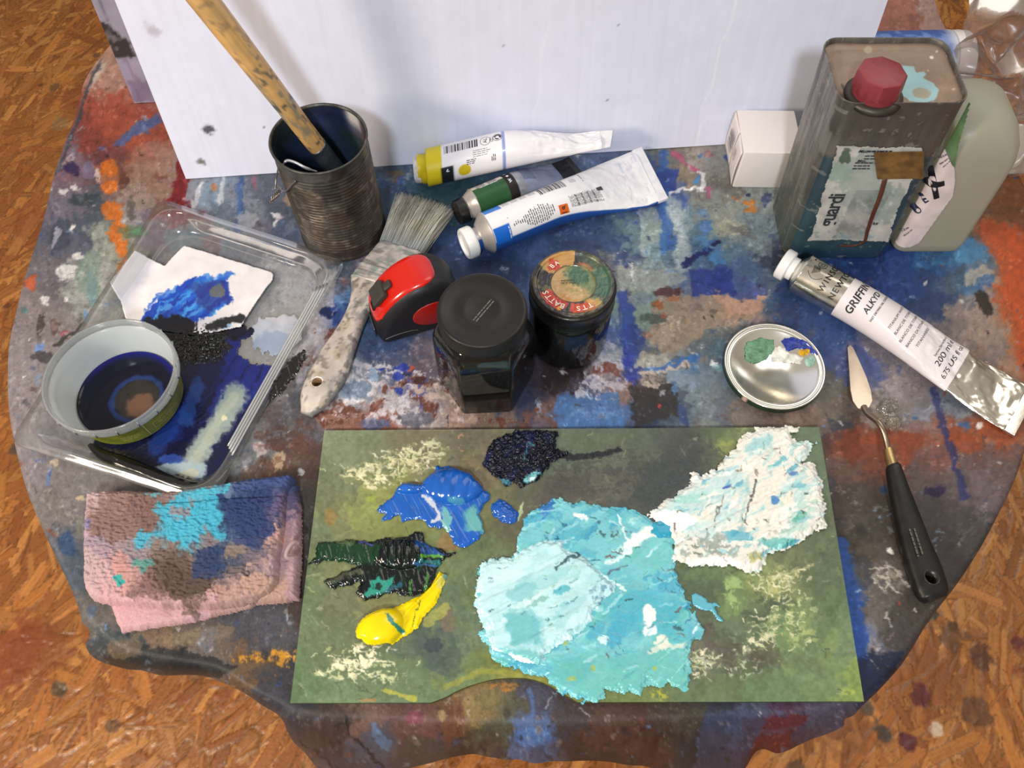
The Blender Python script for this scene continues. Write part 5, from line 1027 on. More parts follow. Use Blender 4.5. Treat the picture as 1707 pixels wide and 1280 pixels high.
blue_tube()

def yellow_tube():
    R = .0168; s0 = np.array(at(714, 279, R)); e0 = np.array(at(1000, 236, .037)); L = float(np.linalg.norm((e0-s0)[:2]))
    T = thing('paint_tube', 'white paint tube with a yellow shoulder band, lying against the white board', 'paint tube', (s0[0], s0[1], TZ), aim(s0, e0), 'tubes of paint')
    t = Tube(R, L, .0105, .40, .0030, .0030, 121, .036)
    def col(X, P):
        c = np.empty((len(X), 3)); c[:] = hx('ebe8ee'); c = mixc(c, ss(.0135, .0130, X), 'd8c418'); c = mixc(c, ss(.0130, .0125, X)*ss(-.30, -.34, P)*ss(-.38, -.34, P)*0, 'e8d840')
        c = mixc(c, ss(.0005, .0009, abs(X-.0685)-.0009)*0+ss(.0016, .0012, abs(X-.0685)), '7a8cd0', .9)
        c = mixc(c, ss(-.95, -1.0, P)*ss(.0115, .012, X)*ss(.0235, .023, X), '16161c'); c = mixc(c, ss(.006, .0055, np.hypot(X-.0330, (P+1.38)*R)), 'c8b420')
        return c
    t.body(T, M('tube_enamel', attr=True), col); ym = M('yellow_cap', 'ccb410', .4)
    t.shoulder(T, M('yellow_shoulder', 'd0bc18', .45), .0120, .0012)
    t.cap(T, ym, [(.0125, 0), (.0130, .0008), (.0128, .0048), (.0118, .0052)], -.0015, 'yellow ribbed cap base', 'cap_ring', -.002)
    t.cap(T, M('smeared_white_cap', 'd4cfcb', .5, bump=(400, .6, .001), vary=(200, .18)), [(.0118, 0), (.0122, .001), (.0120, .005), (.0112, .0064), (.0090, .0066), (.0085, .0058), (.0004, .0058)], -.0066, 'chalky white cap front', 'cap', -.002)
    V, F = loft([np.array([(L-.004, -.0095, .0385), (L-.004, .0090, .0410), (L-.004, .0090, .0395), (L-.004, -.0095, .0370)]), np.array([(L+.008, -.0085, .0390), (L+.012, .0075, .0425), (L+.012, .0075, .0415), (L+.008, -.0085, .0378)])]); mesh('crimped_tail', V, F, M('crimp_white', 'e6e6ea', .4), T, smooth=False)
    k = Print(t.S, -1); k.bars(.029, .0085, (.0300, .0005), 0, 3, 24); k.lines(.009, 3, .0016, (.0395, .0165), 0, 21, .45, .3); k.lines(.018, 4, .0017, (.050, .0105), 0, 22, .25, .3); k.lines(.006, 3, .0014, (.059, .0170), 90, 23, .5, .3)
    # ring seal and recycling swirl
    k.add(ringshape(.0043, .0047), (.0525, .0006)); k.text('AL', .0048, (.0525, .0004), 90, bold=.005); k.lines(.006, 3, .0013, (.0578, .0005), 90, 24, .35, .1)
    k.add(ringshape(.0037, .0041), (.0632, -.0005)); k.add(ringshape(.0016, .0033, -30, 175, 24), (.0632, -.0005)); k.add(ringshape(.0013, .0026, 190, 300, 16), (.0634, -.0002))
    k.build('label_print', M('ink_dark', '3a3840', .55), T)
    k = Print(t.S, -1); k.rect(.0028, .0010, (.0175, .0195), 60); k.rect(.0018, .0008, (.0185, .0205)); k.build('white_mark', M('ink_white', 'dfe6f0', .5), T, .0003)
yellow_tube()

def green_tube():
    R = .0136; s0 = np.array(at(791, 340, R)); e0 = np.array(at(955, 283, .004)); L = float(np.linalg.norm((e0-s0)[:2]))
    T = thing('paint_tube', 'silver paint tube with a green band and black cap, wedged between two white tubes', 'paint tube', (s0[0], s0[1], TZ), aim(s0, e0), 'tubes of paint')
    t = Tube(R, L, .0165, .35, .0022, .0010, 131)
    def col(X, P):
        c = np.empty((len(X), 3)); c[:] = hx('9498a4'); n = fbm(X/.01, P/.5, 4, 132); c = c*(1+(n-.5)*.5)[:, None]
        c = mixc(c, ss(.0315, .031, X), '2c5a34'); c = mixc(c, ss(.0315, .031, X)*ss(.28, .30, P), 'd8d2cc'); c = mixc(c, ss(.0305, .031, X)*ss(.040, .0395, X), '241e1c')
        c = mixc(c, ss(.046, .050, X)*ss(L*.86, L*.85, X), '8894b4', .7); c = mixc(c, ss(L*.85, L*.86, X), '16161c'); return c
    t.body(T, M('tube_dull_metal', rough=.4, metal=.35, attr=True), col); t.shoulder(T, M('tube_shoulder', 'b4aeaa', .4, .4), .008, .0075)
    t.cap(T, M('cap_collar_white', 'c8c8c8', .4), [(.0088, 0), (.009, .0015), (.0086, .0018)], -.0070, None, 'cap_collar', -.002)
    t.cap(T, M('cap_black', '161616', .3), [(.0100, 0), (.0112, .0008), (.0113, .002), (.0110, .0085), (.0100, .0092), (.0090, .0086), (.0004, .0084)], -.0088, 'glossy black cap', 'cap', -.002)
    t.crimp(T, M('crimp_black', '18181c', .4), .007)
    k = Print(t.S, -1); k.lines(.010, 8, .0011, (.009, -.0085), 90, 3, .45, .1); k.lines(.010, 8, .0011, (.0205, -.0085), 90, 4, .45, .1); k.build('label_print', M('ink_dark', '3a3840', .55), T)
    k = Print(t.S, -1); k.lines(.018, 1, .0014, (.016, -.0032), 0, 6, .5, 0); k.text('N', .004, (.0352, -.010), 90, bold=.03); k.rect(.0022, .0022, (.0352, -.004), 45); k.text('W', .004, (.0352, .002), 90, bold=.03); k.build('white_print', M('ink_white', 'dfe6f0', .5), T)
    k = Print(t.S, -1); k.lines(.022, 9, .0014, (.054, -.006), 90, 12, .4, .2); k.build('tail_print', M('ink_blue_grey', '3c4a74', .55), T)
green_tube()

# ------------------------------------------------------------------ wide flat brush, caked in old paint
def build_flat_brush():
    tip = np.array(at(506, 693, .006)); endp = np.array(at(711, 322, .010)); L = float(np.linalg.norm((endp-tip)[:2]))
    T = thing('flat_brush', 'wide flat brush caked in old white paint, lying between the tray and the tape measure', 'paintbrush', (tip[0], tip[1], TZ), aim(tip, endp))
    # stations along the brush from photo centres: (px, py, half width px, half thickness m)
    st = [(509, 689, 5, .0035), (512, 684, 12, .005), (518, 672, 20, .006), (527, 652, 26, .0066), (540, 628, 30, .007), (554, 600, 28, .0072), (567, 574, 23, .0072), (580, 549, 18.5, .0072), (590, 528, 16.5, .007), (600, 506, 18, .0068), (608, 490, 23, .0066), (615, 477, 31, .0064), (621, 467, 38, .0062)]
    c, s_ = math.cos(T.rotation_euler.z), math.sin(T.rotation_euler.z)
    def loc(p): d = np.array(p[:2])-tip[:2]; return np.array([d[0]*c+d[1]*s_, -d[0]*s_+d[1]*c])
    rows = []
    for px, py, hw, th in st:
        p = at(px, py, th*1.6); dx, dy = .87, .50; q = at(px+dx*hw, py+dy*hw, th*1.6); l = loc(p); hwm = math.hypot(*(np.array(q)-np.array(p))[:2]); rows.append((l[0], l[1], hwm, th))
    rows = np.array(rows); xs = np.linspace(rows[0, 0], rows[-1, 0], 90); Rr = np.stack([np.interp(xs, rows[:, 0], rows[:, k]) for k in range(4)], -1)
    k_ = np.ones(9)/9
    for j in (1, 2, 3): pad = np.pad(Rr[:, j], 4, mode='edge'); Rr[:, j] = np.convolve(pad, k_, 'valid')
    rings = []
    na = 72; a = np.linspace(0, 2*np.pi, na, endpoint=False)
    for x, y, hw, th in Rr:
        cy = np.sign(np.cos(a))*abs(np.cos(a))**.75; cz = np.sign(np.sin(a))*abs(np.sin(a))**.8
        rings.append(np.stack([np.full(na, x), y+hw*cy, th+.0002+th*cz], -1))
    V, F = loft(rings); hole = loc(at(529, 638, .012))
    V = np.array(V); n = fbm(V[:, 0]/.01, V[:, 1]/.006+V[:, 2]/.01, 4, 141); V[:, 2] += (n-.5)*.0014*(V[:, 2] > .006); V[:, 2] = np.maximum(V[:, 2], .0003)
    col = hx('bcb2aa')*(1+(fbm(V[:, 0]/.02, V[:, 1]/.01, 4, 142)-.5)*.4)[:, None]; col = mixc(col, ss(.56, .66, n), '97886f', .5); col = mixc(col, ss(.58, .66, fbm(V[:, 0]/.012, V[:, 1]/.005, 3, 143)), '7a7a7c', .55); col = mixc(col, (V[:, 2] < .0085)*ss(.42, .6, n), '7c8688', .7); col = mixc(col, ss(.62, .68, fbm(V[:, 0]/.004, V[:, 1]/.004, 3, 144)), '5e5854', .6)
    body = mesh('handle', V, F, M('caked_paint', rough=.42, attr=True, bump=(220, .5, .001)), T, col=col, label='paint-caked wooden handle with a hanging hole')
    cv, cf = lathe([(.0042, -.02), (.0042, .04)], 32); cut = mesh('cutter', cv, cf, M('bare_wood', '8a6a4a', .6), T, smooth=False); cut.location = (hole[0], hole[1], 0); bpy.context.view_layer.update()
    bm = body.modifiers.new('hole', 'BOOLEAN'); bm.object = cut; bm.operation = 'DIFFERENCE'; bm.solver = 'EXACT'
    dg = bpy.context.evaluated_depsgraph_get(); me = bpy.data.meshes.new_from_object(body.evaluated_get(dg)); body.modifiers.clear(); body.data = me; bpy.data.objects.remove(cut)
    V, F = lathe([(.0043, .0020), (.0043, .0128), (.0041, .0128), (.0041, .0020)], 32, False); mesh('hole_lining', V+[hole[0], hole[1], 0], F, M('bare_wood', '8a6a4a', .6), T)
    # ferrule
    f0 = loc(at(618, 470, .011)); f1 = loc(at(668, 411, .011)); hw0 = .0185; rings = []
    for t in np.linspace(0, 1, 40):
        x = f0[0]+(f1[0]-f0[0])*t; y = f0[1]*(1-t)+f1[1]*t; hw = .0186+.0016*t; th = .0068-.0006*t+(.0006 if .12 < t < .16 or .30 < t < .34 else 0)
        P = rrect(hw, th, th*.6, 6); Pn = []
        for i in range(len(P)):
            p0, p1 = P[i], P[(i+1) % len(P)]; k = 24 if np.hypot(*(p1-p0)) > .02 else 1
            for j in range(k): Pn.append(p0+(p1-p0)*j/k)
        P = np.array(Pn); rings.append(np.stack([np.full(len(P), x), y+P[:, 0], th+.0004+P[:, 1]], -1))
    V, F = loft(rings); V = np.array(V); n = fbm(V[:, 0]/.006, V[:, 1]/.006, 4, 146); V[:, 2] += (n-.5)*.0022*(V[:, 2] > .008)
    col = hx('b0a8a4')*(1+(n-.5)*.5)[:, None]; col = mixc(col, ss(.56, .64, fbm(V[:, 0]/.003, V[:, 1]/.014, 3, 147)), '6c6c6a', .6); col = mixc(col, ss(.60, .66, fbm(V[:, 0]/.004, V[:, 1]/.004, 3, 148)), '7c9288', .6)
    mesh('ferrule', V, F, M('caked_ferrule', rough=.36, metal=.15, attr=True, bump=(260, .6, .001)), T, col=col, label='metal ferrule caked with paint')
    # bristles: a tapering tuft and several hundred single hairs
    R = random.Random(5); parts = []; x0 = f1[0]-.001; endl = loc(at(667, 313, .012)); endr = loc(at(757, 343, .010)); y0c = f1[1]
    def along(v, w_, t):   # v across -1..1, w_ up 0..1
        s0 = np.array([x0, y0c+v*.0192, .0016+w_*.0104]); e = endl*(1-(1-v)/2)+endr*((1-v)/2) if endl[1] > endr[1] else endl*((1-v)/2)+endr*(1-(1-v)/2)
        e3 = np.array([e[0], e[1], .0008+.0075*w_]); m = s0*(1-t)+e3*t; m[2] += .0030*math.sin(math.pi*t)*w_; return m
    for k in range(1500):
        v = R.uniform(-1, 1); w_ = R.random(); ln = R.uniform(.86, 1.04)-(.05*v*v); j = R.gauss(0, .025); kk = R.gauss(0, .0008)
        pth = [along(min(1.05, max(-1.05, v+j*t)), w_, t*ln)+np.array([0, kk*t*t*2, abs(kk)*t]) for t in (0, .35, .7, 1)]
        parts.append(sweep(pth, [.00030, .00028, .00024, .00008], 4, False))
    V, F = join(parts); V = np.array(V); tt = np.clip((V[:, 0]-x0)/.05, 0, 1); kk = np.repeat(np.arange(1500), 16)
    rv = _rng.rand(1500)[kk]; col = np.empty((len(V), 3)); col[:] = hx('b4b0a2'); col = col*(.76+.45*rv)[:, None]; col = mixc(col, (ss(.45, .0, tt)*.8+.15*(rv > .8)), '8a96a0'); col = mixc(col, (rv < .12)*ss(.2, .5, tt), '6a5e4c', .7)
    mesh('bristles', V, F, M('bristle_hair', rough=.55, attr=True), T, col=col)
    V, F = loft([np.array([along(v, w_, t) for v, w_ in [(-.97, .06), (.97, .06), (.97, .8), (.5, .86), (0, .88), (-.5, .86), (-.97, .8)]]) for t in (0, .3, .6, .82)]); mesh('bristle_core', V, F, M('bristle_core', '7c7c76', .7), T)
build_flat_brush()

# ------------------------------------------------------------------ tape measure
def build_tape():
    p0 = np.array(at(640, 578, 0)); p1 = np.array(at(722, 556, 0)); a = aim(p0, p1)+math.radians(2)
    T = thing('tape_measure', 'red and black pocket tape measure with a sliding lock button', 'tape measure', (p0[0], p0[1], TZ), a)
    W_ = .041; PR = [(0, 0), (-.002, .010), (.000, .024), (.006, .036), (.016, .0475), (.028, .0555), (.041, .0590), (.053, .0565), (.062, .0495), (.068, .039), (.0705, .026), (.071, .010), (.070, 0)]
    def prof(n=96):
        P = smoothpath(PR, n); return P
    P = prof(); n = len(P); cen = np.array([.036, .024])
    def body(y0, y1, ins, r, m_, name, label=None, seg=9):
        rings = []
        k = 10
        ys = [y0+r*(1-math.cos(q)) for q in np.linspace(0, math.pi/2, k)]; sc = [r*(1-math.sin(q)) for q in np.linspace(0, math.pi/2, k)]
        Y = ys+list(np.linspace(y0+r, y1-r, 8)[1:-1])+[y0+y1-y for y in ys[::-1]]; S_ = sc+[0]*6+sc[::-1]
        for y, s_ in zip(Y, S_):
            d = P-cen; d = d/np.linalg.norm(d, axis=1)[:, None]; Q = P-d*(s_+ins); Q[:, 1] = np.maximum(Q[:, 1], 0); rings.append(np.stack([Q[:, 0], np.full(n, y), Q[:, 1]], -1))
        V, F = loft(rings); return mesh(name, V, [f[::-1] for f in F], m_, T, label=label)
    body(0, W_, 0, .010, M('black_rubber', '1b1b1e', .5, 0, .35, bump=(300, .25, .0005)), 'rubber_case')
    # red upper shell: strip over the curve of the case, inset at the sides and rounded at both ends
    def shell(t0, t1, v0, v1, off, m_, name, label=None, rnd=.010, th=.0012):
        q = smoothpath(PR, 400); sl = np.concatenate([[0], np.cumsum(np.hypot(*np.diff(q, axis=0).T))]); tot = sl[-1]
        U = np.linspace(t0*tot, t1*tot, 120); Vv = np.linspace(v0, v1, 60); Ug, Vg = np.meshgrid(U, Vv, indexing='ij')
        px = np.interp(Ug, sl, q[:, 0]); pz = np.interp(Ug, sl, q[:, 1]); tx = np.gradient(px, axis=0); tz = np.gradient(pz, axis=0); l = np.hypot(tx, tz); nx, nz = -tz/l, tx/l
        rr = rrect((U[-1]-U[0])/2, (v1-v0)/2, rnd, 8); sd = sdpoly(Ug-(U[0]+U[-1])/2, Vg-(v0+v1)/2, rr)
        e = abs(Vg-W_/2)/(W_/2); drop = .010*(1-np.sqrt(np.clip(1-np.clip((e-.51)/.49, 0, 1)**2, 0, 1)))
        o = off-drop+th*np.sqrt(np.clip(sd/.003, 0, 1))-.0006
        G = np.stack([px+nx*o, Vg, pz+nz*o], -1).reshape(-1, 3); ok = (sd > -.0002).ravel(); F = gridF(120, 60); F = F[ok[F].all(1)]
        return mesh(name, G, F, m_, T, label=label), (px, pz, nx, nz, U, q, sl, tot)
    red = M('red_plastic_gloss', 'c8190c', .22, 0, .5, coat=.4, vary=(30, .03))
    shell(.135, .600, .0050, W_-.0035, .0006, red, 'red_shell', 'glossy red upper shell', .0135)
    # lock button on the front slope
    q = smoothpath(PR, 400); sl = np.concatenate([[0], np.cumsum(np.hypot(*np.diff(q, axis=0).T))]); tot = sl[-1]
    def fr(t):
        s_ = t*tot; p = np.array([np.interp(s_, sl, q[:, 0]), np.interp(s_, sl, q[:, 1])]); p2 = np.array([np.interp(s_+.002, sl, q[:, 0]), np.interp(s_+.002, sl, q[:, 1])]); d = (p2-p)/np.linalg.norm(p2-p); return p, d, np.array([-d[1], d[0]])
    def blk(t, ln, wd, h0, h1, name, m_, y=W_/2):
        p, d, nn = fr(t); V, F = rbox(ln, wd, h1-h0, .0010); V = np.array(V); G = np.stack([p[0]+d[0]*V[:, 0]+nn[0]*(V[:, 2]+h0), y+V[:, 1], p[1]+d[1]*V[:, 0]+nn[1]*(V[:, 2]+h0)], -1); return mesh(name, G, F, m_, T, smooth='auto')
    gm = M('button_grey', '35342f', .55); b = blk(.285, .0150, .0165, .0012, .0062, 'lock_button', gm); blk(.345, .0090, .0070, .0010, .0040, 'button_slide', gm); blk(.218, .010, .010, .0008, .0013, 'slot', M('slot_black', '0c0c0c', .6))
    # round red badge on the near side
    y = -.0002; c0 = np.array([.046, .026]); V, F = lathe([(.0165, 0), (.0165, .0008), (.0155, .0012), (.0004, .0013)], 64); G = np.stack([c0[0]+V[:, 0]*1.12, .0006-V[:, 2], c0[1]+V[:, 1]*.86], -1); mesh('side_badge', G, F, M('badge_red', '9a1410', .35), T, label='dark red oval side badge')
    V, F = sweep(smoothpath([(.003, -.0001, .010), (.012, -.0003, .012), (.024, -.0004, .012), (.03, -.0004, .010)], 30), .0005, 6); mesh('case_seam', V, F, M('seam_grey', '4a4846', .4), T)
    V, F = rbox(.0012, .018, .010, .0004); mesh('tape_hook', V+[-.0030, W_/2, .0005], F, M('steel', '8c8c8c', .3, 1), T)
build_tape()

# ------------------------------------------------------------------ painting knife
def build_knife():
    hd = np.array(at(1552, 985, .008)); tp = np.array(at(1417, 577, .006))
    T = thing('painting_knife', 'painting knife with a pear-shaped steel blade and black handle, right of the palette', 'knife', (hd[0], hd[1], TZ))
    O = np.array([hd[0], hd[1], TZ])
    bl = [(1413, 579), (1417, 575), (1422, 579), (1434, 605), (1445, 630), (1452, 652), (1454, 668), (1449, 678), (1441, 684), (1430, 680), (1422, 668), (1418, 650), (1416, 620)]
    def bz(y): return .0035+.0085*(y-577)/107.
    Pb = np.array([np.array(at(x, y, bz(y)))-O for x, y in bl]); c = Pb.mean(0); rings = [Pb-[0, 0, .0006], Pb]
    V = [*(Pb-[0, 0, .0009]), *Pb, c+[0, 0, .0006], c-[0, 0, .0012]]; n = len(Pb); F = [[i, (i+1) % n, n+(i+1) % n, n+i] for i in range(n)]+[[n+i, n+(i+1) % n, 2*n] for i in range(n)]+[[(i+1) % n, i, 2*n+1] for i in range(n)]
    mesh('blade', V, F, M('brushed_steel', 'c8b8a8', .30, .85, bump=(90, .2, .0006)), T, smooth='auto')
    pth = smoothpath([np.array(at(x, y, z))-O for x, y, z in ((1440, 678, .0125), (1447, 690, .0155), (1462, 702, .021), (1471, 715, .0215), (1477, 733, .019), (1481, 752, .0165))], 50)
    V, F = sweep(pth, np.linspace(.0024, .0020, 50), 12); mesh('neck', V, F, M('steel_neck', '9a8a78', .3, .95), T)
    def cone(P, name, m_, n=24, label=None):
        rings = []
        for i, (x, y, z, hw, th) in enumerate(P):
            p = np.array(at(x, y, z))-O; e = np.array(at(x+.955*hw, y-.296*hw, z))-O; u = e-p; a = np.linspace(0, 2*np.pi, n, endpoint=False); ce = np.sign(np.cos(a))*abs(np.cos(a))**.8; se = np.sign(np.sin(a))*abs(np.sin(a))**.8; rings.append(p+ce[:, None]*u+se[:, None]*np.array([0, 0, th]))
        V, F = loft(rings); return mesh(name, V, F, m_, T, smooth='auto', label=label)
    cone([(1480, 748, .0165, 7, .003), (1483, 762, .0158, 8, .0035), (1487, 776, .015, 8.5, .0038)], 'ferrule', M('brass', 'b8a070', .3, .9), label='pale brass ferrule')
    hp = [(1487, 775, .0148, 9, .0042), (1489, 780, .0145, 12, .0052), (1499, 820, .0125, 16, .0060), (1511, 860, .0105, 20, .0066), (1526, 910, .0088, 24, .0070), (1541, 950, .0078, 27, .0072), (1551, 978, .0074, 27, .0070), (1556, 992, .0072, 25, .0066), (1559, 1000, .0070, 18, .0050)]
    A = np.array(hp); xs = np.linspace(0, len(A)-1, 50); hpd = [tuple(np.interp(xs[i], range(len(A)), A[:, k]) for k in range(5)) for i in range(50)]
    h = cone(hpd, 'handle', M('black_handle', '171615', .42, 0, .4, bump=(160, .2, .0006), vary=(90, .2)), 40, 'black plastic handle with a hanging hole')
    hp_ = np.array(at(1553, 962, .014))-O; cv, cf = lathe([(.0050, -.03), (.0050, .04)], 32); cut = mesh('cutter', cv, cf, M('black_handle'), T, smooth=False); cut.location = hp_; bpy.context.view_layer.update()
    b = h.modifiers.new('hole', 'BOOLEAN'); b.object = cut; b.operation = 'DIFFERENCE'; b.solver = 'EXACT'; dg = bpy.context.evaluated_depsgraph_get(); me = bpy.data.meshes.new_from_object(h.evaluated_get(dg)); h.modifiers.clear(); h.data = me; bpy.data.objects.remove(cut)
    V, F = lathe([(.0049, -.0125), (.0056, .0005), (.0050, .0012), (.0045, -.0125)], 32, False); mesh('hole_rim', V+hp_, F, M('handle_sheen', '2a2622', .3), T)
    k = Print(lambda s, q, o: np.stack([hp_[0]-.012+s, hp_[1]+.032+q, np.full(len(s), 0.0)], -1)); 
    ax = np.array(at(1519, 880, .0165))-O; bx = np.array(at(1535, 930, .0158))-O; d = (bx-ax)/np.linalg.norm(bx-ax); e = np.cross([0, 0, 1.], d)
    k = Print(lambda s, q, o: ax*.5+bx*.5+np.multiply.outer(s, d)+np.multiply.outer(q, e)+np.array([0, 0, .0007])); k.lines(.020, 2, .0034, (0, 0), 0, 9, .35, .1); k.build('worn_stamp', M('stamp_brown', '5a544c', .6), T, label='worn stamped lettering')
build_knife()
# ------------------------------------------------------------------ clear food tray with paint, a stuck-down card, and the tub of blue water
def build_tray():
    FL = .0024                                           # tray floor above the cloth
    OZ = .017                                            # flange height
    O4 = [at(x, y, OZ)[:2] for x, y in ((266, 330), (578, 432), (350, 846), (14, 738))]
    O4 = np.array(O4); cen = O4.mean(0); T = thing('plastic_tray', 'clear plastic food tray streaked with black and blue paint, left of the brush', 'tray', (cen[0], cen[1], TZ))
    def outline(ins, rad, m=20):
        """rounded quadrilateral inset by ins"""
        n = 4; E = []
        for i in range(4):
            a, b = O4[i], O4[(i+1) % 4]; d = (b-a)/np.linalg.norm(b-a); nrm = np.array([d[1], -d[0]])
            if (cen-a)@nrm < 0: nrm = -nrm
            E.append((a+nrm*ins, d))
        C = []
        for i in range(4):
            (p, d), (q, e) = E[i-1], E[i]; t = np.linalg.solve(np.array([d, -e]).T, q-p); C.append(p+d*t[0])
        P = []
        for i in range(4):
            c = C[i]; d0 = C[i-1]-c; d0 /= np.linalg.norm(d0); d1 = C[(i+1) % 4]-c; d1 /= np.linalg.norm(d1); r = rad
            for t in np.linspace(0, 1, m): P.append((1-t)**2*(c+d0*r)+2*t*(1-t)*c+t*t*(c+d1*r))
            e0 = c+d1*r; cn = C[(i+1) % 4]; dn = C[i]-cn; dn /= np.linalg.norm(dn); e1 = cn+dn*r
            for t in np.linspace(0, 1, 40)[1:-1]: P.append(e0*(1-t)+e1*t)
        return np.array(P)
    prof = [(0, .012, OZ-.0012), (.0004, .012, OZ), (.0042, .020, OZ+.0003), (.0052, .023, OZ+.0014), (.0066, .026, OZ+.0018), (.0080, .028, OZ+.0006), (.0092, .030, OZ-.004), (.0118, .033, FL+.005), (.0132, .034, FL+.0014), (.0150, .034, FL), (.0165, .034, FL), (.0174, .034, FL+.0003), (.0180, .034, FL)]
    rings = [ring3(outline(i, r)-cen, z) for i, r, z in prof]
    V, F = loft(rings, cap=False); k = len(V)-len(rings[0]); F.append(list(range(k, len(V))))
    V = np.array(V); wob = (fbm(V[:, 0]/.05, V[:, 1]/.05, 2, 151)-.5)*.003*ss(OZ-.006, OZ, V[:, 2]); V[:, 2] += wob
    clear = thin('clear_tray', 'f4f6f6', .02, .11, .10, 'e0e4e4', bump=(25, .25), edge=.48); mesh('tray_body', V, F, clear, T)
    # ribs pressed into the right-hand wall
    ro = outline(.0100, .031)-cen; parts = []
    nn = len(ro)
    for off in (.0040, .0062, .0084, .0104):
        R_ = outline(off, .028)-cen; seg = R_[20+38+18:20+38+58:2]; parts.append(sweep(np.concatenate([seg, np.full((len(seg), 1), OZ+.0014)], 1), .0009, 6))
    V, F = join(parts); mesh('moulded_ribs', V, F, thin('rib_plastic', 'e8ecec', .04, .55, .15, 'f0f2f2', edge=.6), T)
    # paint on the tray floor
    cv = Canvas(hx('12142c'))
    cv.a *= (1+N2*.6+SV*.4)[..., None]
    cv.poly([(330, 560), (420, 560), (510, 580), (470, 680), (380, 800), (300, 800), (240, 700)], '10143a', .9, 14, 12); cv.poly([(378, 565), (410, 560), (470, 606), (430, 660), (380, 700), (350, 680), (372, 630)], '1c2c84', .75, 16, 14); cv.line([(330, 650), (285, 740)], 22, '18286c', .6, 1.0)
    cv.poly([(225, 535), (300, 525), (345, 545), (330, 580), (262, 570)], '14161e', .95, 6, 6); cv.blob(330, 578, 48, 30, '0c0b0c', 1, -10, .8); cv.blob(300, 760, 60, 26, '141430', .9); cv.blob(262, 640, 30, 60, '14142c', .8); cv.line([(300, 690), (262, 745)], 30, '1c3c8c', .6, 1.0); cv.line([(330, 640), (310, 700)], 24, '28508c', .5, 1.0)
    for q in range(16): x = 350+q*7; cv.line([(x+40, 590+q*3), (x-30, 700+q*4)], 2.2, ('1c2c80', '08080f', '24387c')[q % 3], .5, .8)
    cv.line([(393, 655), (372, 695), (340, 740), (312, 790)], 36, '8f9e98', .95, .55); cv.line([(390, 660), (345, 735), (318, 780)], 16, 'a2aa9c', .8, .7); cv.poly([(255, 778), (300, 768), (345, 775), (338, 800), (296, 797)], '9cb0b8', .9, 8, 6); cv.blob(315, 790, 18, 8, 'b8b8a0', .8); cv.blob(285, 765, 22, 9, '3050a8', .7, 0, 1.2); cv.blob(374, 697, 5, 4, 'd0ccaa', .9)
    pm = M('wet_paint', rough=.22, attr=True, coat=.1, bump=(300, .35, .0008), spec=.4)
    def hf(X, Y, sd):
        q = proj(np.stack([X, Y, np.full(X.shape, TZ+FL)], -1)); d = np.hypot((q[..., 0]-330)/52, (q[..., 1]-578)/32)
        rough = ss(1.15, .7, d)*(.0004+.0030*fbm(X/.0016, Y/.0016, 3, 152)*ss(.3, .6, fbm(X/.0016, Y/.0016, 3, 152)))
        st = (fbm((X*.6-Y*.8)/.0016, (X*.8+Y*.6)/.03, 2, 153)-.5)*.0005
        return np.minimum(sd*.4, .0006)+rough+st+.00025
    patch(T, 'paint_film', [(226, 548), (255, 540), (300, 528), (345, 540), (385, 528), (412, 548), (428, 540), (424, 560), (402, 566), (398, 590), (420, 608), (448, 608), (472, 596), (484, 598), (478, 618), (462, 645), (438, 680), (412, 722), (388, 764), (370, 790), (346, 802), (300, 796), (235, 778), (178, 758), (150, 745), (158, 735), (190, 735), (205, 690), (215, 620)], FL, pm, cv, hf, res=.0006, rag=.0018, label='film of black and dark blue paint', seed=3)
    bl = Canvas(hx('0a0a0c')); rim = smoothpath([at(*q) for q in ((150, 742, FL+.002), (178, 762, FL+.003), (230, 782, FL+.003), (290, 806, FL+.003), (330, 816, FL+.003), (360, 806, FL+.003), (382, 780, FL+.002))], 60)-[cen[0], cen[1], TZ]
    V, F = sweep(rim, np.concatenate([np.linspace(.0018, .0056, 14), np.full(32, .0058), np.linspace(.0056, .0014, 14)]), 12); V = np.array(V); V[:, 2] = np.maximum(V[:, 2], FL); n = fbm(V[:, 0]/.004, V[:, 1]/.004, 3, 154); V[:, 2] += n*.001; mesh('paint_bead', V, F, M('wet_black', '0b0a0e', .12, coat=.5), T, label='glossy bead of black paint along the tray edge')
    patch(T, 'paint_smear', [(506, 584), (513, 594), (504, 612), (488, 634), (466, 662), (448, 672), (444, 664), (458, 640), (474, 612), (488, 594)], OZ+.0016, M('wet_black'), bl, lambda X, Y, sd: np.minimum(sd*.5, .0014)+(fbm((X+Y*.4)/.002, (Y-X*.4)/.02, 2, 155)-.5)*.0016+.0004, res=.0006, rag=.0022, label='black paint smeared over the tray edge', seed=11)
    # milky dried residue on the floor of the tray
    wc = Canvas(hx('a4aab6')); wc.a *= (1+N2*.4)[..., None]; wc.blob(455, 575, 40, 26, '8494b0', .7); wc.blob(470, 525, 40, 14, 'b8b4bc', .7)
    patch(T, 'dried_residue', [(418, 545), (430, 530), (470, 526), (500, 530), (505, 548), (498, 575), (470, 592), (440, 590), (418, 572)], FL, M('residue', rough=.25, attr=True, bump=(120, .5, .001)), wc, lambda X, Y, sd: np.minimum(sd*.3, .0005)+.0001, res=.0008, rag=.003, label='milky dried residue', seed=9)
    return T, cen, FL
TRAY, TC, TFL = build_tray()
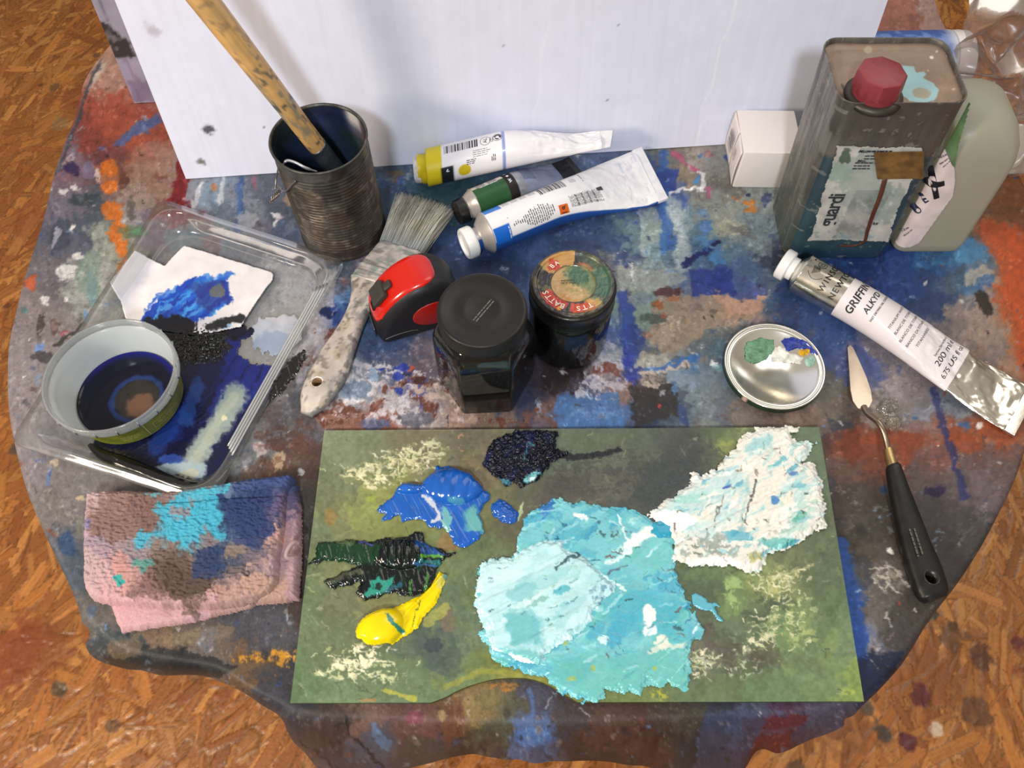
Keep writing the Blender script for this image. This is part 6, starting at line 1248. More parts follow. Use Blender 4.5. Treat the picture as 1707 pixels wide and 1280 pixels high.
def build_card():
    P = [(308, 410), (380, 432), (452, 454), (457, 459), (455, 466), (430, 500), (402, 545), (330, 560), (240, 548), (212, 536), (204, 505), (189, 479), (208, 450), (228, 421), (250, 432), (275, 444), (292, 425)]
    cv = Canvas(hx('e4dfe2')); cv.poly([(188, 478), (228, 420), (262, 438), (222, 500), (214, 536)], 'd2d0de', .6, 4, 14)
    cv.poly([(228, 535), (248, 512), (285, 490), (310, 472), (345, 463), (378, 462), (380, 478), (388, 500), (370, 512), (345, 530), (300, 545), (240, 545)], '1440b0', .98, 8, 3)
    for q in range(60):
        R = random.Random(q); x = R.uniform(262, 368); y = 500+R.uniform(-26, 26)-(x-315)*.25; cv.line([(x-R.uniform(12, 34), y+R.uniform(12, 28)), (x, y), (x+R.uniform(6, 20), y-R.uniform(4, 14))], R.uniform(2, 7), R.choice(('2470d0', '2058c4', '3a94e0', '1a2c90', '1c54c0', '58a8e8')), .7, .8)
    cv.poly([(318, 480), (352, 465), (378, 470), (385, 500), (350, 520), (330, 505)], '28286c', .6, 10, 8); cv.blob(362, 488, 13, 9, '6a6a5c', .8, 0, .8); cv.poly([(238, 530), (300, 525), (330, 540), (320, 560), (240, 556)], '10101c', .95, 8, 4); cv.blob(375, 540, 14, 6, '70a8d8', .6, 0, 1.2); cv.line([(345, 545), (400, 530)], 12, '101014', .9, 1.0)
    hz = TFL+.0012
    def h(X, Y, sd):
        q = proj(np.stack([X, Y, np.full(X.shape, TZ+hz)], -1)); u = ((q[..., 0]-262)*(-.83)+(q[..., 1]-440)*(-.2)-8)/60
        return .0004+.010*np.clip(u, 0, 1)**1.4
    lo = at(320, 490, hz); E = bpy.data.objects.new('tmp', None); E.location = lo
    o = patch(E, 'white_card', P, hz, M('coated_card', rough=.45, attr=True, bump=(200, .15, .0005)), cv, h, res=.0006, rag=.0003, seed=4); o.parent = None; o.location = lo; bpy.data.objects.remove(E)
    s = o.modifiers.new('thickness', 'SOLIDIFY'); s.thickness = .0004; s.offset = 1
    tag(o, 'white card with one curled corner and a blue paint smear, in the clear tray', 'card')
build_card()
def build_cup():
    T = thing('plastic_tub', 'clear plastic tub of dark blue paint water with an olive label', 'tub', (-.2967, .2896, TZ+TFL+.0016))
    h = .0400
    cl = thin('tub_plastic', 'f4f8f8', .02, .25, .12, 'f0f4f6', edge=.7)
    V, F = lathe([(.0004, .0012), (.036, .0012), (.0375, .0004), (.0388, .0010), (.0404, .004), (.0445, .0290), (.0450, .0300), (.0478, .0302), (.0480, .0312), (.0484, h-.002), (.0480, h), (.0470, h+.0002), (.0462, h-.0006), (.0455, h-.006)], 128, False); mesh('outer_wall', V, F, cl, T)
    V, F = lathe([(.0455, h-.006), (.0436, .0300), (.0405, .014), (.0385, .0050), (.0365, .0024), (.0004, .0022)], 128, False); mesh('inner_wall', V, F, thin('tub_frosted', 'f0f6f8', .01, .72, .3, 'e6eef2', edge=.3), T)
    # small upright ribs round the rim band
    parts = []
    for k in range(20):
        a = 2*math.pi*k/20; parts.append(sweep([(r*math.cos(a), r*math.sin(a), z) for r, z in ((.0488, h-.002), (.0484, .0315))], .0005, 5))
    V, F = join(parts); mesh('rim_ribs', V, F, thin('rib_plastic2', 'ffffff', .1, .55, .1, 'f0f2f2'), T)
    # water: dark blue, thinner towards the middle
    nr, na = 50, 128; rr = np.linspace(.0004, .0378, nr); th = np.linspace(0, 2*np.pi, na, endpoint=False); R_, A = np.meshgrid(rr, th, indexing='ij'); X, Y = R_*np.cos(A), R_*np.sin(A); Z = .0072+.0012*ss(.0345, .0378, R_)+0*X
    c = np.empty(X.shape+(3,)); c[:] = hx('080a1e'); n = (fbm(X/.006, Y/.006, 3, 161)-.5)
    c = mixc(c, ss(.030, .039, R_)*ss(-.2, .6, Y/.039+n*.5), '141c78', .9); d = np.hypot(X-.008, Y+.004); c = mixc(c, ss(.021, .015, d+n*.006), '2c2826'); c = mixc(c, ss(.013, .009, np.hypot(X-.012, Y+.011)+n*.008), '63493a'); c = mixc(c, ss(.003, .001, abs(d-.019)+n*.003), '24448c', .6)
    mesh('paint_water', np.stack([X, Y, Z], -1).reshape(-1, 3), gridF(nr, na, True), M('blue_water', rough=.08, attr=True, coat=0, spec=.35, vary=(20, .05)), T, col=c.reshape(-1, 3), label='dark blue paint water, murky brown in the middle')
    # olive label wraps the lower right
    nz, nf = 24, 120; zs = np.linspace(.0045, .0282, nz); fs = np.radians(np.linspace(-118, 14, nf)); Zg, Fg = np.meshgrid(zs, fs, indexing='ij'); Rg = .0409+(Zg-.004)/.025*.0037+.0002
    V = np.stack([Rg*np.cos(Fg), Rg*np.sin(Fg), Zg], -1).reshape(-1, 3); c = np.broadcast_to(hx('6e7420'), (len(V), 3))*(1+(fbm(Fg*8, Zg/.006, 3, 162).ravel()-.5)*.4)[:, None]
    mesh('olive_label', V, gridF(nz, nf)[:, ::-1], M('olive_paper', rough=.45, attr=True), T, col=c, label='olive green paper label')
    S = lambda s, q, o: np.stack([(.0409+(q-.004)/.025*.0037+.0003+o)*np.cos(s/.043), (.0409+(q-.004)/.025*.0037+.0003+o)*np.sin(s/.043), q], -1)
    k = Print(S); k.lines(.020, 2, .0022, (-.020, .0150), 0, 3, .35, .1); k.lines(.014, 5, .0016, (-.052, .014), 0, 4, .3, .2); k.rect(.028, .0004, (-.020, .0195)); k.rect(.028, .0004, (-.020, .0105)); k.rect(.0004, .009, (-.034, .015)); k.rect(.0006, .02, (-.040, .016)); k.build('label_print', M('pale_olive_ink', 'b0ac70', .6), T)
build_cup()

# ------------------------------------------------------------------ the palette board and its paint
PT = .0050
def build_palette():
    TL, TR, BLc, BRc = (np.array(at(*q, PT)) for q in ((540, 717), (1366, 711), (483, 1172), (1441, 1169)))
    cen = (TL+TR+BLc+BRc)/4; T = thing('palette', 'green-toned rectangular palette board with a thumb notch, heaped with oil paint', 'palette', (cen[0], cen[1], TZ))
    cv = Canvas(hx('6a7854'))
    pts = "560 740 7c8a66;600 730 74805c;560 800 6e7a56;520 900 6a7a54;500 1000 647a50;495 1140 5c7c4e;560 1150 688258;640 1150 647c54;700 1140 627c52;640 830 8a9046;620 850 8a9448;650 900 76803e;560 870 747a4c;580 930 747a4a;560 1000 6c7450;540 1060 647450;620 990 7c7c48;740 960 6a7c4c;760 1000 587050;740 1030 5c704e;720 1080 465850;780 1060 647858;800 1100 66804e;830 1110 7c8430;860 1120 84862c;700 740 7a7458;760 740 6e6a54;790 790 7c6c4c;800 860 6a7040;840 890 5a5c40;820 930 607048;940 760 5a6a54;1000 730 56644e;1060 740 4e5a46;1000 790 5a564c;950 800 4e4c44;1060 790 464a44;1040 830 4a4e48;1120 780 3c4448;1150 760 3c4240;1180 740 4a5840;1200 725 586c3c;1220 740 708040;1100 820 38443f;1080 810 424a46;1360 730 56704e;1350 760 587050;1380 900 5a6a44;1380 950 566a46;1330 930 5e6a44;1300 960 7c8a50;1280 970 8c9c54;1230 990 6c8a4c;1200 970 647e48;1180 960 5a7848;1160 990 4c6244;1240 1050 5c7450;1280 1010 4a5e40;1240 1090 6c7a54;1200 1090 544f44;1250 1100 50483c;1180 1110 6a6e58;1200 1140 5c7048;1300 1050 6a8a50;1340 1040 7c9450;1370 1060 607e50;1390 1000 587248;1400 1080 688458;1420 1150 7e9a40;1380 1150 6c8a52;1300 1150 628252;1250 1150 5c7c4a;1150 1160 5c744a;1100 1160 6a7c3e"
    cv.field([(float(a), float(b), c) for a, b, c in (p.split() for p in pts.split(';'))])
    box = (480, 712, 1445, 1175)
    cv.dabs(500, box, 4, 26, None, (.15, .45), 51, .07); cv.dabs(160, box, 3, 12, ('8a9a5c', '4c5c40', '9aa070', '76684c', '5a7a4c', '3c4a3c'), (.2, .6), 52, dry=.6)
    for q in range(420):
        R = random.Random(q); x = R.uniform(box[0], box[2]); y = R.uniform(box[1], box[3]); a = R.uniform(-2.6, .4); l = R.uniform(5, 26); cv.line([(x, y), (x+l*math.cos(a), y+l*math.sin(a))], R.uniform(1, 3.2), R.choice(('8aa060', '4a5a3c', 'a8ac78', '586e48', '7a8a58', '403f36')), R.uniform(.25, .6), .7)
    # crusts of old pale paint
    for x, y, rx, ry, a, c, s in ((620, 785, 52, 22, -14, 'd8d29a', .3), (680, 765, 52, 22, -20, 'ccc88c', .4), (640, 800, 36, 12, -20, 'e0d8a4', .4), (722, 742, 14, 22, 0, 'c4c89a', .3), (590, 1105, 44, 24, -12, 'dcd8ac', .25), (615, 1095, 36, 30, 20, 'e0dab2', .3), (545, 1120, 26, 14, 0, 'bcc48c', .6), (640, 1120, 30, 20, 0, 'c0c890', .6), (1170, 1105, 24, 22, 0, 'b4b8a0', .4), (1260, 1065, 40, 22, -20, 'd0cca4', .6), (1320, 1020, 50, 20, -24, 'b4c07c', .6), (1340, 1060, 34, 18, -10, '9cb060', .5), (1240, 1115, 36, 18, -10, 'a8b88c', .7), (1300, 970, 36, 20, -60, 'a8aa60', .5), (1330, 955, 30, 8, -30, 'c0b880', .5), (1225, 985, 22, 30, 0, '8cb060', .5), (1420, 1152, 22, 8, 0, '9cb03c', .4), (1100, 1155, 18, 14, 0, 'a8a820', .4), (640, 840, 36, 14, 20, '98a838', .4), (1210, 745, 22, 14, 0, '8a983c', .5), (770, 735, 8, 14, 0, 'c08068', .4)):
        cv.blob(x, y, rx, ry, c, .95, a, 1.3, .4, dry=.42+s*.5)
    for q in range(480):
        R = random.Random(q+900); cx, cy, sx, sy = R.choice(((640, 785, 55, 22), (595, 1105, 50, 25), (1290, 1050, 60, 40), (700, 760, 40, 18), (1300, 975, 40, 22), (1170, 1105, 24, 18))); x = R.gauss(cx, sx*.6); y = R.gauss(cy, sy*.6); a = R.uniform(-3, 0); l = R.uniform(4, 18); cv.line([(x, y), (x+l*math.cos(a), y+l*math.sin(a)*.6)], R.uniform(1.2, 3.2), R.choice(('e4deac', 'd4d098', 'b8c080', '5c7044', 'ece6c0')), R.uniform(.5, .9), .8)
    for q in range(60): R = random.Random(q+70); x = R.uniform(1070, 1190); y = R.uniform(770, 830); cv.line([(x, y), (x-24, y+18)], 2, R.choice(('5a6468', '2c3434', '4a5450')), .6, .6)
    cv.poly([(930, 770), (1040, 745), (1150, 745), (1215, 762), (1160, 795), (1090, 840), (1000, 830), (920, 815)], '363c3a', .6, 26, 30, dry=.3); cv.poly([(1080, 775), (1170, 750), (1150, 800), (1080, 845), (1050, 830)], '2e383c', .6, 14, 14)
    cv.line([(918, 756), (955, 762), (990, 758), (1030, 750)], 9, '0c0e1c', .95, 1.0); cv.blob(722, 1076, 16, 13, '36424a', .8); cv.blob(550, 860, 10, 14, 'a07830', .6); cv.blob(780, 800, 16, 18, '94683c', .6); cv.blob(745, 905, 16, 14, '947038', .8, 0, 1.2); cv.blob(745, 1032, 14, 20, '7c6450', .6); cv.blob(725, 1025, 26, 8, 'b0b040', .7, -40, 1.2)
    cv.line([(866, 862), (872, 838)], 5, 'a8c090', .9, .6); cv.line([(690, 1165), (640, 1148)], 8, 'b8b430', .8, 1.0); cv.line([(600, 1168), (626, 1166)], 6, 'b08048', .8, .8); cv.line([(868, 1124), (800, 1116), (740, 1148)], 9, '98982c', .7, 1.1)
    cv.distress(7, 8); cv.desat(.74, 1.0); cv.a *= (1+N1*.24)[..., None]
    # board: rows run from the back edge to the front edge with its notch
    nu, nv = 800, 420; us = np.linspace(0, 1, nu); vs = np.linspace(0, 1, nv)
    bot = BLc[None]*(1-us[:, None])+BRc[None]*us[:, None]
    notch = np.array([at(x, y, PT)[:2] for x, y in ((715, 1172), (740, 1163), (765, 1150), (795, 1139), (825, 1132), (858, 1130), (885, 1132), (912, 1141), (938, 1156), (964, 1171))])
    yb = bot[:, 1].copy(); m = (bot[:, 0] > notch[0, 0]) & (bot[:, 0] < notch[-1, 0]); nt = smoothpath(notch, 200); yb[m] = np.maximum(yb[m], np.interp(bot[m, 0], nt[:, 0], nt[:, 1]))
    top = TL[None]*(1-us[:, None])+TR[None]*us[:, None]; bot[:, 1] = yb
    G = top[:, None]*(1-vs[None, :, None])+bot[:, None]*vs[None, :, None]
    # keep columns straight: x along the real side lines
    n1 = fbm(G[..., 0]/.004, G[..., 1]/.004, 4, 171); n2 = fbm(G[..., 0]/.0016, G[..., 1]/.0016, 3, 172); C = cv.sample(G); lum = C.mean(-1); G[..., 2] = TZ+PT-.0006+(n1-.5)*.0003+np.clip(lum-.45, 0, .4)*.0016+(n2-.5)*.0002
    idx = np.arange(nu*nv).reshape(nu, nv); loop = np.concatenate([idx[:, 0], idx[-1, 1:], idx[-2::-1, -1], idx[0, -2:0:-1]])
    V = G.reshape(-1, 3); n = len(V); side = V[loop].copy(); side[:, 2] = TZ+.0003; side2 = V[loop].copy(); side2[:, 2] -= .0003
    V = np.concatenate([V, side]); nx = np.roll(np.arange(len(loop)), -1)
    F = np.concatenate([gridF(nu, nv), np.stack([loop, n+np.arange(len(loop)), n+nx, loop[nx]], -1)]); Cc = np.concatenate([C.reshape(-1, 3), C.reshape(-1, 3)[loop]*.8])
    if np.cross(V[F[0, 1]]-V[F[0, 0]], V[F[0, 2]]-V[F[0, 0]])[2] < 0: F = F[:, ::-1]
    mesh('board', V, np.ascontiguousarray(F), M('palette_board', rough=.40, attr=True, spec=.4, bump=(500, .3, .0004), vary=(300, .10)), T, col=Cc, world=True)
    oil = M('oil_paint', rough=.28, attr=True, spec=.5, bump=(420, .25, .0006), vary=(300, .05)); wet = M('glossy_oil', rough=.16, attr=True, spec=.45, coat=.15, bump=(260, .15, .0006), vary=(100, .05))
    def ridge(X, Y, ang, l, w_, s): c_, s_ = math.cos(math.radians(ang)), math.sin(math.radians(ang)); return fbm((X*c_+Y*s_)/l, (-X*s_+Y*c_)/w_, 3, s)-.5
    # turquoise field and the paler layer over it
    c1 = Canvas(hx('70bcc6')); c1.a *= (1+N3*.12+N2*.16)[..., None]
    bx = (790, 820, 1180, 1175); c1.dabs(130, bx, 8, 34, ('4aa4c0', '58b4c4', '6cc0c4', '62b8b0', '3c9cc0', '74c4c8'), (.3, .8), 61, angs=(-60, 10)); c1.dabs(60, bx, 4, 14, ('a8dce0', 'd8eef0', '8cd0d4', '3a94b8'), (.4, .9), 62, angs=(-60, 10), aspect=(2, 6))
    c1.poly([(1000, 1000), (1060, 980), (1140, 1000), (1120, 1060), (1020, 1060)], '48a8c0', .7, 14, 20); c1.poly([(920, 1100), (1150, 1080), (1150, 1150), (980, 1165)], '64b4ac', .7, 14, 30); c1.blob(1080, 1022, 10, 16, 'f0f0ec', .95, 0, .8); c1.blob(1082, 1052, 10, 10, 'e8f0f0', .9, 0, 1.0); c1.blob(1102, 1072, 14, 10, 'ece8d8', .9, 30, 1.1); c1.line([(1080, 1085), (1140, 1076)], 7, 'd8dcd0', .8, 1.0); c1.blob(1004, 1067, 8, 6, 'd8ecec', .8)
    c1.blob(912, 848, 12, 18, '2c68b8', .8, 30, 1.2); c1.line([(958, 858), (975, 868)], 8, 'f4f4f2', .9, .8); c1.line([(1028, 860), (1050, 915)], 4, 'e4f0f0', .9, .6)
    c1.line([(1042, 918), (1062, 896), (1085, 884)], 18, 'f0f4f2', .9, 1.1); c1.line([(1030, 935), (1046, 915)], 9, 'e4f2f2', .8, 1.0); c1.blob(1018, 938, 10, 6, 'e8f2f4', .8, 0, 1.1); c1.line([(1010, 958), (1045, 945)], 3, '4c4a68', .7, .9); c1.line([(960, 930), (1040, 985)], 3, 'eaf4f4', .8, .8)
    for q in range(90): RR = random.Random(q+400); x = RR.uniform(860, 1150); y = RR.uniform(840, 1150); l = RR.uniform(14, 46); a = RR.gauss(-.45, .25); c1.line([(x, y), (x+l*math.cos(a), y+l*math.sin(a))], RR.uniform(1.5, 5), RR.choice(('8cd0d8', '4ca8c0', '9cdce0', '3c9cb8', '7ccad0', 'c0e8ec')), RR.uniform(.35, .75), .9)
    R = random.Random(8)
    for q in range(70): x = R.uniform(880, 1150); y = R.uniform(835, 1090); l = R.uniform(3, 14); a = R.uniform(-1.2, 1.2); c1.line([(x, y), (x+l*math.cos(a), y+l*math.sin(a))], R.uniform(1, 2.6), R.choice(('1c3440', '3a5a50', '28505c', '6a3c44', '2c6c88')), R.uniform(.5, .9), 1.0)
    for x, y, rx, ry, a in ((1000, 880, 6, 20, -25), (1025, 888, 6, 14, -20), (930, 880, 5, 14, 10), (1005, 975, 18, 14, 0), (1120, 985, 8, 5, 0), (1130, 1045, 10, 4, 20)): c1.blob(x, y, rx, ry, '2c4c58', .75, a, 1.4, .3, dry=.7)
    for x, y in ((941, 1072), (1090, 1112), (952, 1130), (988, 1112), (865, 1080)): c1.blob(x, y, 5, 4, 'a8b050', .7, 0, 1.0)
    patch(T, 'turquoise_paint', [(805, 936), (832, 934), (859, 925), (862, 898), (879, 856), (900, 846), (926, 830), (950, 838), (974, 837), (1012, 845), (1051, 848), (1075, 860), (1112, 884), (1126, 900), (1124, 930), (1128, 962), (1143, 993), (1158, 1023), (1175, 1050), (1168, 1062), (1149, 1082), (1150, 1110), (1152, 1147), (1134, 1153), (1116, 1141), (1098, 1144), (1080, 1135), (1076, 1150), (1069, 1162), (1045, 1153), (1009, 1153), (1000, 1168), (975, 1170), (962, 1166), (938, 1153), (908, 1132), (873, 1123), (855, 1112), (831, 1106), (816, 1082), (799, 1058), (805, 1040), (792, 1002), (796, 954)], PT-.0004, oil, c1,
          lambda X, Y, sd: np.minimum(sd*.35, .0012)+ridge(X, Y, 35, .03, .004, 181)*.0016+ridge(X, Y, -20, .012, .002, 182)*.0009+.0004, res=.0005, rag=.0022, label='flat turquoise paint', seed=1)
    c2 = Canvas(hx('b4dde4')); c2.a *= (1+N2*.12+SH*.12)[..., None]
    b2 = (790, 895, 1035, 1115); c2.dabs(90, b2, 5, 24, ('c8e8ee', 'a0d4dc', 'd4eef0', 'b8e0e8', '8cc8d0'), (.4, .8), 63, angs=(-50, -10), aspect=(2, 6)); c2.poly([(838, 1030), (870, 1010), (900, 1040), (905, 1080), (860, 1075)], '66b4bc', .85, 16, 14); c2.poly([(825, 1080), (900, 1085), (905, 1110), (860, 1105)], '6cbcc0', .85, 10, 8); c2.line([(822, 1082), (850, 1095), (895, 1115)], 8, 'eef4f0', .95, .6); c2.blob(870, 990, 26, 12, '78bcc4', .6, -20, 1.2); c2.blob(1000, 990, 16, 20, '5a88a8', .7, 20, 1.2, dry=.4); c2.line([(924, 948), (968, 920)], 5, '24404c', .8, 1.1); c2.blob(935, 985, 14, 5, '4cacbc', .8, -10, 1.2); c2.blob(895, 1005, 20, 5, '609c90', .5, -25, 1.2)
    for q in range(50): x = R.uniform(810, 1000); y = R.uniform(930, 1060); l = R.uniform(3, 12); c2.line([(x, y), (x+l, y-l*.5)], R.uniform(1, 2.2), R.choice(('3c6c70', '5a9a94', '88b8a0', '2c5c74')), R.uniform(.4, .8), 1.0)
    patch(T, 'pale_blue_paint', [(805, 939), (830, 930), (852, 931), (885, 904), (912, 898), (938, 901), (940, 912), (968, 925), (997, 948), (1014, 962), (1030, 978), (1008, 1000), (991, 1020), (989, 1040), (960, 1062), (938, 1073), (908, 1091), (905, 1108), (890, 1112), (855, 1098), (819, 1085), (810, 1052), (793, 1008), (796, 960)], PT+.0001, oil, c2,
          lambda X, Y, sd: np.minimum(sd*.5, .0024)+ridge(X, Y, 30, .05, .006, 183)*.0022+ridge(X, Y, 25, .02, .0022, 184)*.0010+.0010, res=.0005, rag=.0016, label='pale blue paint spread over the turquoise', seed=2)
    c3 = Canvas(hx('e2e0d8')); c3.a *= (1+N2*.08)[..., None]; b3 = (1080, 708, 1380, 960)
    c3.poly([(1085, 850), (1150, 812), (1220, 775), (1240, 800), (1235, 850), (1180, 900), (1120, 880)], 'a8d4dc', .6, 20, 20)
    c3.dabs(120, b3, 4, 18, ('f0eee8', 'b4dcdc', '8cc8d0', 'e8e0d0', 'c8e4e0', '9cd0c8', 'eeeae4'), (.4, .9), 64, angs=(-60, 0), aspect=(1.5, 5)); c3.dabs(34, (1150, 760, 1350, 930), 3, 9, ('4ca4c0', '58b0c0', '60b0a0', '3c94b4'), (.4, .8), 65, angs=(-50, 0), aspect=(2, 5))
    c3.poly([(1240, 800), (1290, 790), (1300, 850), (1260, 870)], 'e8e2d6', .8, 8, 8); c3.poly([(1085, 852), (1120, 848), (1165, 870), (1140, 890), (1092, 874)], 'f6f6f6', .95, 6, 5); c3.poly([(1140, 940), (1210, 928), (1240, 945), (1200, 950)], 'f6f6f4', .95, 4, 4); c3.blob(1210, 812, 10, 3, '2448a8', .8, -15); c3.blob(1319, 793, 8, 4, '2c60a8', .7, -20); c3.blob(1288, 835, 6, 7, '2c70b8', .8); c3.blob(1328, 865, 14, 5, '3ca088', .7, -25); c3.blob(1225, 895, 24, 9, '3ca0bc', .7, 10, 1.2); c3.blob(1290, 905, 30, 8, '50b0ac', .7, 0, 1.2); c3.blob(1195, 915, 22, 12, '8a9a90', .6, 0, 1.3, dry=.5); c3.blob(1255, 930, 12, 8, 'a8a860', .7)
    c3.line([(1246, 800), (1238, 850), (1234, 872)], 6, 'a8c8c4', .8, .6); c3.line([(1256, 800), (1248, 840), (1240, 872)], 3, '4a4c48', .9, .9); c3.line([(1205, 830), (1195, 850), (1188, 880)], 3, '5a5a54', .8, 1.0)
    c3.poly([(1130, 905), (1180, 892), (1250, 905), (1262, 930), (1200, 928), (1140, 936)], '8c9a92', .75, 12, 8, dry=.5); c3.blob(1310, 880, 34, 14, 'a8a898', .6, -20, 1.3, dry=.7); c3.poly([(1330, 830), (1370, 840), (1340, 885), (1300, 895)], '9cccc0', .6, 10, 8, dry=.5)
    for q in range(90): RR = random.Random(q+700); x = RR.uniform(1110, 1350); y = RR.uniform(730, 925); l = RR.uniform(12, 44); a = RR.gauss(-.5, .25); c3.line([(x, y), (x+l*math.cos(a), y+l*math.sin(a))], RR.uniform(1.5, 5), RR.choice(('f8f6f0', 'bcdcdc', '9cd0d4', 'e8e2d8', 'cce6e2', 'f4efe4')), RR.uniform(.4, .8), .9)
    for q in range(80): x = R.uniform(1120, 1370); y = R.uniform(725, 935); l = R.uniform(3, 12); a = R.uniform(-1.0, .6) if q % 3 else 1.5; c3.line([(x, y), (x+l*math.cos(a), y+l*math.sin(a))], R.uniform(1, 2.6), R.choice(('4c4a42', '5c6a5c', '6c5c50', '3c5450', '7a8a80')), R.uniform(.5, .9), 1.1)
    patch(T, 'white_paint', [(1080, 859), (1086, 849), (1119, 831), (1151, 807), (1152, 790), (1156, 787), (1172, 793), (1196, 779), (1210, 760), (1226, 751), (1224, 737), (1243, 723), (1276, 711), (1300, 711), (1336, 713), (1318, 723), (1327, 739), (1358, 739), (1351, 758), (1336, 772), (1358, 772), (1366, 795), (1371, 821), (1373, 842), (1376, 880), (1355, 889), (1325, 908), (1306, 920), (1280, 922), (1278, 943), (1259, 959), (1238, 952), (1210, 943), (1177, 945), (1151, 945), (1137, 938), (1100, 936), (1121, 920), (1126, 901), (1107, 896), (1102, 873)], PT-.0004, oil, c3,
          lambda X, Y, sd: np.minimum(sd*.5, .0026)+ridge(X, Y, 28, .03, .004, 185)*.0026+ridge(X, Y, 60, .010, .0030, 186)*.0012+(fbm(X/.003, Y/.003, 3, 187)-.5)*.0006+.0012, res=.0005, rag=.0020, label='crusty heap of white paint', seed=3)
    ct = Canvas(hx('2c98b8')); patch(T, 'teal_dab', [(1088, 872), (1110, 868), (1130, 874), (1131, 886), (1118, 896), (1098, 898), (1086, 890)], PT+.0012, wet, ct, lambda X, Y, sd: np.minimum(sd*.5, .0014)+.0002, rag=.0012, seed=5)
    # ultramarine heap
    c4 = Canvas(hx('175ab4')); c4.a *= (1+N2*.25)[..., None]; c4.poly([(788, 842), (805, 870), (808, 888), (790, 890), (772, 880), (775, 850)], '6cb4a8', .85, 5, 12); c4.line([(745, 880), (742, 850)], 12, '7cc0b4', .8, .6); c4.line([(706, 828), (725, 845), (733, 860), (722, 872)], 7, 'd8d4d8', .9, .6); c4.line([(735, 868), (745, 892)], 5, '98c8b8', .8, .7); c4.poly([(756, 890), (800, 885), (797, 902), (774, 914)], '1458b8', .9, 4, 4); c4.blob(760, 838, 14, 4, '70b8a8', .5)
    def hblue(X, Y, sd):
        q = proj(np.stack([X, Y, np.full(X.shape, TZ+PT)], -1)); d = np.hypot((q[..., 0]-755)/52, (q[..., 1]-812)/30); dome = np.sqrt(np.clip(1-d*d, 0, 1)); a = abs(np.sin((q[..., 0]-700)/7+(q[..., 1]-800)/26)); d2 = np.hypot((q[..., 0]-683)/26, (q[..., 1]-815)/10); blade = ((q[..., 0]-690)*.5+(q[..., 1]-850)*.5)
        return np.minimum(sd*.5, .0012)+.0085*dome*(.86+.14*a)+.004*np.sqrt(np.clip(1-d2*d2, 0, 1))+ridge(X, Y, -60, .03, .003, 188)*.0012*(1-dome)+.0006
    patch(T, 'blue_paint', [(726, 777), (745, 778), (761, 781), (787, 796), (802, 812), (817, 824), (814, 835), (806, 842), (799, 857), (808, 887), (797, 902), (774, 914), (756, 908), (750, 889), (739, 880), (720, 880), (701, 865), (671, 871), (667, 859), (637, 869), (641, 859), (628, 850), (651, 831), (669, 809), (684, 806), (699, 811), (712, 797), (725, 790)], PT-.0004, wet, c4, hblue, res=.0004, rag=.0010, label='glossy heap of bright blue paint', seed=4)
    patch(T, 'blue_dab', [(817, 848), (822, 838), (833, 833), (849, 841), (864, 856), (861, 868), (852, 874), (838, 871), (824, 860)], PT-.0004, wet, Canvas(hx('1a54ac')), lambda X, Y, sd: np.minimum(sd*.6, .0022)+ridge(X, Y, 20, .006, .003, 190)*.0012+.0004, res=.0004, rag=.0010, label='small dab of bright blue paint', seed=6)
    # dark green heap
    c5 = Canvas(hx('041012')); c5.a *= (1+N1*.5)[..., None]; c5.poly([(520, 938), (535, 906), (590, 902), (640, 905), (625, 940), (570, 942)], '0c3c20', .85, 8, 8); c5.blob(575, 905, 14, 5, '5c6a40', .7); c5.line([(600, 904), (620, 906)], 4, '4a50a8', .8); c5.poly([(694, 903), (712, 905), (735, 922), (745, 924), (736, 932), (700, 925)], '1c4c94', .95, 3, 4); c5.line([(700, 928), (740, 930)], 4, '5ca030', .9, .6); c5.line([(700, 935), (735, 938), (722, 945)], 7, '1c6c70', .9, .7); c5.line([(692, 940), (725, 946)], 4, '2c64a0', .9)
    c5.poly([(606, 990), (620, 970), (632, 962), (640, 968), (658, 962), (655, 975), (635, 992), (612, 995)], '2a9484', .95, 3, 3); c5.blob(632, 978, 6, 8, '0c2420', .9); c5.line([(645, 986), (668, 972)], 8, '2c7088', .7, .7); c5.line([(686, 966), (684, 992)], 3, '4c8c40', .9); c5.line([(714, 958), (708, 985)], 5, '4c8a3c', .8, .8); c5.line([(550, 970), (595, 952), (604, 955)], 9, '6c6c50', .6, .9)
    for q in range(60): x = R.uniform(540, 720); y = R.uniform(905, 990); c5.line([(x, y), (x+R.uniform(-3, 3), y+R.uniform(6, 16))], 1.5, R.choice(('12442c', '020a0c', '1c5438')), .7, .6)
    def hgreen(X, Y, sd):
        q = proj(np.stack([X, Y, np.full(X.shape, TZ+PT)], -1)); d = np.hypot((q[..., 0]-668)/46, (q[..., 1]-925)/26); dome = np.sqrt(np.clip(1-d*d, 0, 1)); return np.minimum(sd*.6, .0016)+.0055*dome*(.75+.25*abs(np.sin(q[..., 0]/4.2)))+abs(ridge(X, Y, -70, .02, .0030, 191))*.0022+(fbm(X/.0020, Y/.0020, 2, 192)-.5)*.0004+.0006
    patch(T, 'dark_green_paint', [(512, 942), (520, 934), (527, 927), (524, 915), (531, 905), (585, 901), (612, 903), (639, 899), (660, 897), (679, 894), (692, 886), (704, 890), (705, 901), (722, 911), (740, 920), (757, 922), (750, 928), (739, 935), (729, 946), (726, 965), (714, 980), (703, 991), (686, 995), (667, 991), (645, 989), (622, 999), (607, 1001), (594, 987), (602, 970), (555, 982), (542, 969), (570, 953), (596, 944), (574, 938), (542, 936)], PT-.0004, wet, c5, hgreen, res=.0004, rag=.0012, label='almost black green paint', seed=7)
